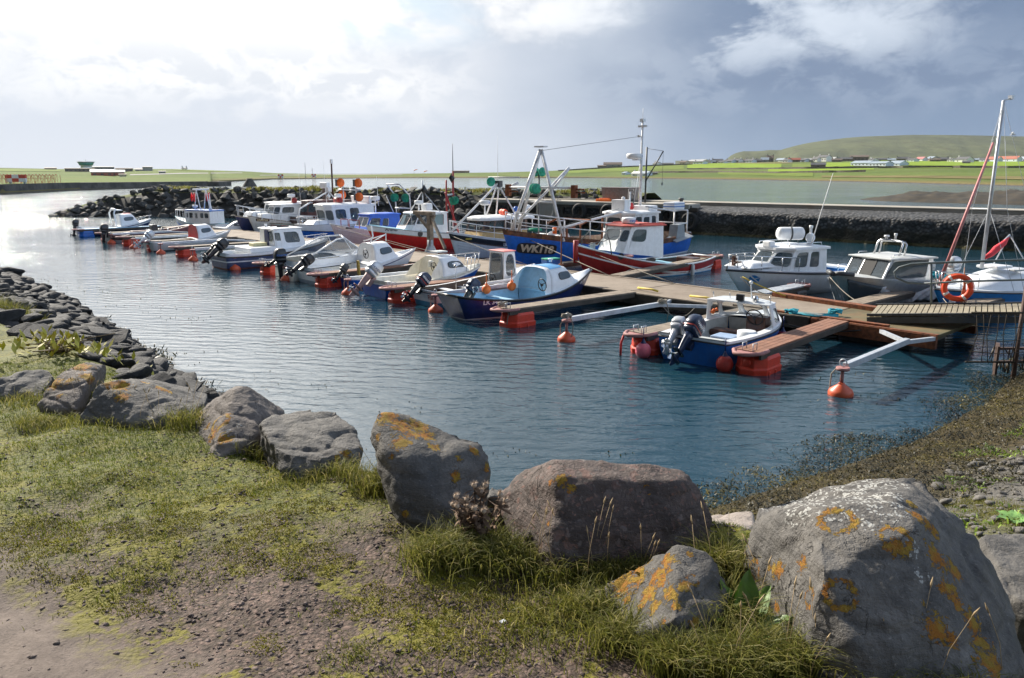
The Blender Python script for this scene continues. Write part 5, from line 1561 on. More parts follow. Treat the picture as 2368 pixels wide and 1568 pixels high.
        if plate:
            pm, ex, ez = plate; m = MB(); ring0 = []; ring1 = []
            hx, hz = W / 2 + ex, size * .36 + ez
            for k in range(28):
                a = 2 * math.pi * k / 28; ca, sa = math.cos(a), math.sin(a)
                dx = hx * (abs(ca) ** .35) * (1 if ca >= 0 else -1); dz = hz * (abs(sa) ** .45) * (1 if sa >= 0 else -1)
                X = x - dx * (1 if sg == 1 else -1); Z = z + size * .36 + dz - dx * slope
                p = s.side(X, Z, sg); ring0.append(p - Vector((0, sg * .02, 0))); ring1.append(p + Vector((0, sg * lift * .6, 0)))
            c0 = s.side(x, z + size * .36, sg)
            m.loft([ring0, ring1], cap0=False, cap1=False)
            m.add(ring1 + [c0 + Vector((0, sg * lift * .6, 0))], [(k, (k + 1) % 28, 28) for k in range(28)])
            m.build('name_plate', pm, parent)
        return o


def text_mesh(string, size, bold=0.0, shear=0.0):
    c = bpy.data.curves.new('t', 'FONT'); c.body = string; c.size = size; c.offset = bold; c.shear = shear; c.extrude = 0.0; c.resolution_u = 3
    o = bpy.data.objects.new('t', c); COL.objects.link(o)
    me = bpy.data.meshes.new_from_object(o.evaluated_get(bpy.context.evaluated_depsgraph_get()))
    bpy.data.objects.remove(o); bpy.data.curves.remove(c)
    me.name = 'lettering'; me.materials.clear()
    return me


def flat_text(parent, string, size, m_, M, bold=0.0, name='lettering', shear=0.0):
    me = text_mesh(string, size, bold, shear); W = max(v.co.x for v in me.vertices); H = max(v.co.y for v in me.vertices)
    for v in me.vertices: v.co = M @ Vector((v.co.x - W / 2, v.co.y - H / 2, 0))
    me.materials.append(m_); o = bpy.data.objects.new(name, me); COL.objects.link(o); o.parent = parent
    return o


def frame_M(o, xdir, ydir):
    x = Vector(xdir).normalized(); y = Vector(ydir).normalized(); z = x.cross(y)
    M = Matrix((x, y, z)).transposed().to_4x4(); M.translation = Vector(o); return M


def rrect(u0, u1, v0, v1, r, n=4):
    """rounded rectangle in 0..1 coordinates, r as a fraction of the smaller side"""
    du, dv = (u1 - u0) * r, (v1 - v0) * r; out = []
    for cx, cy, a0 in ((u1 - du, v1 - dv, 0), (u0 + du, v1 - dv, 90), (u0 + du, v0 + dv, 180), (u1 - du, v0 + dv, 270)):
        for k in range(n + 1):
            a = R(a0 + 90 * k / n); out.append((cx + du * math.cos(a), cy + dv * math.sin(a)))
    return out


def window(parent, quad, uv, glass=None, frame=None, fw=.035, r=.22, th=.012, poly=None):
    """quad: 4 points bl, br, tr, tl seen from outside"""
    bl, br, tr, tl = [Vector(q) for q in quad]
    nrm = (br - bl).cross(tl - bl).normalized()
    f = lambda u, v: (bl * (1 - u) + br * u) * (1 - v) + (tl * (1 - u) + tr * u) * v
    pl = poly or rrect(*uv, r)
    P1 = [f(u, v) for u, v in pl]; c = sum(P1, Vector()) / len(P1)
    out = [c + (p - c) * (1 + fw / max((p - c).length, .01)) for p in P1]
    m = MB(); m.poly([p + nrm * th * .6 for p in P1]); pane = m.build('window', glass or WINGLASS, parent)
    if frame:
        m = MB(); n = len(P1)
        a = [p - nrm * .004 for p in out]; b = [p + nrm * th for p in out]; d = [p + nrm * th for p in P1]; e = [p - nrm * .004 for p in P1]
        for A, Bq in ((a, b), (b, d), (d, e)): m.add(A + Bq, [(k, (k + 1) % n, n + (k + 1) % n, n + k) for k in range(n)])
        m.build('frame', frame, pane)
    return pane


def house_box(parent, plan_b, zb, plan_t, zt, m_, windows=(), roof=None, roof_over=.1, roof_t=.05, crown=.06, name='wheelhouse', glass=None, frame=FRAME, open_edges=(), fw=.035, r=.22, inner=True):
    """prism cabin; plans counter-clockwise from above. windows: (edge, u0,u1,v0,v1). Walls have real openings behind the panes."""
    n = len(plan_b); zbs = zb if isinstance(zb, (list, tuple)) else [zb] * n; zts = zt if isinstance(zt, (list, tuple)) else [zt] * n
    Bp = [Vector((p[0], p[1], z)) for p, z in zip(plan_b, zbs)]; Tp = [Vector((p[0], p[1], z)) for p, z in zip(plan_t, zts)]
    m = MB()
    for i in range(n):
        if i in open_edges: continue
        j = (i + 1) % n; q = (Bp[i], Bp[j], Tp[j], Tp[i]); ws = sorted([w for w in windows if w[0] == i], key=lambda w: w[1])
        f = lambda u, v: (q[0] * (1 - u) + q[1] * u) * (1 - v) + (q[3] * (1 - u) + q[2] * u) * v
        u = 0.0
        for w in ws:
            _, u0, u1, v0, v1 = w[:5]
            if u0 > u: m.poly([f(u, 0), f(u0, 0), f(u0, 1), f(u, 1)])
            m.poly([f(u0, 0), f(u1, 0), f(u1, v0), f(u0, v0)]); m.poly([f(u0, v1), f(u1, v1), f(u1, 1), f(u0, 1)])
            # rounded corners filled back in
            pl = rrect(u0, u1, v0, v1, r if len(w) < 6 else w[5]); k = len(pl) // 4
            for ci, cc in enumerate(((u1, v1), (u0, v1), (u0, v0), (u1, v0))):
                arc = pl[ci * k:(ci + 1) * k]; m.poly([f(*cc)] + [f(*a) for a in arc])
            u = u1
        if u < 1: m.poly([f(u, 0), f(1, 0), f(1, 1), f(u, 1)])
    o = m.build(name, m_, parent)
    md = o.modifiers.new('thick', 'SOLIDIFY'); md.thickness = .03; md.offset = -1
    for w in windows:
        i = w[0]; j = (i + 1) % n
        window(parent, (Bp[i], Bp[j], Tp[j], Tp[i]), w[1:5], glass, frame, fw, r if len(w) < 6 else w[5])
    if roof:
        c = sum(Tp, Vector()) / n; m = MB()
        def off(p, k):
            d = (p - c); d.z = 0; return p + d.normalized() * k
        lo = [off(p, roof_over) for p in Tp]; hi = [off(p, roof_over) + Vector((0, 0, roof_t)) for p in Tp]; inn = [c + (p - c) * .82 + Vector((0, 0, roof_t + crown * .75)) for p in Tp]; ctr = c + Vector((0, 0, roof_t + crown))
        m.loft([lo, hi, inn], cap0=True, cap1=False, sm=False)
        m.add(inn + [ctr], [(k, (k + 1) % n, n) for k in range(n)])
        m.build('roof', roof, parent, bevel=.012)
    return o


def cuddy(parent, hull, x0, x1, h, m_, back=None, w0=.8, front=.35, name='cuddy', zoff=0.0, win=None, crown=.12, tuck=.86, glass=WINGLASS, aft_rake=.0, backmat=None, frame=FRAME, sq=.5):
    """rounded cabin from aft bulkhead x0 to the foot of its raked front x1, standing on the sheer"""
    sts = []; n = 9
    for i in range(n):
        f = i / (n - 1); x = x0 + (x1 - x0) * f
        t = hull.t_at(x); z0 = hull.sheer(t) - .02 + zoff; w = max(hull.beam(t) * w0, .05)
        hh = h * (1 - max(0, (f - (1 - front)) / front) ** 1.5 * .96) + (hull.sheer(hull.t_at(x0)) - hull.sheer(t)) * .8
        hh = max(hh, .03)
        ring = []
        for k in range(15):
            a = math.pi * k / 14; ca, sa = math.cos(a), math.sin(a)
            yy = w * (1 if ca >= 0 else -1) * abs(ca) ** sq * (1 - (1 - tuck) * sa); zz = z0 + hh * sa ** .62 * (1 - crown * abs(ca) * sa)
            ring.append(Vector((x - aft_rake * sa * (1 if i == 0 else 0) + 0 * f, yy, zz)))
        sts.append(ring)
    m = MB(); m.loft(sts, close=False, cap0=True, cap1=True, mi=0, capmi=1)
    o = m.build(name, [m_, backmat or m_], parent, bevel=0)
    # side windows following the loft
    if win:
        for sg in (1, -1):
            f0, f1, k0, k1 = win
            pts = []
            for u, v in rrect(f0, f1, k0, k1, .3, 4):
                a = min(max(u, 0), .999) * (n - 1); i = int(a); fr = a - i
                b = v; k = int(min(b, 6)); fk = b - k
                pf = lambda ii, kk: sts[ii][kk if sg == 1 else 14 - kk]
                p = (pf(i, k) * (1 - fk) + pf(i, k + 1) * fk) * (1 - fr) + (pf(i + 1, k) * (1 - fk) + pf(i + 1, k + 1) * fk) * fr
                pts.append(p)
            c = sum(pts, Vector()) / len(pts); nr = Vector((.08, sg, .35)).normalized()
            fo = [c + (p - c) * 1.10 + nr * .012 for p in pts]
            m = MB(); m.poly([p + nr * .022 for p in pts]); pn = m.build('window', glass, parent)
            m = MB(); N_ = len(pts); pi_ = [p + nr * .024 for p in pts]
            m.add(fo + pi_, [(q, (q + 1) % N_, N_ + (q + 1) % N_, N_ + q) for q in range(N_)]); m.build('frame', frame, pn)
    return sts


def outboard(parent, x, z, y=0.0, tilt=0.0, cowl=BLACK, leg=BLACK, k=1.0, text=None, tmat=None, steer=0.0, band=None):
    k *= .80
    """motor on the transom; pivot at (x, y, z); tilt swings the leg up and aft"""
    M = Matrix.Translation((x, y, z)) @ Matrix.Rotation(steer, 4, 'Z') @ Matrix.Rotation(tilt, 4, 'Y') @ Matrix.Scale(k, 4)
    T = lambda p: M @ Vector(p)
    def rr(zz, cx, lx, wy, s_=.38):
        o = []
        for q in range(16):
            a = 2 * math.pi * q / 16; ca, sa = math.cos(a), math.sin(a)
            o.append(T((cx + lx * (abs(ca) ** s_) * (1 if ca > 0 else -1), wy * (abs(sa) ** s_) * (1 if sa > 0 else -1), zz)))
        return o
    m = MB()
    m.loft([rr(.02, -.20, .13, .10, .6), rr(-.15, -.20, .11, .075, .7), rr(-.52, -.19, .085, .045, .8), rr(-.56, -.19, .085, .045, .8)])
    m.loft([rr(-.55, -.22, .20, .10, .7), rr(-.57, -.22, .20, .10, .7)])
    m.loft([rr(-.57, -.19, .085, .035, .8), rr(-.70, -.19, .075, .03, .9)])
    prof = [(.0, -.20), (.05, -.16), (.062, -.02), (.058, .12), (.045, .18)]
    Mr = (M @ Matrix.Translation((-.19, 0, -.74)) @ Matrix.Rotation(R(-90), 4, 'Y')).to_3x3(); 
    m.lathe([(r_, z_) for r_, z_ in prof], T((-.19, 0, -.74)), 12, M=Mr)
    m.add([T((-.10, .008, -.78)), T((-.30, .008, -.78)), T((-.30, .006, -.96)), T((-.22, .006, -.96)), T((-.10, -.008, -.78)), T((-.30, -.008, -.78)), T((-.30, -.006, -.96)), T((-.22, -.006, -.96))], [(0, 1, 2, 3), (7, 6, 5, 4), (0, 4, 5, 1), (1, 5, 6, 2), (2, 6, 7, 3), (3, 7, 4, 0)])
    m.add(*(lambda b: b)(([T(p) for p in ((-.06, -.11, .05), (.05, -.11, .05), (.05, -.11, -.30), (-.06, -.11, -.30), (-.06, .11, .05), (.05, .11, .05), (.05, .11, -.30), (-.06, .11, -.30))], [(0, 1, 2, 3), (7, 6, 5, 4), (0, 4, 5, 1), (1, 5, 6, 2), (2, 6, 7, 3), (3, 7, 4, 0)])))
    e = m.build('outboard_motor', leg, parent)
    m = MB()
    m.loft([rr(.0, -.19, .15, .115, .55), rr(.05, -.19, .20, .15), rr(.14, -.19, .225, .17)]); m.loft([rr(.145, -.19, .23, .172), rr(.26, -.19, .235, .175), rr(.40, -.18, .22, .165), rr(.49, -.16, .18, .13), rr(.53, -.15, .11, .08)])
    m.build('cowl', cowl, e)
    if band:
        m = MB(); m.loft([rr(.125, -.19, .236, .178), rr(.155, -.19, .238, .18)], cap0=False, cap1=False); m.build('stripe', band, e)
    m = MB()
    for b in range(3):
        a = b * 2.094 + .4; ca, sa = math.cos(a), math.sin(a); ca2, sa2 = math.cos(a + .7), math.sin(a + .7)
        pts = [(-.40, .03 * ca, -.74 + .03 * sa), (-.37, .13 * ca, -.74 + .13 * sa), (-.42, .15 * math.cos(a + .35), -.74 + .15 * math.sin(a + .35)), (-.44, .12 * ca2, -.74 + .12 * sa2), (-.43, .03 * ca2, -.74 + .03 * sa2)]
        m.poly([T(p) for p in pts])
    m.lathe([(.035, 0), (.03, .10), (.01, .12)], T((-.37, 0, -.74)), 10, M=Mr)
    p = m.build('propeller', STEEL if k > .9 else ALU, e); md = p.modifiers.new('t', 'SOLIDIFY'); md.thickness = .012
    if text:
        for sg in (1, -1):
            Mt = M @ frame_M((-.19, sg * .178, .27), (-sg, 0, 0) if sg == 1 else (1, 0, 0), (0, 0, 1))
            flat_text(e, text, .10, tmat or WHITEP, Mt, .002)
    return e


def rail(parent, pts, r=.016, stan=(), zdeck=None, m_=None, name='rail', mid=None):
    m = MB(); m.tube(pts, r, 7)
    if mid: m.tube([Vector(a) * (1 - mid) + Vector(b) * mid for a, b in zip(pts, stan)], r * .8, 6)
    for a, b in zip(pts, stan):
        if b is not None: m.tube([a, b], r * .9, 6)
    return m.build(name, m_ or STEEL, parent)


def hull_rail(parent, h, t0, t1, hgt, n=8, inset=.06, r=.018, m_=None, mid=None, both=True, bow=True, name='rail'):
    m_ = m_ or STEEL; m = MB(); sides = []
    for sg in (1, -1):
        b = [h.pt(t0 + (t1 - t0) * i / (n - 1), h.sheer(t0 + (t1 - t0) * i / (n - 1)), sg, inset) for i in range(n)]
        a = [p + Vector((.10 * hgt, sg * .04, hgt)) for p in b]
        if not bow:
            a[0] = b[0] + Vector((.02, 0, .02)) if False else a[0]
        sides.append(a)
        for p, q in zip(a, b): m.tube([p, q], r * .9, 6)
        if mid: m.tube([p * mid + q * (1 - mid) for p, q in zip(a, b)], r * .8, 6)
        if not bow: m.tube(a, r, 7)
    if bow: m.tube(sides[0] + [ (sides[0][-1] + sides[1][-1]) / 2 + Vector((.16, 0, 0))] + sides[1][::-1], r, 7)
    return m.build(name, m_, parent)


def radar(parent, p, r=.30, h=.22, txt=None, pole=0.0):
    p = Vector(p); m = MB(); m.lathe([(r * .55, -.03), (r * .9, 0), (r, .03), (r, h * .72), (r * .93, h * .95), (r * .5, h)], p + Vector((0, 0, pole)), 22)
    if pole: m.lathe([(.05, 0), (.04, pole)], p, 8)
    o = m.build('radar_scanner', WHITEP, parent)
    if txt:
        me = text_mesh(txt, h * .55, .004); W = max(v.co.x for v in me.vertices)
        for v in me.vertices:
            a = (v.co.x - W / 2) / r; z = p.z + pole + h * .25 + v.co.y
            v.co = (p.x + (r + .006) * math.cos(math.pi * .5 + .35 - a), p.y + (r + .006) * math.sin(math.pi * .5 + .35 - a), z)
        me.materials.append(BLUE2); t = bpy.data.objects.new('lettering', me); COL.objects.link(t); t.parent = o
    return o


def aerial(parent, a, b, r=.012, m_=None):
    m = MB(); m.tube([a, Vector(a).lerp(Vector(b), .5), b], [r, r * .8, r * .4], 5); return m.build('aerial', m_ or WHITEP, parent)


def wheel(parent, p, r=.19, tilt=.5, m_=None):
    M = Matrix.Translation(p) @ Matrix.Rotation(R(90) - tilt, 4, 'Y')
    m = MB(); m.tube([M @ Vector((r * math.cos(a), r * math.sin(a), 0)) for a in np.linspace(0, 6.283, 25)[:-1]], .016, 7, closed=True)
    for k in range(3):
        a = k * 2.094; m.tube([M @ Vector((0, 0, -.03)), M @ Vector((r * math.cos(a), r * math.sin(a), 0))], .013, 5)
    m.lathe([(.045, -.04), (.045, .01)], M @ Vector((0, 0, 0)), 10, M=M.to_3x3())
    return m.build('steering_wheel', m_ or BLACK, parent)


def boat(label, loc, ang, cat='boat', name='moored_boat', group='boats moored at the jetty', roll=0.0, trim=0.0):
    return thing(name, label, cat, (loc[0], loc[1], 0), R(ang), group, rx=roll, ry=trim)


def stern_at(px, py, L, ang):
    p = P(px, py, 0); return p + Vector((math.cos(R(ang)), math.sin(R(ang)), 0)) * L / 2


def bow_at(px, py, z, L, ang):
    """boat centre from the picture of its bow tip (height z); ang = heading"""
    p = P(px, py, z); return p - Vector((math.cos(R(ang)), math.sin(R(ang)), 0)) * L / 2


def mooring(parent_label, a, b, sag=.15, m_=None, r=.014):
    m = MB(); a = Vector(a); b = Vector(b)
    m.tube([a.lerp(b, k / 8) - Vector((0, 0, sag * 4 * (k / 8) * (1 - k / 8))) for k in range(9)], r, 5)
    o = m.build('mooring_line', m_ or ROPE); tag(o, parent_label, 'mooring line'); return o


def ball(label, p, r, m_, top=True, group='round fenders'):
    t = thing('ball_fender', label, 'fender', p, 0, group)
    m = MB(); m.sphere((0, 0, 0), r, 18, sq=(1, 1, 1.08)); m.build('ball', m_, t)
    m = MB(); m.lathe([(r * .62, r * .78), (r * .3, r * 1.08), (r * .14, r * 1.4), (r * .1, r * 1.55)], n=12); m.tube([(0, 0, r * 1.5), (0, 0, r * 1.5 + .3)], .012, 5); m.build('neck', NAVY if m_ is not ORANGE else ORANGE, t)
    return t


def plan4(xa, xf, wa, wf): return [(xf, -wf), (xf, wf), (xa, wa), (xa, -wa)]


def plan6(xa, xs, xf, wa, ws, wf): return [(xs, -ws), (xf, -wf), (xf, wf), (xs, ws), (xa, wa), (xa, -wa)]


def thwart(parent, h, x, z, w=.22, m_=WOOD, name='thwart'):
    t = h.t_at(x); y = h.pt(t, z).y - .06; m = MB(); m.box((x, 0, z), (w, 2 * y, .04)); return m.build(name, m_, parent, bevel=.006)


def wipers(parent, pts):
    m = MB()
    for a, b in pts: m.tube([a, b], .008, 4)
    return m.build('wiper', BLACK, parent)


# ---- open blue dinghy in front (N11)
b = boat('open blue and white dinghy with two tilted outboards and a clear windscreen, nearest boat', stern_at(1598, 840, 4.5, 49), 49)
DINGHY = b
h = Hull(4.5, 2.0, (.62, .58, .66), tw=.86, d=.25, rake=.7, srake=.05, tm=.45, p=2.6, e0=.5, e1=.9)
h.build(b, [ANTIFOUL, BLUE2, WHITE, mat('grey_transom', rgb(.28, .30, .29), .6, var=.2, dirt=GRIME)], [(('z', -.02), 0), (('s', .06), 1), (('s', 0), 2)], transom_mat=None)
h.inner(b, mat('grey_inside', rgb(.40, .41, .40), .65, var=.1, dirt=rgb(.22, .2, .16)), .03, .74, .06, .20, capmat=WHITE)
h.deck(b, WHITE, .735, 1.0, 0, .07, name='foredeck'); h.rub(b, FRAME, .022, .07)
m = MB(); m.box((-2.22, .1, .34), (.05, .9, .42)); m.build('transom_well', MATS['grey_transom'], b)
zb = .62
house_box(b, plan6(.15, .80, 1.15, .88, .82, .36), [.62, .66, .66, .62, .58, .58], plan6(.02, .50, .72, .80, .74, .34), 1.13, WHITE,
          [(1, .12, .88, .12, .80), (0, .12, .88, .12, .80), (2, .12, .88, .12, .80), (3, .12, .72, .14, .82), (5, .28, .88, .14, .82)], WHITE, .04, .03, .05, 'cuddy', GLASS, FRAME, open_edges=(4,), fw=.022)
m = MB(); pts = [(.27, y, 1.16 + .06 * (1 - (y / .8) ** 2)) for y in np.linspace(-.80, .80, 13)]; top = [(.08 , y * .97, 1.19 + .46 * (1 - abs(y / .8) ** 7 * .55)) for y in np.linspace(-.80, .80, 13)]
m.add(pts + top, [(k, k + 1, 14 + k, 13 + k) for k in range(12)], 0, True); m.build('clear_windscreen', glassmat('acrylic', (.93, .95, .95), .86, .12), b)
m = MB()
for y in (-.75, -.3, .3, .75): m.tube([(.24, y, 1.14), (.17, y, 1.33)], .012, 5)
m.build('screen_clips', STEEL, b)
m = MB(); m.box((.04, -.05, 1.27), (.10, .20, .16)); m.build('flood_lamp', BLACK, b, bevel=.02)
m = MB(); m.lathe([(.07, 0), (.075, .10), (.04, .17)], (.12, -.42, 1.17), 12); m.build('deck_lamp', STEEL, b)
m = MB(); m.tube([(.47, -.15, 1.18), (.40, -.15, 1.58)], .014, 6); m.sphere((.40, -.15, 1.62), .045, 10); m.build('light_staff', WHITE, b)
wheel(b, Vector((.12, -.42, .80)), .21, .35)
m = MB(); m.box((.36, -.42, .50), (.34, .5, .6)); m.build('console', BROWN, b, bevel=.02)
m = MB(); m.box((-.55, -.0, .22), (.55, .60, .36), taper=(.96, .96)); m.build('cooler_box', mat('pale_cooler', rgb(.30, .40, .56), .5, var=.08), b, bevel=.03)
thwart(b, h, -1.0, .34, .22, LTGREY); thwart(b, h, -1.75, .40, .26, LTGREY, 'stern_bench')
m = MB(); m.loft([[Vector((-.75 + .02 * z, -.62 + .22 * math.cos(a), .36 + z)) + Vector((.20 * math.sin(a), 0, 0)) for a in np.linspace(0, 6.283, 15)[:-1]] for z in (0, .12, .26)]); m.build('bucket', WHITE, b)
m = MB(); m.box((.18, .35, .30), (.4, .75, .18)); m.build('cushion', BROWN, b, bevel=.05)
m = MB()
for k in range(6): m.tube([(.55 - .06 * k, .80 - .01 * k, .78 + .03 * math.sin(k)), (.50 - .06 * k, .80, .82 + .02 * math.cos(k * 2))], .03, 6)
m.build('orange_line', ORANGE, b)
DKBLUE = mat('dark_blue_cowl', rgb(.018, .030, .065), .25, var=.1)
outboard(b, -2.2, .56, .44, R(58), SILVER, SILVER, 1.05, 'HONDA', NAVY, R(8))
outboard(b, -2.2, .56, .02, R(46), DKBLUE, DKBLUE, 1.22, 'YAMAHA', WHITEP, R(-6), DKRED)

# ---- navy numbered boat (N10)
b = boat('navy blue clinker boat with pale blue cuddy and white number on its bow and stern', (P(1091, 736) + Vector((-.25, .15, 0)) + Vector((math.cos(R(40)), math.sin(R(40)), 0)) * 2.7), 40)
h = Hull(5.6, 2.05, (.78, .52, 1.05), tw=.50, d=.3, rake=.75, srake=.55, tm=.45, p=2.2, e0=.62, e1=.95)
h.build(b, [WHITEP, NAVY, BLACK], [(('z', .03), 0), (('s', .08), 1), (('s', 0), 2)])
h.inner(b, PALEBLUE, .04, .60, .10, .07, capmat=BLACK); h.deck(b, WHITE, .58, .985, .02, .08, name='foredeck', inset=.03); h.rub(b, BLACK, .035, .02)
sts = cuddy(b, h, .15, 1.75, .80, WHITE, w0=.84, front=.45, win=(.30, .66, 1.2, 3.2), backmat=PALEBLUE, aft_rake=-.10, sq=.35)
m = MB(); m.loft([[p + Vector((0, 0, .012)) for p in r[5:10]] for r in sts[1:5]], close=False, cap0=False, cap1=False); m.build('roof_panel', SKYBLUE, b)
m = MB()
for sg in (1, -1):
    a = sts[0]; k = 0 if sg == 1 else 14; q = a[k]
    arch = [a[(j if sg == 1 else 14 - j)] for j in range(8)]
    m = MB(); m.add([p + Vector((0, 0, 0)) for p in arch] + [p + Vector((-.16 * (1 - j / 7) ** 2 - .10, 0, -.01)) for j, p in enumerate(arch)], [(j, j + 1, 9 + j, 8 + j) for j in range(7)]); m.build('coaming', WHITE, b)
wheel(b, Vector((-.06, -.62, .82)), .19, .1)
m = MB(); m.tube([(1.25, -.1, 1.1), (1.25, -.1, 2.35)], [.026, .018], 8); m.lathe([(.10, 0), (.08, .03)], (1.25, -.1, 1.32), 10); m.build('mast', RUST, b)
m = MB(); m.lathe([(.05, 0), (.05, .06), (.09, .08), (.09, .11), (.03, .12)], (.95, .1, 1.42), 12); m.build('roof_vent', WHITE, b)
h.text(b, 'LK 3463', -2.22, .46, .19, WHITEP, -1, bold=.006); h.text(b, 'LK 3463', 2.0, .72, .15, WHITEP, -1, bold=.004, slope=-.16)
outboard(b, -2.35, .70, .0, R(38), DKBLUE, BLACK, 1.0)
m = MB()
for k in range(2): m.tube([(-2.6 + .1 * k, -.35 + .6 * k, .78), (-2.6 + .1 * k, -.33 + .6 * k, .95), (-2.4 + .1 * k, -.3 + .6 * k, .95), (-2.35 + .1 * k, -.3 + .6 * k, .74)], .014, 6)
m.build('stern_hoop', STEEL, b); thwart(b, h, -1.0, .38, .22, PALEBLUE)
c = Vector(b.location); ca, sa = math.cos(R(40)), math.sin(R(40))
def loc2(bx, by, bz): return Vector((c.x + bx * ca - by * sa, c.y + bx * sa + by * ca, bz))
ball('orange teardrop fender in the navy boat, nearer its stern', loc2(-1.15, .86, .62), .15, ORANGE, group='orange teardrop fenders')
ball('orange teardrop fender in the navy boat, by the pale blue cuddy', loc2(-.05, .90, .62), .15, ORANGE, group='orange teardrop fenders')
t = thing('fish_box', 'blue box with a green lid standing on the jetty behind the navy boat', 'box', P(1273, 618, .5), R(30))
m = MB(); m.box((0, 0, .16), (.62, .42, .32), taper=(1.06, 1.06)); m.build('body', BLUE2, t, bevel=.02)
m = MB(); m.box((0, 0, .35), (.68, .46, .06)); m.build('lid', GREENC, t, bevel=.02)

# ---- white open boat with shelter (N9)
b = boat('white open boat with a small red-topped shelter and a black tilted outboard', stern_at(984, 708, 4.85, 40), 40)
h = Hull(4.75, 1.8, (.56, .55, 1.05), tw=.78, d=.25, rake=.7, srake=.12, p=2.2, e0=.5)
h.build(b, [mat('light_blue_bottom', rgb(.06, .26, .42), .5, var=.15), WHITEP], [(('z', .17), 0), (('s', 0), 1)])
h.inner(b, mat('brown_sole', rgb(.13, .085, .055), .7, var=.25), .05, .80, .14, .09, capmat=WHITEP); h.deck(b, WHITEP, .79, .99, .03, .05, name='foredeck', inset=.03); h.rub(b, WHITEP, .03, .02); h.rub(b, BLACK, .012, .10, name='rub_strip')
house_box(b, plan4(.55, 1.23, .46, .40), [.45] * 4, plan4(.61, 1.11, .40, .36), 1.62, WHITEP, [(0, .07, .93, .30, .95, .1), (1, .14, .86, .28, .92, .3), (3, .14, .86, .28, .92, .3), (2, .07, .93, .10, .95, .1)], PINKRED, .06, .03, .02, 'shelter', FILM, None)
wheel(b, Vector((.22, -.25, .72)), .17, .2)
m = MB(); m.lathe([(.08, -.25), (.11, -.2), (.11, .2), (.08, .25)], (-.35, -.1, .30), 12, M=Matrix.Rotation(R(90), 3, 'Y')); m.build('fuel_can', LTGREY, b)
m = MB(); m.tube([(-.5, -.78, .66), (.5, -.82, .70), (1.2, -.66, .86)], .05, 8); m.build('oar', WHITEP, b)
flat_text(b, 'Fish', .20, mat('dark_red_ink', rgb(.20, .02, .03), .5), frame_M((-2.50, -.40, .34), (0, -1, 0), (-.15, 0, 1)), .004)
outboard(b, -2.42, .60, .18, R(48), DKBLUE, BLACK, 1.1, 'MARINER', WHITEP, 0, DKRED)
m = MB(); m.tube([(-1.7, -.72, .56), (-1.7, -.72, 1.3)], .012, 6); m.lathe([(.02, 0), (.09, .05), (.02, .10)], (-1.7, -.72, 1.3), 10); m.build('stern_light', STEEL, b)
thwart(b, h, -1.3, .40, .24, WHITEP); thwart(b, h, -.45, .38, .2, WHITEP)

# ---- cream cuddy boat with blue hull (N8)
b = boat('cream cuddy boat with blue hull, roof hatch and a big silver outboard', stern_at(868, 686, 4.75, 40), 40)
h = Hull(4.75, 2.0, (.60, .55, .80), tw=.84, d=.25, rake=.7, srake=.1, p=2.4, e0=.5)
h.build(b, [ANTIFOUL, BLUEHULL, CREAM], [(('z', .0), 0), (('s', .12), 1), (('s', 0), 2)])
h.inner(b, CREAM, .04, .56, .10, .12, capmat=CREAM); h.deck(b, CREAM, .55, .985, .01, .08, name='foredeck'); h.rub(b, WHITEP, .025, .11)
sts = cuddy(b, h, .0, 1.55, .74, WHITE, w0=.82, front=.5, win=(.22, .72, 1.0, 3.0), backmat=CREAM, aft_rake=-.05, sq=.38)
m = MB(); m.box((.45, .1, 1.42), (.50, .46, .05)); m.build('hatch', LTGREY, b, bevel=.012)
m = MB()
for sg in (1, -1):
    arch = [sts[0][(j if sg == 1 else 14 - j)] for j in range(6)]
    m = MB(); m.add(arch + [p + Vector((-.55 * (1 - j / 5) ** 1.6 - .03, 0, -.02)) for j, p in enumerate(arch)], [(j, j + 1, 7 + j, 6 + j) for j in range(5)]); m.build('coaming', CREAM, b)
hull_rail(b, h, .80, .96, .50, 4, .05)
wheel(b, Vector((-.12, -.40, .92)), .18, .1)
m = MB(); m.box((-.06, -.1, 1.0), (.1, .22, .26)); m.build('fire_extinguisher', LTGREY, b, bevel=.04)
outboard(b, -2.42, .64, .05, R(46), SILVER, mat('pinkish_primer', rgb(.36, .22, .20), .6, var=.15), 1.35, 'HONDA', NAVY)
thwart(b, h, -1.6, .40, .3, CREAM, 'stern_bench')

# ---- small blue skiff (N7)
b = boat('small blue skiff with white gunwale and a yellow post, wedged beside the cream cuddy boat', stern_at(800, 664, 4.4, 40), 40)
h = Hull(4.4, 1.6, (.50, .45, .75), tw=.75, d=.2, rake=.6, srake=.1, e0=.5)
h.build(b, [ANTIFOUL, BLUEHULL, WHITEP, BLUE2], [(('z', .0), 0), (('s', .16), 1), (('s', .06), 2), (('s', 0), 3)]); h.inner(b, WOODDK, .04, .93, .10, .06, capmat=WHITEP); h.rub(b, WHITEP, .022, .05)
for x in (-1.3, -.4, .6): thwart(b, h, x, .32, .22, WHITEP)
m = MB(); m.beam((-1.9, -.55, .2), (-1.95, -.55, 1.05), .13, .07); m.build('post', mat('yellow_ochre_post', rgb(.36, .24, .03), .7, var=.2), b)
outboard(b, -2.2, .54, .1, R(40), DKGREY, BLACK, .78)

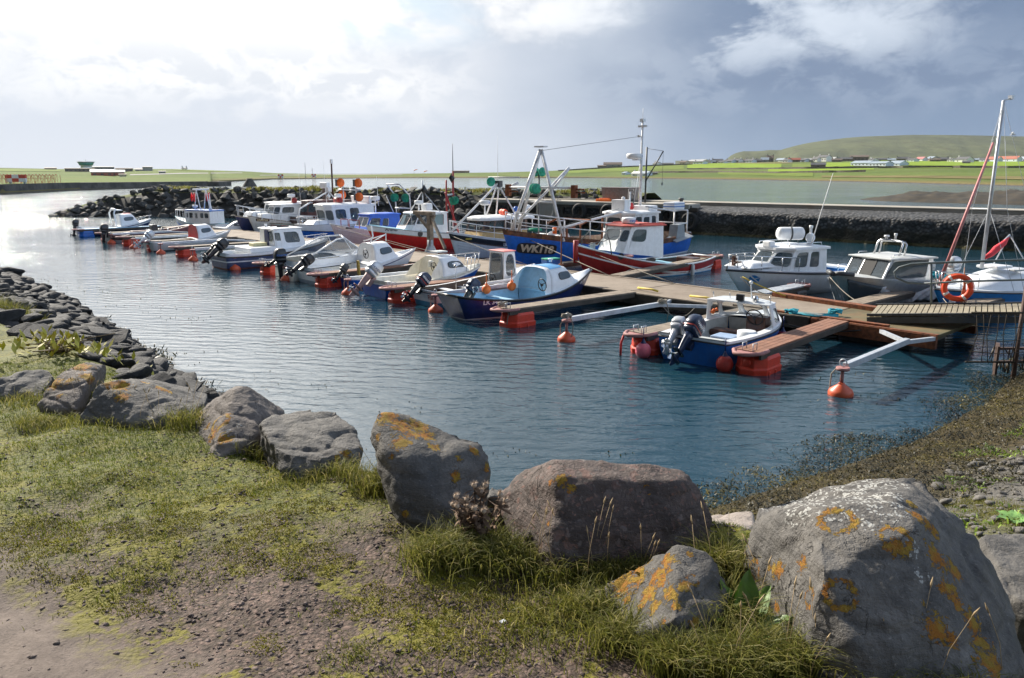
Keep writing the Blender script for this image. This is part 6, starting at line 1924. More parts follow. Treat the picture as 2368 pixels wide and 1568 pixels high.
# ---- white cuddy boat with black outboard (N6)
b = boat('white cuddy boat with a visible steering wheel and upswept bow, black outboard raised', stern_at(712, 655, 5.2, 41), 41)
h = Hull(5.2, 1.95, (.62, .55, 1.10), tw=.8, d=.25, rake=.8, srake=.12, e0=.5, p=2.2)
h.build(b, [mat('grey_blue_bottom', rgb(.32, .40, .47), .5, var=.1), WHITE], [(('z', .14), 0), (('s', 0), 1)])
h.inner(b, WHITEP, .04, .52, .10, .09, capmat=WHITE); h.inner(b, WHITEP, .84, .965, .62, .06, name='bow_well', capmat=WHITE); h.deck(b, WHITE, .51, .85, .01, .06, name='foredeck'); h.rub(b, NAVY, .022, .12); 
cuddy(b, h, .05, 1.45, .86, WHITE, w0=.82, front=.4, win=(.26, .68, 1.1, 3.1), backmat=WHITEP, aft_rake=-.08, sq=.36)
wheel(b, Vector((-.10, -.30, 1.02)), .19, .1)
m = MB(); m.tube([(.25, -.1, 1.45), (.35, -.1, 1.65), (.42, -.05, 1.72), (.40, 0, 2.15)], .03, 7); m.tube([(.3, -.2, 1.5), (.9, -.3, 1.78)], .022, 6); m.tube([(.9, -.3, 1.5), (.9, -.3, 1.82)], .022, 6); m.tube([(.2, .35, 1.5), (.9, -.3, 1.78)], .022, 6); m.build('roof_bracket', WHITEP, b)
outboard(b, -2.62, .66, .1, R(58), BLACK, BLACK, 1.15)
thwart(b, h, -1.5, .42, .26, WHITE)

# ---- cream speedboat (N5)
b = boat('cream speedboat with a sloping walk-through windscreen and black outboard with blue decal', stern_at(655, 647, 5.1, 42), 42)
h = Hull(5.1, 2.1, (.80, .85, .98), tw=.88, d=.25, rake=1.1, srake=-.15, p=2.5, e0=.45, e1=1.0)
h.build(b, [CREAM, CREAM, BLACK, WHITE], [(('z', .08), 0), (('s', .36), 1), (('s', .32), 2), (('s', 0), 3)])
h.inner(b, mat('quilted_grey_lining', rgb(.36, .34, .28), .8, var=.25, scale=22), .04, .50, .2, .16, capmat=WHITE); h.deck(b, WHITE, .49, 1.0, 0, .10, name='foredeck'); h.rub(b, WHITEP, .022, .22)
m = MB(); fr = MB(); pts = {}
for sg in (1, -1):
    A = Vector((-2.0, sg * .86, .84)); Bq = Vector((-.35, sg * .88, .92)); C = Vector((.30, sg * .80, .98)); D = Vector((-.05, sg * .66, 1.62)); E = Vector((-.42, sg * .74, 1.58))
    F_ = Vector((1.05, sg * .10, 1.06)); G_ = Vector((.18, sg * .08, 1.68))
    m.poly([A, Bq, E]); m.poly([Bq, C, D, E]); m.poly([C, F_, G_, D]); fr.tube([A, E, D, G_], .03, 6); fr.tube([C, D], .022, 6); fr.tube([F_, G_], .022, 6); fr.tube([A, Bq, C, F_], .02, 6); pts[sg] = (F_, G_)
m.poly([pts[1][0], pts[-1][0], pts[-1][1], pts[1][1]]); fr.tube([pts[1][1], pts[-1][1]], .022, 6); fr.tube([pts[1][0], pts[-1][0]], .02, 6)
m.build('windscreen', glassmat('milky_glass', (.88, .90, .92), .5, .15), b); fr.build('screen_frame', WHITE, b)
m = MB(); m.box((.2, .0, .60), (.1, 1.5, .75)); m.build('bulkhead', BROWN, b)
m = MB(); m.poly([h.side(1.25 + .30 * math.cos(a) * (1 if math.cos(a) > 0 else 1), .76 + .07 * math.sin(a), -1) + Vector((0, -.012, 0)) for a in np.linspace(0, 6.28, 17)[:-1]]); m.build('port_light', DKGLASS, b)
outboard(b, -2.42, .74, .05, 0, BLACK, BLACK, 1.3, 'TOHATSU', BLUE2); outboard(b, -2.42, .70, .60, R(60), DKGREY, BLACK, .8)
m = MB(); m.lathe([(.05, 0), (.05, .05), (.02, .1)], (1.3, .2, 1.06), 8); m.build('deck_light', WHITEP, b)

# ---- blue launch with box cabin (N4)
b = boat('dark blue launch with white box cabin, navy door and two black outboards', stern_at(510, 621, 5.7, 44), 44)
h = Hull(5.7, 2.1, (.72, .72, 1.05), tw=.82, d=.28, rake=.7, srake=.1, e0=.5)
h.build(b, [ANTIFOUL, NAVY, WHITEP, mat('faded_navy', rgb(.05, .075, .17), .5, var=.2, dirt=rgb(.2, .2, .22), dirt_amt=.35), WHITE], [(('z', .05), 0), (('z', .32), 3), (('z', .38), 2), (('s', .16), 3), (('s', 0), 4)])
h.inner(b, WHITE, .04, .48, .2, .12, capmat=WHITE); h.deck(b, WHITE, .47, .99, 0, .06, name='foredeck'); h.rub(b, WOODDK, .035, .15)
m = MB(); m.box((-1.1, 0, .80), (1.3, 1.65, .22)); m.build('coaming', WHITE, b, bevel=.03)
house_box(b, plan4(-.45, 1.25, .78, .70), .74, plan4(-.48, 1.0, .68, .60), 1.68, WHITE, [(3, .34, .82, .32, .86), (1, .34, .82, .32, .86), (0, .12, .88, .35, .88), (2, .56, .92, .40, .9), (3, .04, .20, .45, .85)], WHITE, .10, .05, .05, 'cabin', WINGLASS, FRAME, fw=.03)
m = MB(); m.box((-.50, -.02, 1.18), (.04, .40, .92)); m.build('door', NAVY, b, bevel=.01)
m = MB(); m.tube([(.5, .35, 1.80), (-.1, .35, 1.80)], .03, 6); m.tube([(.5, -.35, 1.80), (-.1, -.35, 1.80)], .03, 6); m.build('roof_rail', FRAME, b); m = MB(); m.lathe([(.05, 0), (.05, .1), (.08, .12), (.06, .18)], (-.35, .3, 1.73), 10); m.build('mast_light', WHITEP, b)
hull_rail(b, h, .80, .97, .28, 4, .06, .014)
m = MB(); m.box((-.9, .1, .98), (.7, .5, .18)); m.build('creel_box', mat('pale_yellow_box', rgb(.55, .50, .28), .6, var=.12), b, bevel=.03)
outboard(b, -2.85, .80, -.15, R(48), BLACK, BLACK, 1.3); outboard(b, -2.85, .76, .55, R(55), BLACK, BLACK, .85)
m = MB(); m.poly([h.side(-.55 + .22 * sx, .58 + .05 * sy, -1) + Vector((0, -.012, 0)) for sx, sy in ((-1, -1), (1, -1), (1, 1), (-1, 1))]); m.build('name_plate', DKGREY, b)

# ---- grey boat with red cabin back (N3)
b = boat('light grey boat with white cuddy whose back is red, silver outboard raised', stern_at(347, 580, 4.8, 44), 44)
h = Hull(4.8, 1.85, (.58, .5, .95), tw=.8, d=.25, rake=.7, e0=.5)
h.build(b, [BLACK, LTGREY, WHITEP], [(('z', .04), 0), (('s', .10), 1), (('s', 0), 2)]); h.inner(b, GREY, .04, .55, .1, .08, capmat=WHITEP); h.inner(b, LTGREY, .80, .96, .5, .06, name='bow_well', capmat=WHITEP); h.deck(b, WHITEP, .54, .81, 0, .05, name='foredeck'); h.rub(b, WHITEP, .025, .08)
cuddy(b, h, .1, 1.35, .82, WHITE, w0=.84, front=.35, win=(.22, .66, 1.1, 3.0), backmat=REDHULL, sq=.36)
outboard(b, -2.42, .64, .0, R(50), SILVER, SILVER, 1.15)
thwart(b, h, -1.3, .4, .24, LTGREY)

# ---- inflatable (N2)
b = boat('dark maroon and black inflatable boat with a big black outboard', stern_at(246, 561, 5.6, 46), 46)
tp = [(-2.8, .78, .30), (-1.0, .82, .32), (.8, .80, .38), (1.8, .60, .50), (2.45, .28, .62), (2.6, 0, .66)]
full = tp + [(x, -y, z) for x, y, z in tp[::-1][1:]]
MAROON = mat('maroon_rubber', rgb(.10, .022, .022), .55, var=.2, dirt=rgb(.16, .12, .12), dirt_amt=.35)
m = MB(); m.tube(full, [.06] + [.24] * (len(full) - 2) + [.06], 12); m.build('tube', MAROON, b)
m = MB(); m.tube([(x, y * 1.27, z) for x, y, z in full], .03, 6); m.build('rub_rail', RUBBER, b)
h = Hull(5.2, 1.5, (.28, .28, .5), tw=.9, d=.25, rake=.6); h.build(b, [GREY], [(('s', 0), 0)]); h.deck(b, DKGREY, 0, .95, .04, 0, name='sole')
m = MB(); m.box((.2, 0, .62), (.5, .55, .75), taper=(.7, .85)); m.build('console', BLACK, b, bevel=.04); m = MB(); m.box((-.7, 0, .45), (1.1, .45, .4)); m.build('seat', MAROON, b, bevel=.05)
m = MB(); m.box((-2.6, 0, .35), (.08, 1.2, .5)); m.build('transom', BLACK, b)
outboard(b, -2.7, .62, 0, R(8), BLACK, BLACK, 1.25)
m = MB()
for k in range(7): m.tube([(.5 + .25 * k, .3 * math.sin(k * 2), .55), (.62 + .25 * k, .2 * math.cos(k), .68)], .05, 6)
m.build('gear', GREY, b)

# ---- white cuddy boat far left (N1)
b = boat('white cuddy boat with an arched shelter, outermost in the near row', stern_at(184, 545, 4.9, 40), 40)
h = Hull(4.9, 1.9, (.6, .52, 1.0), tw=.8, d=.25, rake=.7, e0=.5)
h.build(b, [NAVY, WHITE], [(('s', .22), 0), (('s', 0), 1)]); h.inner(b, WHITE, .04, .55, .1, .08, capmat=WHITE); h.deck(b, WHITE, .54, .985, 0, .05, name='foredeck'); h.rub(b, NAVY, .025, .1)
cuddy(b, h, .1, 1.5, .86, WHITE, w0=.84, front=.4, win=(.22, .66, 1.1, 3.0), sq=.36)
m = MB(); m.tube([(-.15, .7, .62), (-.25, .68, 1.5), (-.1, .5, 1.78), (-.1, -.5, 1.78), (-.25, -.68, 1.5), (-.15, -.7, .62)], .06, 8); m.slab([(-.2, -.6, 1.74), (.35, -.6, 1.72), (.35, .6, 1.72), (-.2, .6, 1.74)], .05); m.build('shelter_arch', WHITE, b)
m = MB(); m.box((.75, .1, 1.42), (.5, .4, .07)); m.build('hatch', REDHULL, b, bevel=.01)
outboard(b, -2.5, .66, .0, R(12), BLACK, BLACK, 1.1)
hull_rail(b, h, .82, .97, .3, 3, .06, .014)


# ================================================================== FAR ROW (bows to the jetty)
FG_ = 'fishing boats along the far side of the jetty'


def fboat(label, px, py, z, L, ang, cat='fishing boat', k=1.0):
    kz = min(1.0, k + .14); t = boat(label, bow_at(px, py, z * kz, L * k, ang), ang, cat, 'fishing_boat', FG_); t.scale = (k, k, kz)
    return t


def disc_pair(parent, p, r, m_, ax=(0, 1, 0), gap=.16):
    M = Vector((0, 0, 1)).rotation_difference(Vector(ax)).to_matrix(); m = MB()
    m.lathe([(.05, -gap / 2), (r, -gap / 2 - .02), (r, -gap / 2 - .045), (.05, -gap / 2 - .05)], p, 18, M=M); m.lathe([(.05, gap / 2), (r, gap / 2 + .02), (r, gap / 2 + .045), (.05, gap / 2 + .05)], p, 18, M=M)
    m.lathe([(.05, -gap), (.05, gap)], p, 8, M=M); return m.build('line_hauler_disc', m_, parent)


def liferaft(parent, p, m_=WHITE, r=.27, L=.85, along=(1, 0, 0), name='liferaft'):
    M = Vector((0, 0, 1)).rotation_difference(Vector(along)).to_matrix(); m = MB(); 
    m.lathe([(r * .55, -L / 2), (r * .92, -L / 2 + .06), (r, -L / 2 + .14), (r, L / 2 - .14), (r * .92, L / 2 - .06), (r * .55, L / 2)], p, 16, M=M)
    o = m.build(name, m_, parent); m = MB(); m.lathe([(r + .012, -.03), (r + .012, .03)], p, 16, M=M)
    o2 = m.build('strap', DKGREY, o)
    for k in (-.3, .3): m = MB(); m.tube([Vector(p) + Vector(along) * k * L - Vector((0, 0, r + .08)), Vector(p) + Vector(along) * k * L - Vector((0, 0, r * .5))], .02, 5); m.build('cradle_leg', DKGREY, o)
    return o


# ---- red boat with blue deck (F12)
b = fboat('dark red boat with white wheelhouse, faded red roof and aqua foredeck', 1328, 566, 1.48, 7.3, 214)
h = Hull(7.3, 2.5, (.62, .52, 1.48), tw=.55, d=.4, rake=.7, srake=.25, tm=.45, p=2.3, e0=.7, e1=.95)
h.build(b, [SKYBLUE, WHITEP, DKRED, WHITEP, DKRED], [(('z', .04), 0), (('z', .14), 1), (('s', .38), 2), (('s', .31), 3), (('s', .03), 4), (('s', 0), 3)])
h.deck(b, AQUA, .40, .985, .03, .10, name='foredeck'); h.inner(b, WOODDK, .05, .41, .12, .10, name='well', capmat=AQUA); h.rub(b, WHITEP, .035, .0)
m = MB(); m.lathe([(.10, -.6), (.12, .30)], (3.58, 0, 1.35), 6); m.build('stem_post', DKRED, b)
house_box(b, plan6(-.45, 1.70, 1.98, .88, .78, .52), [1.08, 1.16, 1.16, 1.08, .80, .80], plan6(-.45, 1.25, 1.45, .82, .72, .48), 2.14, WHITEP, [(2, .08, .92, .42, .86), (1, .05, .95, .42, .86), (3, .10, .48, .46, .90), (5, .10, .48, .46, .90), (0, .08, .92, .42, .86)], ROOFRED, .14, .06, .05, 'wheelhouse', WINGLASS, FRAMEG, fw=.03, r=.25)
radar(b, (1.0, .25, 2.26), .29, .24, 'FURUNO')
m = MB(); m.tube([(.9, -.80, 2.25), (-.5, -.84, 2.25)], .03, 6); m.tube([(.9, .80, 2.25), (-.5, .84, 2.25)], .03, 6); m.build('roof_rails', ROOFRED, b)
m = MB(); m.tube([(3.2, .35, 1.52), (2.6, .62, 1.62), (2.2, .70, 1.78), (1.9, .74, 1.80)], .015, 6); m.tube([(2.5, .95, 1.10), (2.55, .90, 1.55), (2.4, .5, 1.95), (2.4, -.5, 1.98), (2.55, -.9, 1.6), (2.5, -.95, 1.15)], .022, 6); m.build('foredeck_hoop', DKGREY, b)
m = MB(); m.box((2.7, 0, 1.36), (.15, .15, .3)); m.beam((2.5, 0, 1.40), (2.9, 0, 1.40), .05, .05); m.tube([(2.3, -.2, 1.35), (2.2, 0, 1.62), (2.3, .2, 1.35)], .02, 5); m.build('mooring_post', GREY, b)
m = MB(); m.poly([h.side(1.9 + .13 * math.cos(a), .98 + .13 * math.sin(a), 1) + Vector((0, .012, 0)) for a in np.linspace(0, 6.28, 15)[:-1]]); m.poly([h.side(.55 + .24 * max(-1, min(1, 1.4 * math.cos(a))), .78 + .085 * math.sin(a), 1) + Vector((0, .012, 0)) for a in np.linspace(0, 6.28, 17)[:-1]]); m.build('port_light', BLACK, b)
m = MB(); m.lathe([(.02, -.34), (.085, -.28), (.085, .24), (.03, .32)], h.side(-1.9, .16, 1) + Vector((0, .12, 0)), 12); m.build('fender', LTGREY, b)
thwart(b, h, -1.7, .42, .3, PALEBLUE); m = MB(); m.box((-2.9, 0, .45), (.5, 1.0, .3)); m.build('engine_box', BROWN, b, bevel=.03)
RB = b

# ---- blue trawler (F10)
b = fboat('big rusty blue trawler with a tall white A-frame and white wheelhouse aft', 1161, 532, 1.85, 13.5, 228, 'trawler')
h = Hull(13.5, 4.3, (1.10, .98, 1.88), tw=.80, d=.7, rake=.9, srake=.15, tm=.45, p=2.6, e0=.55, e1=.9, flare=.1)
h.build(b, [DKRED, WHITEP, BLUEHULL, RUSTRAIL], [(('z', .0), 0), (('z', .08), 1), (('s', .24), 2), (('s', 0), 3)])
h.inner(b, mat('worn_deck', rgb(.22, .17, .13), .8, var=.35, dirt=rgb(.35, .14, .05)), .02, .965, .62, .10, name='deck_well', capmat=RUST)
PL = mat('black_name_plate', rgb(.020, .018, .016), .5, var=.3)
h.text(b, 'WK118', 5.2, .80, .44, mat('rust_stained_white', rgb(.62, .53, .40), .6, var=.15, dirt=rgb(.36, .16, .05), dirt_amt=.8, scale=3), 1, bold=.022, plate=(PL, .14, .08), slope=.10, lift=.03)
m = MB(); ap = Vector((4.15, 0, 5.42))
for ft in ((4.1, 1.35, 1.25), (4.3, -1.35, 1.25), (5.6, -.55, 1.6)): m.tube([Vector(ft), ap + (Vector(ft) - ap) * .02], .075, 8)
m.tube([(4.13, .75, 3.0), (4.2, -.75, 3.0)], .05, 7)
m.tube([(4.15, 1.75, 3.65), (4.2, -1.9, 3.65)], .045, 7); m.box(ap + Vector((0, 0, .05)), (.3, .55, .06))
m.tube([(4.1, .6, 3.5), (3.2, .9, 4.5)], .05, 6); m.tube([(5.3, -.5, 2.0), (3.2, .9, 4.55)], .06, 6); m.build('a_frame', mat('rusty_white_steel', rgb(.66, .67, .68), .5, var=.08, dirt=rgb(.30, .12, .04), dirt_amt=.45), b)
RW = MATS['rusty_white_steel']
for y in (1.95, -2.0): m = MB(); m.box((4.15, y, 3.5), (.22, .22, .55)); m.tube([(4.15, y + .1, 3.45), (4.15, y + .6, 3.45)], .03, 5); m.tube([(4.15, y + .1, 3.6), (4.15, y + .55, 3.6)], .03, 5); m.build('gallows_block', RUST, b)
disc_pair(b, (4.3, -.2, 3.6), .24, GREENC, (.5, 1, 0), .2); disc_pair(b, (3.2, -.9, 4.35), .22, GREENC, (.2, 1, 0), .42)
m = MB(); m.tube([(3.2, -.9, .7), (3.2, -.9, 4.4)], .045, 7); m.tube([(3.2, -.9, 3.2), (4.1, .5, 2.95)], .02, 5); m.build('reel_pole', DKGREY, b)
m = MB(); m.tube([(4.3, .9, 1.75), (-1.9, .4, 2.35)], .06, 8); m.build('derrick_boom', RW, b); m = MB(); m.lathe([(.10, -.14), (.10, .14)], (4.2, .9, 1.73), 10); m.build('boom_end', ORANGE, b)
for sg in (1, -1):
    pts = [h.pt(t, h.sheer(t), sg, .05) for t in (.965, .9, .82, .72, .62, .5)]
    rail(b, [p + Vector((0, 0, .82)) for p in pts], .028, pts, m_=RW, mid=.5, name='bow_rail')
m = MB(); rr = random.Random(5)
for k in range(4): m.box((1.0 + k * .7, rr.uniform(-1, 1), .85), (.5, .6, .45), rz=rr.uniform(0, 2))
m.tube([(2.4, 1.0, .6), (2.4, 1.0, 1.9), (1.6, 1.0, 2.1), (1.6, -1.0, 2.1), (2.4, -1.0, 1.9)], .05, 6); m.tube([(.9, 1.2, .6), (.9, 1.2, 2.2)], .05, 6); m.tube([(3.3, .9, .7), (3.3, .9, 1.8), (2.7, .9, 1.8)], .06, 6); m.build('deck_winch', RUST, b)
m = MB(); m.lathe([(.3, -.35), (.3, .35)], (3.2, .3, 1.15), 14, M=Matrix.Rotation(R(90), 3, 'X')); m.lathe([(.46, -.4), (.46, -.36)], (3.2, .3, 1.15), 14, M=Matrix.Rotation(R(90), 3, 'X')); m.lathe([(.46, .36), (.46, .4)], (3.2, .3, 1.15), 14, M=Matrix.Rotation(R(90), 3, 'X')); m.build('winch_drum', RW, b)
m = MB(); m.box((2.1, .9, .9), (.55, .5, .55)); m.build('fish_basket', ORANGE, b, bevel=.04); m = MB(); m.lathe([(.05, -.05), (.34, 0), (.3, .10), (.05, .14)], (5.0, .4, 1.75), 9); m.build('net_heap', GREENNET, b)
m = MB(); m.box((.2, 1.2, 1.75), (.3, .1, .35)); m.build('red_board', REDHULL, b)
house_box(b, plan6(-4.6, -2.2, -1.7, 1.0, 1.0, .5), .62, plan6(-4.6, -2.3, -1.85, .96, .96, .46), 2.20, RW, [(2, .06, .94, .52, .90), (1, .05, .95, .52, .90), (3, .05, .27, .55, .90), (3, .34, .58, .55, .90), (3, .68, .86, .55, .90), (0, .06, .94, .52, .90)], WHITEP, .12, .10, .10, 'wheelhouse', WINGLASS, FRAME)
m = MB(); m.box((-2.4, 0, 2.62), (.55, .8, .65)); m.lathe([(.1, 0), (.1, .12), (.03, .15)], (-2.3, .2, 2.95), 8); m.lathe([(.05, 0), (.05, .7), (.02, .75)], (-2.7, .35, 2.6), 8); m.build('roof_box', WHITEP, b, bevel=.03)
liferaft(b, (-3.4, -.3, 2.56), REDHULL, .2, .8, (0, 1, 0))
m = MB(); m.box((-4.2, .3, 2.46), (.9, 1.1, .3)); m.build('roof_locker', WHITEP, b, bevel=.06)
m = MB(); m.tube([(-3.9, .2, 2.5), (-3.9, .2, 7.0)], [.085, .05], 8); m.box((-3.9, .2, 6.7), (.1, .5, .1)); m.box((-3.9, .0, 6.2), (.12, .12, .12)); m.tube([(-3.9, .2, 7.0), (-3.9, .2, 7.6)], .012, 5); m.tube([(-3.9, .15, 5.0), (-2.2, .9, 2.6)], .012, 4); m.build('mast', RW, b); m = MB(); m.box((-3.9, .2, 7.0), (.22, .22, .16)); m.build('mast_lamp', WHITEP, b)
radar(b, (-3.45, .05, 5.05), .42, .26, 'JRC', 0); m = MB(); m.box((-3.65, .1, 4.98), (.5, .3, .06)); m.build('radar_bracket', RW, b)
m = MB()
for y in (1.55, -1.55): m.tube([(-5.2, y, .7), (-5.2, y, 2.3), (-6.6, y, 2.3), (-6.6, y, .7)], .045, 7); m.tube([(-5.2, y, 1.6), (-6.6, y, 1.6)], .035, 6); m.tube([(-6.6, y, 1.1), (-6.6, y + (.25 if y > 0 else -.25), 1.1)], .04, 6)
m.tube([(-6.6, 1.55, 2.3), (-6.6, -1.55, 2.3)], .045, 7); m.tube([(-6.6, 1.55, 1.6), (-6.6, -1.55, 1.6)], .035, 6); m.tube([(-5.2, 1.55, 2.3), (-3.0, 1.1, 2.6)], .04, 6); m.build('stern_gantry', RW, b)
m = MB(); m.box((-5.9, 1.1, 2.55), (1.1, .7, .42)); m.build('raft_box', WHITE, b, bevel=.05); m = MB(); m.box((-5.9, 1.1, 2.52), (1.12, .72, .05)); m.box((-5.9, 1.1, 2.66), (1.12, .72, .03)); m.build('straps', BLUE2, b)
m = MB(); m.box((-5.2, 1.75, 1.25), (.9, .5, .7), taper=(.7, 1)); m.slab([(-6.2, 2.2, .95), (-4.4, 2.2, .75), (-4.4, 1.6, .95), (-6.2, 1.6, 1.15)], .05); m.build('sorting_hopper', GREY, b)
m = MB(); m.tube([(2.0, 0, 1.9), (-1.8, .3, 2.5)], .012, 4); m.tube([(4.1, 0, 5.3), (6.4, 0, 2.0)], .012, 4); m.tube([(4.1, 0, 5.3), (-3.9, .2, 6.2)], .010, 4)
for k in range(5): m.tube([(3.25, .9, 4.4), (4.5 - .25 * k, .2 - .2 * k, .8)], .010, 4)
m.build('rigging', mat('dark_wire', rgb(.10, .11, .11), .6), b)
WK = b

# ---- black and white boat with tan cabin (F9)
b = fboat('white and black boat with tan wheelhouse, white roof and white tripod mast', 1036, 537, 1.5, 9.2, 226, k=.80)
h = Hull(9.2, 3.0, (.95, .85, 1.52), tw=.6, d=.5, rake=.8, srake=.3, tm=.45, p=2.5, e0=.7, e1=.95)
h.build(b, [ANTIFOUL, WHITEP, BLACK, WHITEP], [(('z', .03), 0), (('s', .40), 1), (('s', .10), 2), (('s', 0), 3)])
h.deck(b, LTGREY, .02, .985, .08, .06); h.rub(b, WHITEP, .035, 0); h.rub(b, BROWN, .03, .40, name='rubbing_strake')
for k, zz in enumerate((.55, .7, .85)): h.rub(b, mat('plank_seam', rgb(.42, .41, .40), .6), .007, zz, .08, .97, 'plank_seam', False)
house_box(b, plan4(-1.6, 2.6, 1.0, .85), [1.05, 1.05, .8, .8], plan4(-1.6, 2.4, .95, .80), 1.42, TAN, (), None, name='cabin_base')
house_box(b, plan4(-1.6, 2.4, .95, .80), 1.42, plan4(-1.65, 2.15, .92, .76), 2.02, BROWN, [(1, .03, .22, .04, .94, .05), (1, .26, .45, .04, .94, .05), (1, .49, .68, .04, .94, .05), (1, .73, .95, .04, .94, .05), (0, .05, .47, .05, .93, .05), (0, .53, .95, .05, .93, .05), (3, .05, .45, .05, .93, .05), (3, .55, .95, .05, .93, .05)], None, name='wheelhouse', glass=GLASS, frame=None)
rp = [(-2.2, -1.1), (1.9, -1.0), (2.45, -.6), (2.55, 0), (2.45, .6), (1.9, 1.0), (-2.2, 1.1)]
m = MB(); lo = [Vector((x, y, 2.03)) for x, y in rp]; hi = [Vector((x, y, 2.17)) for x, y in rp]; tp_ = [Vector((x * .9, y * .7, 2.26)) for x, y in rp]; m.loft([lo, hi, tp_], sm=False); m.build('roof', WHITEP, b, bevel=.02)
radar(b, (1.5, .1, 2.22), .34, .24, 'JRC', .65); liferaft(b, (-.1, .2, 2.42), RINGORG, .17, .9, (.4, 1, 0), 'lifebuoy_stack')
m = MB(); m.lathe([(.18, 0), (.18, .42), (.08, .5)], (-1.0, .5, 2.22), 10); m.build('gas_bottle', BLUEHULL, b); m = MB(); m.tube([(-1.9, .5, 2.2), (-1.9, .5, 2.55), (-2.2, .5, 2.7), (-2.5, .5, 2.6)], .11, 8); m.build('vent', WHITEP, b)
m = MB(); ap = Vector((.0, -.2, 4.0))
m.tube([(4.35, 0, 1.5), ap], .06, 8); m.tube([(-.7, .95, 2.1), ap], .05, 7); m.tube([(.5, -.9, 2.1), ap], .05, 7); m.tube([(-.5, -.9, 2.1), ap + Vector((-.1, 0, -.1))], .05, 7); m.tube([ap + Vector((0, -.9, .35)), ap + Vector((-.4, 1.6, .35))], .03, 6); m.tube([ap + Vector((-.2, .7, -.25)), ap + Vector((-.6, 1.3, .05))], .09, 8); m.build('mast', RW, b)
aerial(b, ap + Vector((0, 0, .2)), ap + Vector((.0, 0, 2.6)), .018); disc_pair(b, ap + Vector((.3, -.35, .1)), .26, GREENC, (.6, 1, 0), .2)
m = MB(); m.box(ap + Vector((-.1, 0, -.02)), (.3, .4, .35)); m.build('mast_head', DKGREY, b)
for sg in (1, -1):
    pts = [h.pt(t, h.sheer(t), sg, .05) for t in (.985, .93, .84, .72, .60, .48, .36)]
    rail(b, [p + Vector((0, 0, .62)) for p in pts], .022, pts, m_=WHITEP, mid=.5, name='side_rail')
h.text(b, 'LK', .9, .62, .26, WHITEP, 1, bold=.008, plate=(PL, .10, .04))
m = MB(); m.poly([h.side(3.6 - .35 * (k in (1, 2)), 1.06 + (.10 if k > 1 else 0), 1) + Vector((0, .012, 0)) for k in (0, 1, 2, 3)]); m.build('name_plate', YELLOW, b)

# ---- red-hulled boat (F8)
b = fboat('red-hulled boat with white topsides and white wheelhouse with brown window frames', 846, 522, 1.52, 8.2, 224, k=.92)
h = Hull(8.2, 2.7, (.80, .92, 1.52), tw=.6, d=.45, rake=.9, srake=.25, tm=.45, p=2.4, e0=.7, e1=.95)
h.build(b, [REDHULL, mat('tan_line', rgb(.36, .25, .12), .5), WHITE], [(('s', .30), 0), (('s', .27), 1), (('s', 0), 2)])
h.deck(b, AQUA, .45, .985, .03, .12, name='foredeck'); h.inner(b, LTGREY, .04, .46, .35, .1, name='well', capmat=WHITE); h.rub(b, LTGREY, .03, 0)
BRF = mat('brown_window_frame', rgb(.11, .045, .03), .5)
house_box(b, plan6(-1.3, 1.35, 1.75, .95, .85, .5), [.95, 1.12, 1.18, 1.18, .95, .9], plan6(-1.3, .75, 1.02, .90, .72, .42), 2.06, WHITE, [(2, .06, .92, .32, .93, .12), (1, .05, .95, .32, .93, .12), (3, .05, .50, .38, .93, .12), (3, .55, .86, .38, .93, .12), (5, .1, .9, .38, .93, .12), (0, .06, .94, .32, .93, .12)], WHITE, .08, .06, .07, 'wheelhouse', GLASS, BRF, fw=.05)
radar(b, (.2, .0, 2.18), .27, .2, None, .40); m = MB(); m.box((-.35, .1, 2.42), (.5, .6, .4)); m.build('roof_box', WHITEP, b, bevel=.08)
m = MB(); m.tube([(-1.6, .5, .8), (-1.6, .5, 3.9)], .06, 7); m.tube([(-2.6, .5, .8), (-1.6, .4, 3.2)], .07, 7); m.tube([(-3.2, -.8, .8), (-3.0, -.5, 4.4)], .07, 7); m.build('mast', DKRED, b)
m = MB(); m.tube([(-.2, -.1, 2.2), (-.2, -.1, 3.9), ], .04, 6); m.tube([(-.9, .9, 2.0), (-.2, -.1, 3.3)], .03, 6); m.tube([(-.2, -.1, 3.3), (.3, -.8, 2.1)], .03, 6); m.build('light_mast', GALV, b)
aerial(b, (-3.0, -.5, 4.4), (-3.0, -.5, 6.0), .03, BLACK)
for px_, z in ((-.25, 3.35), (-3.0, 4.0)):
    m = MB(); m.lathe([(0.01, -.3), (.26, 0), (.01, .32)], (px_, .0 if z < 4 else -.62, z), 4); m.build('day_shape', BLACK, b)
m = MB(); m.tube([(-1.7, .4, 3.05), (-3.0, -.6, 3.05)], .05, 6); m.build('gantry_bar', GALV, b)
for y in (.3, -.5): disc_pair(b, (-2.6 + y, y, 2.7), .24, GREENNET, (1, .4, 0), .2)
h.text(b, 'Arimar', 2.75, 1.20, .25, BLACK, 1, bold=.003, slope=.06)
m = MB(); m.poly([h.side(1.05 + .17 * math.cos(a), 1.0 + .17 * math.sin(a), 1) + Vector((0, .014, 0)) for a in np.linspace(0, 6.28, 17)[:-1]]); m.build('port_light', DKGREY, b)

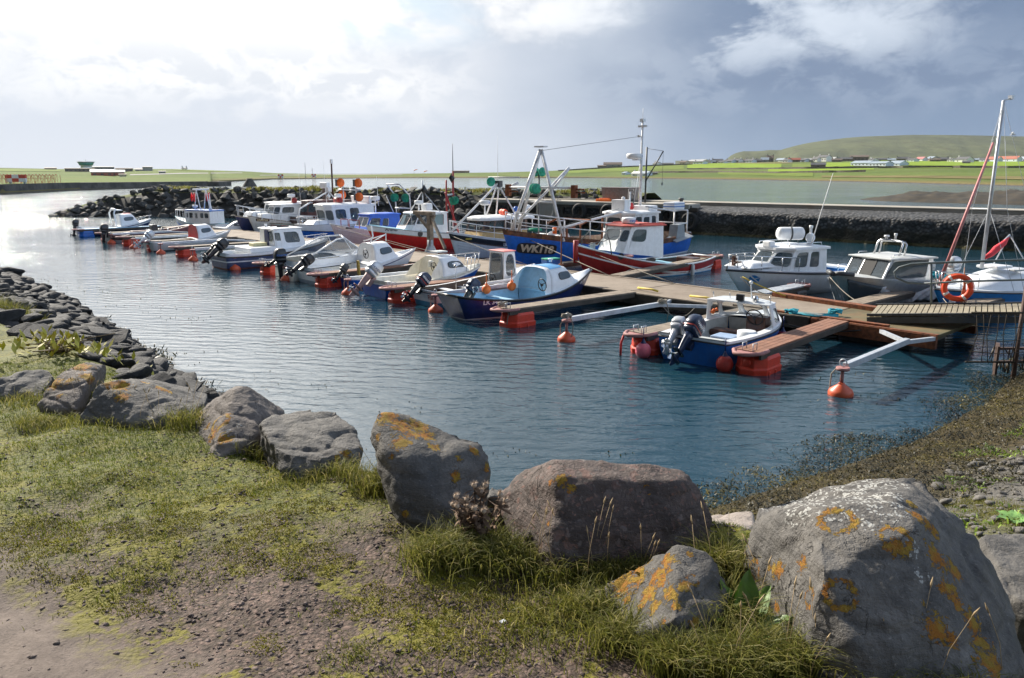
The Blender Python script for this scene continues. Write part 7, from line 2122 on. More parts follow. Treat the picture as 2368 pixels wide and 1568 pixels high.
# ---- pinkish white boat with bright blue cabin (F7)
b = fboat('pinkish white boat with bright blue cabin, left of the red-hulled boat', 763, 517, 1.45, 7.6, 224, k=.84)
h = Hull(7.6, 2.5, (.7, .75, 1.45), tw=.6, d=.4, rake=.8, srake=.2, tm=.45, p=2.4, e0=.7, e1=.95)
h.build(b, [ANTIFOUL, PINKWHITE, WHITEP], [(('z', .03), 0), (('s', .08), 1), (('s', 0), 2)]); h.deck(b, LTGREY, .02, .985, .10, .06); h.rub(b, WHITEP, .03, .02); h.rub(b, PINKWHITE, .022, .32, name='rubbing_strake')
for zz in (.45, .6, .75): h.rub(b, mat('plank_seam_pink', rgb(.38, .32, .32), .6), .006, zz, .1, .96, 'plank_seam', False)
BRB = mat('cabin_bright_blue', rgb(.015, .12, .62), .4, var=.08)
house_box(b, plan4(-1.5, 1.4, .95, .80), [1.0, 1.0, .7, .7], plan4(-1.5, .95, .85, .70), 1.84, BRB, [(0, .06, .47, .25, .85, .1), (0, .53, .94, .25, .85, .1), (1, .06, .36, .30, .82, .12), (1, .44, .62, .35, .8), (3, .1, .5, .3, .82)], BRB, .10, .08, .06, 'cabin', WINGLASS, WHITEP)
m = MB(); m.slab([(1.0, -.6, 1.96), (1.0, .6, 1.96), (.2, .7, 1.98), (.2, -.7, 1.98)], .02); m.build('roof_panel', WHITE, b)
radar(b, (.0, .0, 2.0), .33, .24, None, .75); aerial(b, (-.2, .1, 2.4), (-.1, .1, 4.2), .02)
m = MB(); m.tube([(-1.2, .6, 1.9), (-.9, .1, 3.0)], .03, 6); m.tube([(-2.6, .9, .7), (-2.4, .9, 3.0), (-1.6, .8, 3.7), (-1.6, -.8, 3.7), (-2.4, -.9, 3.0), (-2.6, -.9, .7)], .05, 7); m.tube([(-2.4, .9, 2.2), (-2.4, -.9, 2.2)], .05, 6); m.build('stern_gantry', RW, b)
for y in (.7, -.7): disc_pair(b, (-2.2, y, 2.85), .27, GREENNET, (1, .5, 0), .2)
for y in (.9, -.9): m = MB(); m.tube([(2.6, y * .6, 1.2), (2.6, y * .6, 1.65), (1.9, y * .8, 1.6), (1.9, y * .8, 1.0)], .03, 6); m.build('bow_rail', DKRED, b)
h.text(b, 'LK', -.1, .55, .36, WHITEP, 1, bold=.012, plate=(PL, .12, .06))
m = MB(); m.poly([h.side(2.85 - .5 * (k in (1, 2)), 1.12 + (.12 if k > 1 else 0), 1) + Vector((0, .012, 0)) for k in (0, 1, 2, 3)]); m.build('name_plate', BLACK, b)

# ---- blue and white cruiser-like workboat (F6)
b = fboat('blue and white workboat with white wheelhouse and orange discs on its gantry', 682, 520, 1.18, 8.6, 224, k=.84)
h = Hull(8.6, 3.0, (1.0, 1.0, 1.2), tw=.88, d=.4, rake=.9, srake=.0, tm=.45, p=2.7, e0=.5, e1=.9)
h.build(b, [ANTIFOUL, BLUEHULL, WHITE, BLACK], [(('z', .05), 0), (('s', .42), 1), (('s', .38), 3), (('s', 0), 2)])
h.deck(b, WHITE, .02, .99, .0, .05); h.rub(b, WHITEP, .03, 0)
house_box(b, plan6(-1.9, 1.5, 1.95, 1.15, 1.05, .6), 1.1, plan6(-1.9, 1.75, 2.2, 1.15, 1.05, .62), 2.25, WHITE, [(2, .10, .92, .28, .82), (1, .06, .94, .28, .82), (3, .06, .30, .32, .86), (3, .40, .62, .15, .92), (5, .1, .5, .32, .86), (0, .08, .9, .28, .82)], WHITE, .12, .14, .10, 'wheelhouse', WINGLASS, FRAMEG)
m = MB(); m.box((2.4, 0, 1.28), (1.7, 1.5, .26), taper=(.6, .8)); m.build('cabin_trunk', WHITE, b, bevel=.06)
liferaft(b, (.5, -.1, 2.62), DKRED, .22, .85, (0, 1, 0)); radar(b, (.55, .0, 2.84), .27, .22, None)
m = MB(); m.box((-1.55, 0, 2.65), (.25, 2.4, .5), taper=(1.4, 1.1)); m.build('radar_arch', WHITE, b, bevel=.05)
m = MB(); m.tube([(-.5, .9, 2.4), (-.5, .9, 3.5)], .05, 7); m.tube([(-.5, -.9, 2.4), (-.5, -.9, 3.5)], .05, 7); m.tube([(-.5, 1.5, 3.3), (-.5, -1.5, 3.3)], .05, 7); m.build('gantry', GALV, b)
for y, z in ((1.25, 3.75), (-1.25, 3.75), (1.3, 2.85), (-1.1, 2.95)):
    disc_pair(b, (-.5, y, z), .29, ORANGE, (.75, .65, 0), .14)
m = MB()
for y, z in ((1.25, 3.75), (-1.25, 3.75), (1.3, 2.85)): m.box((-.35, y - .22, z), (.25, .22, .45))
m.build('hauler_motor', DKGREY, b)
h.text(b, 'LK 783', .6, .20, .42, WHITEP, 1, bold=.014, plate=(PL, .12, .04)); hull_rail(b, h, .78, .97, .42, 4, .08, .016, GALV)
aerial(b, (1.2, -.6, 2.4), (1.35, -.6, 5.2), .016)
m = MB(); m.sphere((3.9, .3, 1.36), .11, 10); m.tube([(3.9, .3, 1.15), (3.9, .3, 1.3)], .02, 5); m.build('search_lamp', STEEL, b)

# ---- cream and red hull with brown cabin (F5)
b = fboat('cream boat with a red sheer line, dark brown wheelhouse and white A-frame', 624, 518, .95, 8.4, 224, k=.90)
h = Hull(8.4, 2.8, (.8, .75, 1.0), tw=.6, d=.45, rake=.8, srake=.2, e0=.7, e1=.95)
h.build(b, [ANTIFOUL, CREAMY, REDHULL, mat('pale_green_rail', rgb(.45, .55, .48), .6)], [(('z', .02), 0), (('s', .20), 1), (('s', .10), 2), (('s', 0), 3)]); h.deck(b, LTGREY, .02, .985, .06, .06); h.rub(b, WOOD, .03, .0)
house_box(b, plan6(-2.4, .9, 1.5, 1.1, 1.0, .55), .8, plan6(-2.4, .75, 1.2, 1.0, .9, .5), 2.35, mat('maroon_cabin', rgb(.085, .030, .030), .45, var=.15, coat=.2), [(2, .08, .92, .55, .90), (1, .06, .94, .55, .90), (3, .04, .36, .58, .90), (3, .44, .80, .58, .90), (0, .08, .92, .55, .90)], MATS['maroon_cabin'], .08, .08, .06, 'wheelhouse', WINGLASS, None)
house_box(b, plan4(.9, 2.2, .8, .7), .9, plan4(.9, 2.15, .78, .68), 1.35, BROWN, [(1, .1, .45, .2, .85), (1, .55, .9, .2, .85)], WHITEP, .08, .05, .03, 'fore_cabin', WINGLASS, None)
m = MB(); m.box((-.6, 0, 2.85), (.3, .3, .9)); m.tube([(-1.4, -.2, 2.4), (-1.4, -.2, 5.1)], .07, 7); m.build('mast', BROWN, b); m = MB(); m.box((-1.4, -.2, 5.1), (.16, .16, .3)); m.build('mast_lamp', WHITEP, b)
m = MB(); m.box((-.6, 0, 3.45), (.35, 1.0, .42)); m.build('radar_scanner', WHITE, b, bevel=.06)
m = MB(); ap = Vector((-.6, .5, 3.05)); m.tube([(2.3, .8, .9), (2.1, .75, 1.9), ap], .055, 7); m.tube([(-.2, 1.0, .9), ap], .05, 7); m.tube([(-2.6, 1.0, .8), ap], .05, 7); m.tube([(1.2, .7, 2.3), (-1.8, .8, 2.3)], .04, 6); m.build('a_frame', WHITEP, b)
m = MB(); m.box(ap + Vector((0, 0, .12)), (.35, .45, .32)); m.build('a_frame_box', WHITEP, b, bevel=.04); hull_rail(b, h, .5, .96, .6, 7, .08, .018, WHITEP, mid=.5)
m = MB(); m.lathe([(0.01, -.22), (.2, 0), (.01, .22)], ap + Vector((.1, .15, -.35)), 4); m.build('day_shape', WHITEP, b)

# ---- white boat with name plate (F4)
b = fboat('white boat with an upright bow, brown name plate and red canister on its roof', 572, 501, 1.45, 9.0, 226, k=.84)
h = Hull(9.0, 2.9, (.8, .8, 1.5), tw=.6, d=.45, rake=.8, srake=.2, e0=.7, e1=.95)
h.build(b, [WHITEP, mat('off_white_hull', rgb(.62, .61, .58), .5, var=.06, dirt=rgb(.36, .28, .2), dirt_amt=.35, streak=True), WHITEP], [(('z', .1), 0), (('s', .06), 1), (('s', 0), 2)]); h.deck(b, WHITEP, .02, .985, .04, .06); h.rub(b, WOOD, .03, 0); h.rub(b, MATS['off_white_hull'], .022, .4, name='rubbing_strake')
house_box(b, plan6(-.6, 2.3, 2.8, 1.1, .9, .5), 1.0, plan6(-.6, 1.9, 2.25, 1.0, .8, .45), 2.15, WHITEP, [(2, .08, .92, .50, .90), (1, .06, .94, .50, .90), (3, .06, .46, .55, .90), (0, .08, .92, .5, .9)], WHITEP, .12, .08, .06, 'wheelhouse', WINGLASS, None)
m = MB(); m.box((3.0, 0, 1.42), (1.2, 1.1, .4), taper=(.7, .8)); m.build('cabin_trunk', WHITEP, b, bevel=.08)
liferaft(b, (.2, 0, 2.45), DKRED, .22, .9, (.5, 1, 0)); radar(b, (.4, -.1, 2.35), .32, .22, None, .35); aerial(b, (-.2, .3, 2.4), (-.2, .3, 4.4), .016)
h.text(b, 'JAMINA', 3.45, 1.12, .22, CREAMY, 1, bold=.006, plate=(BROWN, .10, .03), slope=.05); hull_rail(b, h, .62, .97, .55, 6, .08, .018, GALV)
flat_text(b, 'Jamina', .24, BLUEHULL, frame_M((.2, 1.085, 1.42), (-1, 0, 0), (0, 0, 1)), 0, shear=.4)

# ---- navy bow (F3)
b = fboat('navy blue hull with white deckhouse, left of the white boat with the name plate', 543, 501, 1.4, 8.4, 228, k=.90)
h = Hull(8.4, 2.8, (.8, .8, 1.45), tw=.6, d=.45, rake=.8, srake=.2, e0=.7, e1=.95)
h.build(b, [ANTIFOUL, NAVY, WHITEP], [(('z', .02), 0), (('s', .05), 1), (('s', 0), 2)]); h.deck(b, WHITEP, .02, .985, .04, .06); h.rub(b, WOOD, .03, 0)
m = MB(); m.box((2.4, 0, 1.45), (1.8, 1.5, .5), taper=(.7, .8)); m.build('cabin_trunk', WHITE, b, bevel=.12)
house_box(b, plan4(-1.6, 1.4, 1.0, .9), 1.0, plan4(-1.6, 1.1, .95, .85), 2.2, WHITEP, [(1, .1, .45, .5, .9), (0, .1, .45, .5, .9), (0, .55, .9, .5, .9)], WHITEP, .1, .08, .05, 'wheelhouse', WINGLASS, None)
hull_rail(b, h, .66, .97, .75, 5, .08, .022, GALV, mid=.5)

# ---- small white cruiser (F2)
b = fboat('small white cruiser with dark red stripe between the wooden crate and the navy bow', 489, 526, .80, 4.9, 200, 'motor boat', .66)
h = Hull(4.9, 1.9, (.65, .65, .82), tw=.85, d=.25, rake=.8, e0=.5)
h.build(b, [WHITE, DKRED], [(('z', .12), 0), (('z', .24), 1), (('s', 0), 0)]); h.deck(b, WHITE, .02, .99, 0, .05); h.rub(b, BROWN, .02, .12)
cuddy(b, h, -1.5, 1.2, .72, WHITE, w0=.82, front=.5, win=(.14, .62, 1.0, 3.0), sq=.4)
t = thing('wooden_crate', 'reddish brown crate standing on the far end of the jetty', 'crate', P(519 - 2, 521, .5) + Vector((-1.2, 0, 0)), JA)
m = MB(); m.box((0, 0, .3), (1.5, 1.0, .6)); m.build('body', WOODRED, t, bevel=.02)
m = MB()
for z in (.12, .32, .52): m.box((0, 0, z), (1.53, 1.03, .03))
m.build('straps', BROWN, t)

# ---- blue and white boat at the far end (F1)
b = fboat("blue-roofed white boat with red discs on its gantry, at the jetty's far end", 405, 500, 1.35, 7.8, 150, k=.66)
h = Hull(7.8, 2.6, (.85, .8, 1.35), tw=.7, d=.4, rake=.7, srake=.1, e0=.6)
h.build(b, [ANTIFOUL, BLUEHULL, WHITEP], [(('z', .02), 0), (('s', .35), 1), (('s', 0), 2)]); h.deck(b, LTGREY, .02, .985, .04, .05); h.rub(b, AQUA, .03, 0)
house_box(b, plan4(-3.2, .9, 1.0, .95), .85, plan4(-3.2, .9, .98, .93), 1.95, WHITEP, [(1, .03, .12, .4, .85), (1, .17, .32, .4, .85), (1, .40, .52, .4, .85), (1, .62, .76, .45, .85), (1, .80, .95, .45, .85), (0, .1, .9, .4, .85)], BLUE2, .06, .10, .05, 'deckhouse', WINGLASS, None)
m = MB()
for y in (.8, -.8): m.tube([(-.4, y * .8, 2.0), (-.9, y * .8, 3.9)], .06, 6); m.tube([(-1.4, y * .8, 2.0), (-.9, y * .8, 3.9)], .06, 6)
m.tube([(-.9, 1.1, 3.9), (-.9, -1.1, 3.9)], .08, 7); m.build('gantry', WHITEP, b)
for y in (1.0, -1.0): disc_pair(b, (-.75, y, 3.2), .42, mat('bright_red_plastic', rgb(.72, .02, .02), .5), (.8, .6, 0), .2)
m = MB(); m.lathe([(.22, 0), (.1, .5), (.03, 1.5)], (-2.6, .3, 2.0), 8); m.build('funnel', WHITEP, b); radar(b, (.3, 0, 2.1), .3, .22, None, .15)
for sg in (1, -1):
    pts = [h.pt(t, h.sheer(t), sg, .05) for t in (.97, .88, .78, .68, .58)]
    rail(b, [Vector((p.x, p.y, 1.98)) for p in pts], .03, pts, m_=WHITEP, name='bow_rail')
m = MB(); m.poly([h.side(-.6 + .12 * math.cos(a), .62 + .1 * math.sin(a), 1) + Vector((0, .014, 0)) for a in np.linspace(0, 6.28, 11)[:-1]]); m.poly([h.side(-2.0 + .12 * math.cos(a), .62 + .1 * math.sin(a), 1) + Vector((0, .014, 0)) for a in np.linspace(0, 6.28, 11)[:-1]]); m.build('port_light', BLACK, b)

# ---- white cruiser (F13)
b = fboat('white motor cruiser with wheelhouse, flag emblem on the bow and a canister on the roof', 1676, 623, 1.0, 6.5, 210, 'motor cruiser')
h = Hull(6.5, 2.4, (.72, .78, 1.02), tw=.88, d=.35, rake=1.0, srake=.0, tm=.45, p=2.5, e0=.5, e1=.95, flare=.15)
h.build(b, [WHITE, NAVY], [(('s', .07), 0), (('s', .02), 1), (('s', 0), 0)]); h.deck(b, WHITE, .42, .99, .0, .12, name='foredeck'); h.inner(b, SKYBLUE, .03, .43, .2, .16, name='cockpit', capmat=WHITE); h.rub(b, FRAME, .028, .06)
house_box(b, plan6(-.85, 1.05, 1.75, .98, .92, .42), [.84, .98, .98, .84, .76, .76], plan6(-.85, .75, 1.15, .92, .84, .38), 1.60, WHITE, [(2, .10, .92, .22, .88), (1, .08, .92, .22, .88), (3, .10, .42, .24, .90), (3, .50, .76, .24, .90), (5, .1, .42, .24, .9), (5, .5, .76, .24, .9), (0, .08, .90, .22, .88)], WHITE, .13, .09, .07, 'wheelhouse', WINGLASS, FRAMEG, fw=.03, r=.2)
m = MB(); m.box((2.0, 0, 1.12), (1.5, 1.3, .18), taper=(.5, .7)); m.build('trunk', WHITE, b, bevel=.06)
m = MB(); m.box((1.15, .0, 1.79), (.3, .34, .22)); m.build('roof_lamp_box', WHITEP, b, bevel=.04)
lr = liferaft(b, (-.05, -.1, 2.12), WHITE, .24, 1.0, (-.87, .5, 0)); m = MB(); m.sphere((-.55, .40, 1.98), .17, 14, sq=(1, 1, 1.1)); m.lathe([(.12, 0), (.10, .2)], (-.55, .40, 1.70), 10); m.lathe([(.05, .1), (.05, .32), (.07, .33), (.07, .42), (.02, .43)], (-.55, .40, 2.0), 10); m.build('dome_aerial', WHITE, b)
aerial(b, (-.2, .75, 1.78), (-.55, 1.15, 4.3), .020)
for y in (.7, -.7): m = MB(); m.tube([(.9, y, 1.73), (.85, y, 1.84), (-.7, y * 1.1, 1.84), (-.75, y * 1.1, 1.72)], .018, 6); m.build('roof_rail', STEEL, b)
hull_rail(b, h, .66, .95, .50, 4, .08, .018)
m = MB(); m.box((2.85, 0, 1.28), (.1, .1, .36)); m.beam((2.85, -.18, 1.36), (2.85, .18, 1.36), .04, .04); m.tube([(2.95, .1, 1.2), (2.7, .2, 1.25), (2.6, 0, 1.22), (2.8, -.2, 1.25)], .03, 5); m.build('mooring_post', BROWN, b)
FLAG = mat('flag_blue', rgb(.03, .22, .55), .5)
m = MB(); gp = lambda u, v: h.side(2.42 - .34 * u, .56 + .2 * v - .02 * u + .03 * math.sin(u * 5), 1) + Vector((0, .012, 0)); Nn = 8
m.add([gp(i / Nn, 0) for i in range(Nn + 1)] + [gp(i / Nn, 1) for i in range(Nn + 1)], [(i, i + 1, Nn + 2 + i, Nn + 1 + i) for i in range(Nn)]); fl = m.build('flag_emblem', FLAG, b)
m = MB(); gq = lambda u, v: gp(u, v) + Vector((0, .004, 0))
for s_ in (0, 1):
    m.poly([gq(0, s_ + (.1 if s_ == 0 else -.1)), gq(0, s_), gq(.08, s_), gq(1, 1 - s_ + (-.1 if s_ == 0 else .1)), gq(1, 1 - s_), gq(.92, 1 - s_)])
m.build('flag_cross', WHITEP, fl); m = MB(); m.tube([gp(0, 1), gp(0.0, -.9) + Vector((-.04, .004, 0))], .006, 4); m.build('flag_staff', BROWN, fl)
m = MB()
for x in (-.9, -1.6): m.sphere(h.side(x, .5, 1) + Vector((0, .07, 0)), .075, 10); m.tube([h.side(x, .5, 1) + Vector((0, .07, .07)), h.pt(h.t_at(x), h.sheer(h.t_at(x)), 1)], .008, 4)
m.build('small_fenders', DKRED, b)
m = MB()
for x in (-1.6, -2.2): m.tube([(x, .9, .75), (x, .9, .98), (x - .4, .95, .98), (x - .45, .95, .74)], .02, 6)
m.build('cleat_rail', STEEL, b); m = MB(); m.box((-2.9, 0, .72), (.35, 1.9, .12)); m.build('aft_shelf', WHITE, b, bevel=.03)

# ---- aluminium boat (F14)
b = fboat('bare aluminium boat with glass wheelhouse, roof arch and plastic sheeting over its bow', 1917, 636, 1.08, 5.5, 204, 'motor boat')
h = Hull(5.5, 2.3, (.78, .82, 1.1), tw=.9, d=.35, rake=.8, srake=-.1, tm=.45, p=2.6, e0=.4, e1=.9)
h.build(b, [ALU], [(('s', .04), 0), (('s', 0), 0)]); h.deck(b, LTGREY, .40, .99, .0, .06, name='foredeck'); h.inner(b, GREY, .03, .41, .2, .10, name='cockpit', capmat=ALU)
house_box(b, plan4(-.75, 1.35, .92, .80), .84, plan4(-.85, .95, .90, .78), 1.55, ALU, [(0, .04, .36, .12, .93, .06), (0, .38, .64, .12, .93, .06), (0, .66, .96, .12, .93, .06), (1, .06, .88, .16, .93, .08), (3, .06, .88, .16, .93, .08)], LTGREY, .14, .05, .04, 'wheelhouse', WINGLASS, FRAME, fw=.025)
m = MB(); m.slab([(.98, -.28, 1.53), (.99, .30, 1.53), (1.32, .30, .94), (1.31, -.28, .94)], .02); m.build('dark_blind', RUBBER, b)
m = MB()
for y in (.5, -.5): m.tube([(.3, y, 1.6), (.15, y, 2.0), (.1, y * .85, 2.09), (.1, 0, 2.11)], .035, 7); m.tube([(.05, y, 1.6), (-.02, y, 2.0), (-.02, y * .85, 2.06), (-.02, 0, 2.08)], .03, 7)
m.build('roof_arch', STEEL, b); m = MB(); m.lathe([(.035, 0), (.035, .16), (.05, .17), (.05, .24)], (.05, .1, 2.1), 8); m.lathe([(.05, 0), (.03, .08), (.09, .1), (.08, .16)], (.05, -.25, 2.1), 8); m.build('arch_lights', WHITE, b)
m = MB(); m.tube([(.8, .7, 1.6), (.75, .7, 1.7), (.4, .7, 1.7)], .015, 6); m.tube([(.8, -.7, 1.6), (.75, -.7, 1.7), (.4, -.7, 1.7)], .015, 6); m.build('roof_rail', STEEL, b)
outboard(b, -2.6, .95, .25, R(4), SILVER, LTGREY, 1.2, None); outboard(b, -2.6, .85, -.65, R(4), LTGREY, DKGREY, .9)
m = MB(); rr = random.Random(9)
for k in range(26): a = rr.uniform(0, 6.28); m.tube([(-1.6 + .4 * math.cos(a), .5 + .3 * math.sin(a), .78 + rr.uniform(0, .2)), (-1.6 + .3 * math.cos(a + 1), .4 + .3 * math.sin(a + 1), .95 + rr.uniform(-.1, .1)), (-1.6 + .4 * math.cos(a + 2), .5 + .3 * math.sin(a + 2), .80)], .02, 4)
m.build('rope_heap', TEALROPE, b)
def tarp(name, pts, cols, m_, seed):
    """hanging crumpled sheet: grid between two edge lines"""
    A, Bq = pts; rows = 9; vs = []; rr = np.random.default_rng(seed)
    for j in range(cols):
        u = j / (cols - 1); a = Vector(A[0]).lerp(Vector(A[1]), u) if len(A) == 2 else None; c_ = Vector(Bq[0]).lerp(Vector(Bq[1]), u)
        for i in range(rows):
            v = i / (rows - 1); p = a.lerp(c_, v); w_ = .05 * math.sin(u * 19 + v * 3) * v + .04 * math.sin(u * 43 + v * 9) * (.3 + v) + rr.uniform(-.015, .015); vs.append(p + Vector((w_ * .3, w_ + .10 * v, .03 * math.sin(u * 13) * v)))
    fs = [(j * rows + i, (j + 1) * rows + i, (j + 1) * rows + i + 1, j * rows + i + 1) for j in range(cols - 1) for i in range(rows - 1)]
    m = MB(); m.add(vs, fs, 0, True); o = m.build(name, m_, b); md = o.modifiers.new('t', 'SOLIDIFY'); md.thickness = .008; return o
SHEET = mat('white_plastic_sheet', rgb(.40, .42, .43), .3, var=.15, bump=.6, bscale=12); CLEAR = glassmat('clear_sheet', (.80, .84, .85), .42, .25)
sp_ = lambda x, z: h.side(x, z, 1) + Vector((0, .05, 0))
tarp('plastic_sheet', ((sp_(1.3, .72), sp_(-1.4, .72)), (sp_(1.6, .02) + Vector((0, .25, 0)), sp_(-.6, .35) + Vector((0, .3, 0)))), 30, SHEET, 1)
tarp('clear_sheet', ((sp_(2.3, .95), sp_(1.3, .72)), (sp_(2.0, .0) + Vector((0, .12, 0)), sp_(1.5, .0) + Vector((0, .25, 0)))), 16, CLEAR, 2)
tarp('bow_sheet', ((h.side(2.55, .98, 1), h.side(2.55, .98, -1) + Vector((.1, -.05, 0))), (h.side(2.1, .1, 1) + Vector((.1, .1, 0)), h.side(2.2, .2, -1) + Vector((.25, -.1, 0)))), 12, SHEET, 3)
m = MB(); m.tube([(2.65, 0, 1.1), (2.58, .25, 1.15), (2.2, .5, 1.12)], .07, 7); m.tube([(2.7, .1, 1.12), (2.5, -.3, 1.15)], .08, 7); m.build('bow_fender', DKGREY, b)

# ---- small sailing boat (F15)
b = fboat('small blue sailing boat with white cabin, bare mast and red furled sail', 2158, 667, .86, 6.0, 207, 'sailing boat')
h = Hull(6.0, 2.15, (.72, .68, .88), tw=.6, d=.4, rake=.75, srake=.2, tm=.45, p=2.2, e0=.6, e1=.95)
h.build(b, [WHITEP, mat('mid_blue_paint', rgb(.02, .20, .52), .35, var=.1), WHITE], [(('z', .02), 0), (('s', .06), 1), (('s', 0), 2)]); h.deck(b, WHITE, .02, .99, .0, .06); h.rub(b, FRAME, .02, .06)
cuddy(b, h, -1.3, 2.25, .62, WHITE, w0=.84, front=.75, win=(.10, .30, .5, 1.9), sq=.55, crown=.05, tuck=.8, frame=LTGREY)
m = MB(); m.box((.1, .0, 1.38), (.8, .7, .09)); m.build('hatch', WHITE, b, bevel=.03); m = MB(); m.box((-.2, .55, 1.30), (.55, .22, .06)); m.build('deck_vent', LTGREY, b, bevel=.02)
mt_ = Vector((.75, 0, 1.35)); tpv = Vector((.70, 0, 6.45)); m = MB(); m.tube([mt_, tpv], [.06, .05], 8); m.tube([tpv, tpv + Vector((-.35, .0, .08))], .018, 5); m.box(tpv + Vector((-.35, 0, .1)), (.12, .12, .12)); m.build('mast', GALV, b)
for z in (3.2,):
    m = MB(); m.tube([(.73, -.55, z), (.73, .55, z)], .014, 5); m.build('spreader', GALV, b)
m = MB(); m.tube([(2.75, 0, .92), (2.72, 0, 1.1)], .03, 6); m.tube([(2.72, 0, 1.1), (.95, 0, 5.2)], [.055, .035], 8); m.build('furled_jib', MASTPINK, b)
m = MB(); m.tube([(.95, 0, 5.2), tpv], .012, 4)
for y in (1.0, -1.0): m.tube([(.1, y, .75), (.73, y * .55, 3.2), tpv], .008, 4); m.tube([(.6, y, .75), (.73, 0, 3.2)], .008, 4)
m.tube([(-2.9, 0, .75), tpv], .008, 4); m.build('rigging', GALV, b)
m = MB(); m.tube([(.74, 0, 1.66), (.4, .02, 1.78), (.1, -.02, 1.93), (-.2, .03, 2.12), (-.45, 0, 2.3)], [.05, .09, .11, .08, .03], 9); m.build('furled_sail', SAILRED, b); m = MB(); m.tube([(.7, 0, 1.58), (-.5, 0, 2.36)], .03, 6); m.tube([(-.5, 0, 2.36), (-.9, .85, .85)], .02, 6); m.tube([(-.5, 0, 2.36), (-.9, -.85, .85)], .02, 6); m.build('boom', GALV, b)
hull_rail(b, h, .82, .97, .5, 3, .06, .016); outboard(b, -3.0, .80, .3, R(6), BLUEHULL, GREY, .8)
m = MB(); m.lathe([(.02, -.3), (.10, -.25), (.10, .2), (.03, .28)], h.side(2.3, .35, 1) + Vector((.25, .15, 0)), 10); m.build('fender', WHITEP, b)

# ================================================================== loose things on and round the moorings
RFL = FOBJ[0].location
ball('pink round buoy hanging from the finger left of the open blue dinghy', P(1486, 826, 0) + Vector((0, 0, .16)), .19, PINK)
ball('red and blue round fender between the dinghy transom and the nearest red float', P(1674, 856, 0) + Vector((0, 0, .14)), .19, mat('red_vinyl', rgb(.55, .05, .035), .5, var=.15, dirt=rgb(.2, .05, .03)))
ball('dark red round fender under the dinghy bow', P(1808, 792, 0) + Vector((0, 0, .12)), .18, mat('dark_red_vinyl', rgb(.30, .03, .035), .5))
t = thing('tube_fender', 'blue and white tube fenders hanging beside the red and blue ball', 'fender', P(1697, 838, 0) + Vector((.05, .2, 0)))
m = MB(); m.lathe([(.02, .1), (.07, .14), (.07, .46), (.02, .52)], (0, 0, 0), 10); m.build('blue_tube', BLUEHULL, t); m = MB(); m.lathe([(.02, .2), (.06, .24), (.06, .46), (.02, .52)], (.14, .05, 0), 10); m.build('white_tube', LTGREY, t)
mooring('yellow and green mooring line from the white cruiser bow to the jetty', P(1716, 640, 1.1), J(5.2, 2.6, .55), .05, YELLOW, .022)
mooring('grey line from the white cruiser bow to the left', P(1712, 640, 1.05), J(6.0, 2.6, .55), .1)
mooring('line from the aluminium boat to the finger', at(1918, 640, 25.2), J(3.4, 3.4, .5), .08)
mooring('mooring line from the trawler bow down to the jetty', at(1215, 550, 35.5), J(12.6, 2.6, .55), .02, ROPE, .02)
mooring('mooring line from the red boat bow down to the jetty edge', at(1338, 572, 32.8), J(9.6, 2.6, .55), .03)
mooring('long line from the red boat side to the plank finger', at(1500, 598, 33.6), at(1418, 640, 30.5), .06)
mooring('line from the white and black boat bow to the jetty', at(1043, 545, 39.3), J(17.0, 2.6, .55), .03)
mooring('line from the red-hulled boat bow to the jetty', at(868, 548, 42.8), J(22.0, 2.6, .55), .05)
mooring('line from the pinkish boat bow across to the jetty', at(770, 520, 46.3), J(24.0, 2.6, .55), .08)
mooring('long line from the sailing boat to the finger end', at(2180, 690, 23.4), J(.9, 4.0, .5), .05)
mooring('line hanging in a curve below the boom left of the open dinghy', J(7.0, -1.5, .55), J(6.6, -.4, .4), .35)
mooring('black line from the dinghy bow along the jetty', at(1815, 748, 20.3), J(1.7, -.05, .4), .12, BLACK, .018)
for px_, py_, a_, lab in ((1828, 727, .5, 'left coil of turquoise rope on the jetty behind the dinghy bow'), (1930, 727, .1, 'right end of the turquoise rope on the jetty edge')):
    o = MB(); rr = random.Random(int(px_)); c_ = P(px_, py_, .55)
    for k in range(9): a = rr.uniform(0, 6.28); o.tube([(.2 * math.cos(a + j * .8) * rr.uniform(.5, 1), .16 * math.sin(a + j * .8) * rr.uniform(.5, 1), .02 + rr.uniform(0, .12)) for j in range(6)], .018, 5)
    o = o.build('rope_coil', TEALROPE); o.location = c_; tag(o, lab, 'rope', 'turquoise ropes')
o = MB()
for k in range(4): o.tube([P(1820 + k * 1.5, 719 + k * 1.6, .56), P(1880, 725 + k * 2.0, .57), P(1938, 727 + k * 1.6, .56)], .018, 5)
o = o.build('mooring_line', TEALROPE); tag(o, 'taut turquoise ropes stretched along the jetty edge', 'mooring line')
for s, n, px_, lab in ((6.95, -1.55, 0, 'rope knots tied on the end of the boom left of the dinghy'), (7.2, -5.3, 0, 'brown rope tangle on the buoy post left of the open dinghy'), (9.7, -5.3, 0, 'rope coil on the end of the finger before the navy boat')):
    o = MB(); rr = random.Random(int(s * 10)); c_ = J(s, n, .60)
    for k in range(7): a = rr.uniform(0, 6.28); o.tube([(.13 * math.cos(a + j * .9), .11 * math.sin(a + j * .9), rr.uniform(0, .13)) for j in range(6)], .018, 5)
    o.tube([(.1, -.1, .05), (.16, -.16, -.2), (.12, -.14, -.5)], .014, 5)
    o = o.build('rope_coil', ROPE); o.location = c_; tag(o, lab, 'rope')

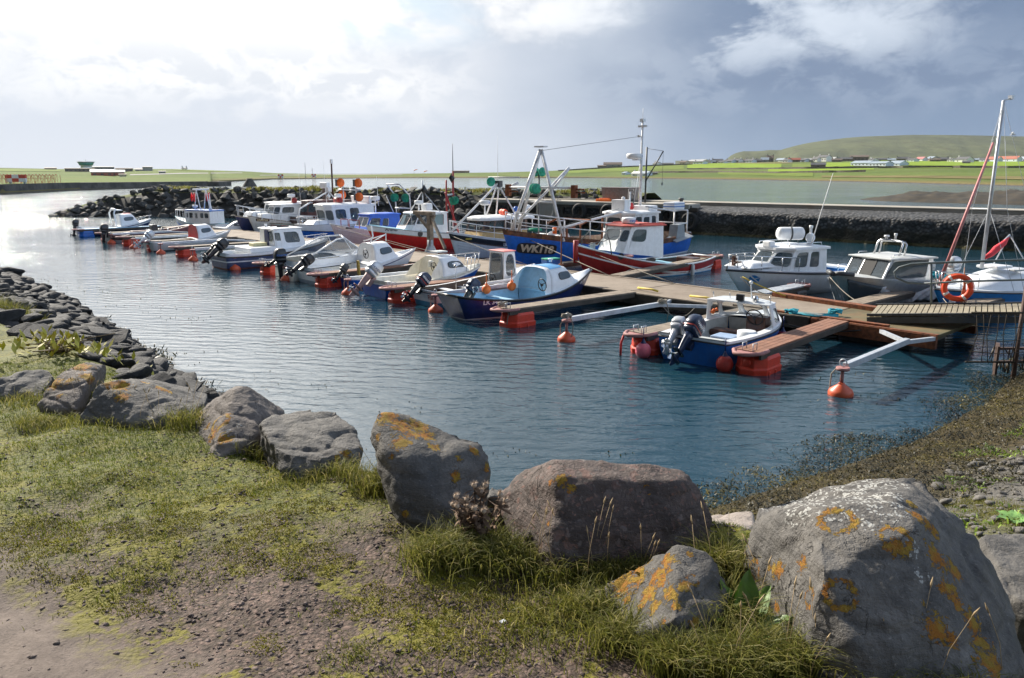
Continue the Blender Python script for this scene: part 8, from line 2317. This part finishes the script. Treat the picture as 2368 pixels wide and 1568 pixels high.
# rusty post and hanging net at the right edge
t = thing('net_frame', 'leaning rusty post with ragged netting at the right edge of the shore', 'net frame', P(2345, 852, .25))
Lp = t.location; m = MB(); top = at(2372, 660, 16.6) - Lp; m.tube([(0, 0, -.3), top], [.05, .035], 7); m.build('post', mat('rusty_pole', rgb(.07, .04, .03), .8, var=.3, bump=.3), t)
NETM = mat('brown_net', rgb(.045, .035, .025), .9, var=.4); m = MB(); rr = random.Random(2)
for k in range(9):
    u = k / 8; x0 = -.9 + u * 1.3; m.tube([(x0, .1, 1.18 + rr.uniform(-.05, .05)), (x0 + rr.uniform(-.1, .1), .1, .7), (x0 + rr.uniform(-.1, .1), .05, .12)], .010, 4)
for z in (1.18, .12): m.tube([(-1.0, .1, z), (.5, .1, z)], .022, 5)
for z in (.9, .62, .35): m.tube([(-.95, .1, z), (-.3, .08, z - .05), (.45, .1, z)], .008, 4)
m.build('net', NETM, t)
t = thing('eroded_steelwork', 'rust-eaten weed-hung steel frame standing on the weedy shore at the right edge', 'steel frame', P(2300, 858, .1))
m = MB()
for a_, c_ in (((-.0, 0, -.1), (.0, 0, .55)), ((.8, .1, -.1), (.75, .1, .5)), ((0, 0, .5), (.8, .1, .48)), ((0, 0, .2), (.8, .1, .2)), ((.8, .1, .4), (1.4, .3, .45)), ((.3, .5, -.1), (.3, .5, .5)), ((0, 0, .5), (.3, .5, .5))): m.beam(a_, c_, .07, .05)
m.build('bars', MATS['rusty_pole'], t); m = MB()
for k in range(60): x = rr.uniform(0, 1.3); y = rr.uniform(-.03, .2); z = rr.choice([.5, .2]); m.tube([(x, y, z), (x + rr.uniform(-.1, .1), y - .03, z - rr.uniform(.1, .35))], .014, 4)
m.build('hanging_weed', mat('dark_weed', rgb(.035, .024, .010), .5, var=.4), t)


# ================================================================== SHORE STONES, GRASS, WEED
def pix(p):
    dep = p[1] * math.cos(PITCH) - (p[2] - EYE) * math.sin(PITCH)
    return 1183.5 + FPX * p[0] / dep, 784 - FPX * (p[1] * math.sin(PITCH) + (p[2] - EYE) * math.cos(PITCH)) / dep, dep


stone_l = [hull_rock('shore_stone', 12, (1.0, random.uniform(.55, .8), random.uniform(.24, .42)), SHINGLE, .0, .05, 300 + i, i % 2) for i in range(10)]
stone_r = [hull_rock('shore_cobble', 12, (1.0, random.uniform(.6, .85), random.uniform(.34, .5)), COBBLE, .0, 0, 340 + i, 1) for i in range(8)]


def scatter(n, box, cond):
    out = []
    while len(out) < n:
        x = rng.uniform(box[0], box[1], n); y = rng.uniform(box[2], box[3], n); z = ground_z(x, y); d = shore_dist(x, y)
        k = cond(x, y, z, d) > rng.uniform(0, 1, n)
        out += list(zip(x[k], y[k], z[k], d[k]))
    return out[:n]


pool = []
for x, y, z, d in scatter(5200, (-26, -1.8, 5.0, 38), lambda x, y, z, d: ((d > .25) & (d < 3.6) & (x / y > -.72) & (z > .25) & (z < 2.55)) * np.clip(14 / y, .12, 1) ** 1.5):
    r = (.05 + .38 * rng.random() ** 3.2) * (1.25 if z < 1.9 else .8); pool.append((r, Vector((x, y, z)), 0))
for x, y, z, d in scatter(2600, (1.6, 13, 3.6, 15), lambda x, y, z, d: ((d > .9) & (d < 7) & (z > .42) & (z < 1.62 - .25 * (x < 3.5))) * 1.0):
    r = .028 + .13 * rng.random() ** 3; pool.append((r, Vector((x, y, z)), 1))
pool.sort(key=lambda q: -q[0] / q[1].y)
ind, rest = [], []
for q in pool:
    u, v, dp = pix(q[1])
    (ind if (-20 < u < 2387 and v < 1600 and len(ind) < 300) else rest).append(q)
for r, p, k in ind:
    o = bpy.data.objects.new('shore_stone', random.choice(stone_r if k else stone_l)); COL.objects.link(o)
    o.location = p + Vector((0, 0, r * .12)); o.scale = (r, r, r); o.rotation_euler = (random.uniform(-.35, .35), random.uniform(-.35, .35), random.uniform(0, 6.28))
    if k: tag(o, 'pale rounded cobble on the beach at the right', 'stone', 'pale cobbles of the right-hand beach')
    else: tag(o, 'dark flat shore stone on the slope at the left', 'stone', 'dark shore stones of the left-hand slope')


def merge_stones(name, items, protos, material):
    vs, fs, off = [], [], 0; P_ = []
    for me in protos:
        v = np.array([q.co[:] for q in me.vertices]); f = np.array([tuple(q.vertices) for q in me.polygons]); P_.append((v, f))
    for r, p, k in items:
        v, f = P_[rng.integers(len(P_))]; a = rng.uniform(0, 6.28); c, s_ = math.cos(a), math.sin(a)
        M_ = np.array([[c, -s_, 0], [s_, c, 0], [0, 0, 1]]); t_ = rng.uniform(-.3, .3); M_ = M_ @ np.array([[1, 0, 0], [0, math.cos(t_), -math.sin(t_)], [0, math.sin(t_), math.cos(t_)]])
        vs.append(v @ M_.T * r + np.array([p.x, p.y, p.z + r * .1])); fs.append(f + off); off += len(v)
    tag(mesh_np(name, np.concatenate(vs), np.concatenate(fs), material, smooth=protos is not armour_me), kind='stuff')


merge_stones('breakwater_rocks', ARM_REST, armour_me, ARMOUR)
merge_stones('shore_shingle', [q for q in rest if q[2] == 0], stone_l, SHINGLE)
merge_stones('beach_shingle', [q for q in rest if q[2] == 1], stone_r, COBBLE)


def leafmat(name, stops, trans=.35, rough=.6, spec=.3):
    m = bpy.data.materials.new(name); m.use_nodes = True; g = NG(m.node_tree)
    a = g.node('ShaderNodeAttribute', attribute_name='tint').outputs['Fac']
    r = g.node('ShaderNodeValToRGB'); g.l.new(a, r.inputs[0]); e = r.color_ramp.elements
    for i, (p, c) in enumerate(stops):
        q = e[i] if i < 2 else e.new(p)
        q.position = p; q.color = c
    b = g.node('ShaderNodeBsdfPrincipled'); g.l.new(r.outputs[0], b.inputs['Base Color']); b.inputs['Roughness'].default_value = rough; b.inputs['Specular IOR Level'].default_value = spec
    t = g.node('ShaderNodeBsdfTranslucent'); g.l.new(r.outputs[0], t.inputs[0]); mx = g.node('ShaderNodeMixShader'); mx.inputs[0].default_value = trans
    g.l.new(b.outputs[0], mx.inputs[1]); g.l.new(t.outputs[0], mx.inputs[2]); o = g.node('ShaderNodeOutputMaterial'); g.l.new(mx.outputs[0], o.inputs[0]); MATS[name] = m
    return m


def blades(name, base, height, width, tint, material, lean=.5, kind='stuff', curl=1.0, leandir=None, parent=None):
    """thin bent blades; base (n,3)"""
    n = len(base); base = np.asarray(base); a = rng.uniform(0, 2 * np.pi, n); height = np.broadcast_to(height, n); width = np.broadcast_to(width, n)
    side = np.stack([np.cos(a), np.sin(a), np.zeros(n)], 1)
    la = rng.uniform(0, 2 * np.pi, n) if leandir is None else leandir + rng.normal(0, .6, n)
    ld = np.stack([np.cos(la), np.sin(la), np.zeros(n)], 1) * (rng.uniform(.2, 1.2, n) * lean)[:, None]
    up = np.array([0, 0, 1.0]); h = height[:, None]; w = width[:, None] / 2
    m1 = base + up * h * .5 + ld * h * .25; m2 = base + up * h * (.85 - .15 * curl) + ld * h * .75; tp = base + up * h * (1.0 - .25 * curl) + ld * h * 1.25
    v = np.stack([base - side * w, base + side * w, m1 - side * w * .85, m1 + side * w * .85, m2 - side * w * .5, m2 + side * w * .5, tp], 1).reshape(-1, 3)
    i = np.arange(n)[:, None, None] * 7; f = np.array([[0, 1, 3], [0, 3, 2], [2, 3, 5], [2, 5, 4], [4, 5, 6]])[None]
    o = mesh_np(name, v, (i + f).reshape(-1, 3), material, parent, smooth=False, attr={'tint': np.repeat(tint, 7)})
    if kind: tag(o, kind=kind)
    return o


def pts_in(n, box, dens):
    x = rng.uniform(box[0], box[1], n); y = rng.uniform(box[2], box[3], n); k = dens(x, y) > rng.uniform(0, 1, n); x, y = x[k], y[k]
    return np.stack([x, y, ground_z(x, y) - .004], 1)


TURF = leafmat('turf_grass', [(0, rgb(.055, .085, .008)), (1, rgb(.32, .27, .07)), (.35, rgb(.125, .165, .012)), (.7, rgb(.23, .235, .020))])
LONG = leafmat('long_grass', [(0, rgb(.060, .075, .012)), (1, rgb(.48, .40, .21)), (.35, rgb(.14, .150, .022)), (.65, rgb(.27, .245, .060))], .45)
MOSS = leafmat('moss_cushion', [(0, rgb(.09, .085, .010)), (1, rgb(.33, .29, .02)), (.5, rgb(.20, .18, .014))], .2)
DRY = leafmat('dry_straw', [(0, rgb(.20, .14, .07)), (1, rgb(.50, .40, .25))], .3)


def land(x, y): return (shore_dist(x, y) > 2.6) * 1.0


def d_turf(x, y):
    belt = y - .22 * x + (fbm(x * .9, y * .9, 4, 41) - .5) * 3.4 + 1.9 * sstep(x, .0, 1.0)
    a = sstep(belt, 3.3, 4.6) * .9 + .30 * sstep(fbm(x * 1.7 + 9, y * 1.7, 4, 43), .52, .64)
    a = a * (.35 + .65 * sstep(fbm(x * 6, y * 6, 3, 47), .38, .6)) * sstep(x * .667 + y, 1.62, 2.1)
    return np.clip(a, 0, 1) * land(x, y)


p = pts_in(330000, (-5.2, 3.2, 1.55, 6.9), lambda x, y: d_turf(x, y) * (abs(x) < .70 * y + .3))
blades('turf', p, rng.uniform(.010, .034, len(p)) * (.7 + .7 * fbm(p[:, 0] * 4, p[:, 1] * 4, 2, 3)), rng.uniform(.0022, .0042, len(p)), np.clip(rng.normal(.45, .24, len(p)) + (fbm(p[:, 0] * 1.3, p[:, 1] * 1.3, 3, 9) - .5) * .9, 0, 1), TURF, 1.0)

p = pts_in(90000, (1.4, 8.5, 2.0, 9.5), lambda x, y: sstep(ground_z(x, y), 1.25, 1.6) * (.25 + .75 * sstep(fbm(x * 3, y * 3, 3, 51), .42, .6)) * (np.hypot(x - 1.7, y - 2.7) > .35))
blades('shore_turf', p, rng.uniform(.015, .05, len(p)), rng.uniform(.003, .006, len(p)), np.clip(rng.normal(.45, .22, len(p)), 0, 1), TURF, .9)


def d_moss(x, y):
    return sstep(fbm(x * 3.4, y * 3.4, 4, 61), .56, .63) * sstep(x * .667 + y, 1.55, 1.9) * (1 - .8 * sstep(y - .22 * x, 4.2, 5.0)) * land(x, y)


p = pts_in(260000, (-3.6, 1.6, 1.55, 4.8), lambda x, y: d_moss(x, y) * (abs(x) < .70 * y + .3))
hm = .010 * sstep(fbm(p[:, 0] * 3.4, p[:, 1] * 3.4, 4, 61), .56, .70); p[:, 2] += hm * .6
blades('moss', p, rng.uniform(.004, .011, len(p)), rng.uniform(.003, .006, len(p)), np.clip(rng.normal(.5, .25, len(p)), 0, 1), MOSS, .8)

# long grass: clumps given by where they stand at the feet of the boulders
LG = [(1090, 1290, .22, 900, .19), (1010, 1290, .18, 700, .14), (1180, 1300, .2, 600, .17), (1280, 1330, .2, 500, .14), (1400, 1320, .18, 400, .13), (1480, 1330, .15, 300, .13), (1350, 1420, .18, 350, .13), (1440, 1500, .18, 500, .17), (1560, 1555, .15, 500, .20), (1680, 1460, .12, 600, .22), (1700, 1560, .2, 700, .22), (1830, 1560, .16, 500, .19), (1980, 1568, .25, 400, .12), (2150, 1580, .25, 400, .12),
      (585, 1040, .14, 500, .20), (612, 1070, .12, 350, .16), (850, 1070, .16, 600, .20), (880, 1130, .14, 450, .16), (700, 1110, .16, 300, .10), (790, 1095, .16, 300, .12), (430, 985, .14, 300, .18), (300, 985, .25, 350, .12), (190, 925, .12, 300, .22), (60, 930, .25, 400, .12), (110, 985, .18, 700, .09), (1330, 1430, .3, 500, .09), (1650, 1340, .12, 500, .20), (20, 725, .35, 500, .30), (1240, 1450, .4, 900, .07), (2300, 1180, .5, 1500, .06), (2240, 1165, .4, 1000, .06), (2340, 1205, .4, 1200, .06), (330, 1330, .3, 400, .035), (470, 1320, .35, 500, .035), (820, 1510, .2, 300, .04)]
B_, H_, T_ = [], [], []
for px, py, rad, n, hh in LG:
    c_ = gpt(px, py); rad *= c_.y / 4.2 if rad < .3 else 1; n = int(n * 1.5)
    x = c_.x + rng.normal(0, rad * .55, n); y = c_.y + rng.normal(0, rad * .45, n); B_.append(np.stack([x, y, ground_z(x, y) - .01], 1)); H_.append(hh * rng.uniform(.35, 1.1, n)); T_.append(np.clip(rng.normal(.42, .22, n), 0, 1))
B_ = np.concatenate(B_); H_ = np.concatenate(H_); T_ = np.concatenate(T_)
blades('long_grass', B_, H_, rng.uniform(.0028, .0055, len(B_)), T_, LONG, .75)

# dry seed-head stalks
B_, H_ = [], []
for px, py, n in ((1290, 1330, 5), (1400, 1330, 6), (1480, 1345, 4), (1230, 1300, 3), (1700, 1540, 5), (1850, 1550, 5), (2080, 1566, 4), (2300, 1566, 2), (180, 935, 5), (200, 945, 5), (350, 985, 4), (440, 985, 5), (880, 1150, 3), (1620, 1380, 3), (1760, 1420, 3), (260, 980, 3)):
    c_ = gpt(px, py)
    for k in range(n): x = c_.x + rng.normal(0, .05); y = c_.y + rng.normal(0, .05); B_.append((x, y, gz(x, y))); H_.append(rng.uniform(.16, .30))
m = MB()
for (x, y, z), hh in zip(B_, H_):
    a = rng.uniform(0, 6.28); l = rng.uniform(.1, .45) * hh; dx, dy = math.cos(a) * l, math.sin(a) * l; t_ = Vector((x + dx, y + dy, z + hh))
    m.tube([(x, y, z), (x + dx * .35, y + dy * .35, z + hh * .55), t_], .0012, 4); m.tube([t_, t_ + Vector((dx * .1, dy * .1, .014)), t_ + Vector((dx * .25, dy * .25, .035))], [.002, .0042, .0008], 5)
tag(m.build('dry_grass_stalks', mat('straw', rgb(.36, .26, .14), .8, var=.2), fix=False), kind='stuff')

# gravel chips
p = pts_in(110000, (-4.2, 2.0, 1.5, 5.2), lambda x, y: (1 - .75 * np.clip(d_turf(x, y), 0, 1)) * (.08 + .92 * sstep(x * .667 + y, 1.6, 2.0)) * land(x, y) * (abs(x) < .70 * y + .3) * np.clip(2.8 / y, 0, 1))
me_ = [hull_rock('chip', 8, (1, .8, .5), SHINGLE, 0, 0, 400 + i) for i in range(6)]
GRAVEL = mat_rock('gravel_chip', rgb(.065, .048, .041), rgb(.21, .155, .135), bscale=30)
merge_stones('gravel', [(float(.005 + .014 * rng.random() ** 2.5), Vector(q), 0) for q in p], me_, GRAVEL)

# seaweed on the shore and afloat
WEED = leafmat('bladder_wrack', [(0, rgb(.016, .015, .006)), (1, rgb(.17, .135, .026)), (.5, rgb(.050, .043, .012))], .2, .5, .35)
GWEED = leafmat('green_weed', [(0, rgb(.05, .09, .01)), (1, rgb(.30, .42, .04))], .25, .5)


def weed(n, box, dens, hh, name='seaweed', m_=WEED, afloat=False, lean=1.6):
    x = rng.uniform(box[0], box[1], n); y = rng.uniform(box[2], box[3], n); k = dens(x, y) > rng.uniform(0, 1, n); x, y = x[k], y[k]
    z = np.maximum(ground_z(x, y), -.015) + rng.uniform(0, .05 if not afloat else .012, len(x))
    blades(name, np.stack([x, y, z], 1), rng.uniform(.4, 1, len(x)) * hh, rng.uniform(.012, .03, len(x)) * (hh / .08) ** .5, np.clip(rng.normal(.4, .25, len(x)) + (fbm(x * 1.5, y * 1.5, 2, 5) - .5), 0, 1), m_, lean, curl=2.0)


weed(90000, (1.5, 14, 8, 20), lambda x, y: ((lambda d, n: (sstep(d + (n - .5) * 2.2, -.75, -.2) * (1 - sstep(d + (n - .5) * 2.2, 1.5, 2.5))))(shore_dist(x, y), fbm(x * .9, y * .9, 4, 71))) * (x / y < .70), .055, lean=2.6)
weed(60000, (-27, -1.5, 8, 42), lambda x, y: ((lambda d, n: (sstep(d + (n - .5) * 1.2, -.5, -.1) * (1 - sstep(d + (n - .5), .9, 1.5))))(shore_dist(x, y), fbm(x * .9, y * .9, 4, 73))) * (x / y > -.70), .22)
weed(26000, (-20, 14, 7, 34), lambda x, y: ((lambda d, n: ((d < -.2) & (d > -3.2)) * sstep(n, .60, .66))(shore_dist(x, y), fbm(x * .55, y * 1.3, 4, 79))) * (abs(x / y) < .70) * np.where(x > 0, .8, .5), .07, 'floating_seaweed', WEED, True)
weed(26000, (3.5, 13, 6, 15), lambda x, y: (lambda d, n: ((d > 1.2) & (d < 4.8)) * sstep(n, .54, .60))(shore_dist(x, y), fbm(x * 1.1, y * 1.1, 3, 83)), .07, 'green_seaweed', GWEED)
# turf along the top of the breakwater, weed skirts on the quay
x, y, z, hg = [], [], [], []
for k in range(9000):
    s = rng.uniform(.13, .93); wv = rng.uniform(4.4, 8.2); c_, _ = bw_at(s); q = c_ + bw_n(s) * wv * (.3 + .7 * min(1, s * 8)); n_ = fbm(np.array([q.x * .35]), np.array([q.y * .35]), 3, 91)[0]
    if n_ > .36: x.append(q.x); y.append(q.y); z.append(bw_z(s, wv) - .1); hg.append((.12 + .75 * max(0, n_ - .42)))
hg = np.array(hg) * rng.uniform(.5, 1.2, len(x))
blades('breakwater_grass', np.stack([x, y, z], 1), hg * 1.5, rng.uniform(.04, .10, len(x)), np.clip(rng.normal(.5, .2, len(x)), 0, 1), LONG, .6)

# dead thistle
c_ = gpt(1105, 1268); t = thing('dead_thistle', 'dead brown thistle with fluffy seed heads beside the tall dark boulder', 'thistle', c_)
THB = mat('dead_thistle_brown', rgb(.115, .065, .04), .9, var=.35); FLUFF = mat('thistle_down', rgb(.42, .33, .25), .95, var=.2)
rr = random.Random(12); heads = []
m = MB(); lv = MB()
for k in range(17):
    a = rr.uniform(0, 6.28); hh = rr.uniform(.13, .31); sp = rr.uniform(.02, .14); pts = [Vector((0.02 * math.cos(a), .02 * math.sin(a), -.02)), Vector((sp * .5 * math.cos(a), sp * .5 * math.sin(a), hh * .5)), Vector((sp * math.cos(a), sp * math.sin(a), hh))]
    m.tube(pts, [.0055, .004, .003], 6); heads.append(pts[2])
    for j in range(26):
        u = rr.uniform(.05, .98); p0 = pts[0].lerp(pts[1], u * 2) if u < .5 else pts[1].lerp(pts[2], u * 2 - 1); b_ = rr.uniform(0, 6.28); l = rr.uniform(.022, .065); d_ = Vector((math.cos(b_), math.sin(b_), rr.uniform(-.8, .3))) * l; w_ = Vector((-math.sin(b_), math.cos(b_), .3)) * .006
        lv.add([p0 - w_, p0 + w_, p0 + d_ * .6 + w_ * 1.5 + Vector((0, 0, .006)), p0 + d_, p0 + d_ * .6 - w_ * 1.5], [(0, 1, 2, 3, 4)])
m.build('stems', THB, t); lv.build('withered_leaves', mat('thistle_leaf', rgb(.16, .10, .06), .9, var=.4), t)
for i, p_ in enumerate(heads):
    m = MB(); m.lathe([(.003, -.012), (.013, 0), (.010, .014)], p_, 8)
    if p_.z > .2 or i % 2:
        for j in range(90): d_ = Vector((rr.gauss(0, 1), rr.gauss(0, 1), abs(rr.gauss(0, 1)) + .2)).normalized() * rr.uniform(.016, .030); q = Vector((-d_.y, d_.x, 0)).normalized() * .0014; m.add([p_ + Vector((0, 0, .006)) - q, p_ + Vector((0, 0, .006)) + q, p_ + Vector((0, 0, .008)) + d_], [(0, 1, 2)])
    m.build('seed_head', FLUFF if (p_.z > .2 or i % 2) else THB, t)

# broad-leaved docks
DOCK = mat('dock_leaf', rgb(.10, .19, .02), .5, var=.25, scale=14, dirt=rgb(.30, .28, .05), dirt_amt=.5, trans=0.0)


def dock(c_, label, leaves, m_=DOCK):
    t = thing('dock_plant', label, 'plant', c_)
    for a, l, w_, el in leaves:
        m = MB(); n = 9; rows = []
        for i in range(n):
            u = i / (n - 1); r_ = l * u; zz = math.sin(el) * r_ - .35 * l * u * u * math.cos(el); q = Vector((math.cos(a) * math.cos(el) * r_, math.sin(a) * math.cos(el) * r_, zz + .01)); sd = Vector((-math.sin(a), math.cos(a), 0)); ww = w_ * math.sin(math.pi * min(1, max(.03, u)) ** .8) * .5 + .002; rip = .010 * math.sin(u * 21)
            rows.append([q - sd * ww + Vector((0, 0, rip)), q - sd * ww * .4 - Vector((0, 0, .004)), q - Vector((0, 0, .010)), q + sd * ww * .4 - Vector((0, 0, .004)), q + sd * ww - Vector((0, 0, rip))])
        m.loft(rows, close=False, cap0=False, cap1=False); m.build('leaf', m_, t)
    return t


dock(gpt(1722, 1478), 'broad green dock leaves between the small pyramid boulder and the huge boulder', [(1.3, .26, .09, 1.25), (.6, .24, .08, 1.0), (2.2, .24, .085, 1.0), (-1.2, .16, .07, .6), (3.6, .20, .07, .8), (-.3, .22, .075, .75), (1.8, .20, .08, 1.35)])
dock(gpt(2345, 1205), 'small pale green leaf rosette in the grass at the far right', [(k * 1.05, .20, .11, .45) for k in range(6)], mat('pale_dock_leaf', rgb(.16, .30, .08), .5, var=.2, scale=10))
yl = [(rng.uniform(0, 6.28), rng.uniform(.10, .22), .05, rng.uniform(.5, 1.2)) for k in range(40)]
t = thing('yellow_shore_plant', 'yellow-green leafy plant growing among the dark stones at the left', 'plant', gpt(150, 815)); YP = mat('yellow_leaf', rgb(.36, .33, .03), .5, var=.3, scale=9, dirt=rgb(.45, .12, .03), dirt_amt=.35)
m = MB()
for k in range(170):
    bx, by = rng.normal(0, .28), rng.normal(0, .28); z0 = gz(t.location.x + bx, t.location.y + by) - t.location.z; a = rng.uniform(0, 6.28); l = rng.uniform(.06, .13); e_ = rng.uniform(.3, 1.3); q = Vector((bx, by, z0 + rng.uniform(.02, .14))); d_ = Vector((math.cos(a) * math.cos(e_), math.sin(a) * math.cos(e_), math.sin(e_))) * l; w_ = Vector((-math.sin(a), math.cos(a), .1)) * .022
    m.add([q, q + d_ * .5 + w_, q + d_, q + d_ * .5 - w_], [(0, 1, 2, 3)])
m.build('leaves', YP, t); m = MB()
for k in range(26): a = rng.uniform(0, 6.28); m.tube([(0, 0, -.02), (rng.normal(0, .1), rng.normal(0, .1), .06), (rng.normal(0, .2), rng.normal(0, .2), .1)], .006, 4)
m.build('stems', DRY, t)
m = MB(); m.box((0, 0, .004), (.028, .016, .006)); o = m.build('shell_chip', WHITEP, bevel=.002); o.location = gpt(1162, 1442); o.rotation_euler = (.2, .1, .8); tag(o, 'small white shell chip lying in the turf below the dark boulder', 'shell')

# ================================================================== AIR
hz = MB(); hz.box((0, 1395, 198.5), (7600, 3010, 400)); hm_ = bpy.data.materials.new('haze'); hm_.use_nodes = True; g = NG(hm_.node_tree)
pv = g.node('ShaderNodeVolumePrincipled'); pv.inputs['Color'].default_value = rgb(.86, .92, 1.0); pv.inputs['Density'].default_value = .00004; pv.inputs['Anisotropy'].default_value = .2
o = g.node('ShaderNodeOutputMaterial'); g.l.new(pv.outputs[0], o.inputs['Volume']); o = hz.build('haze', hm_, fix=False); tag(o, kind='stuff')
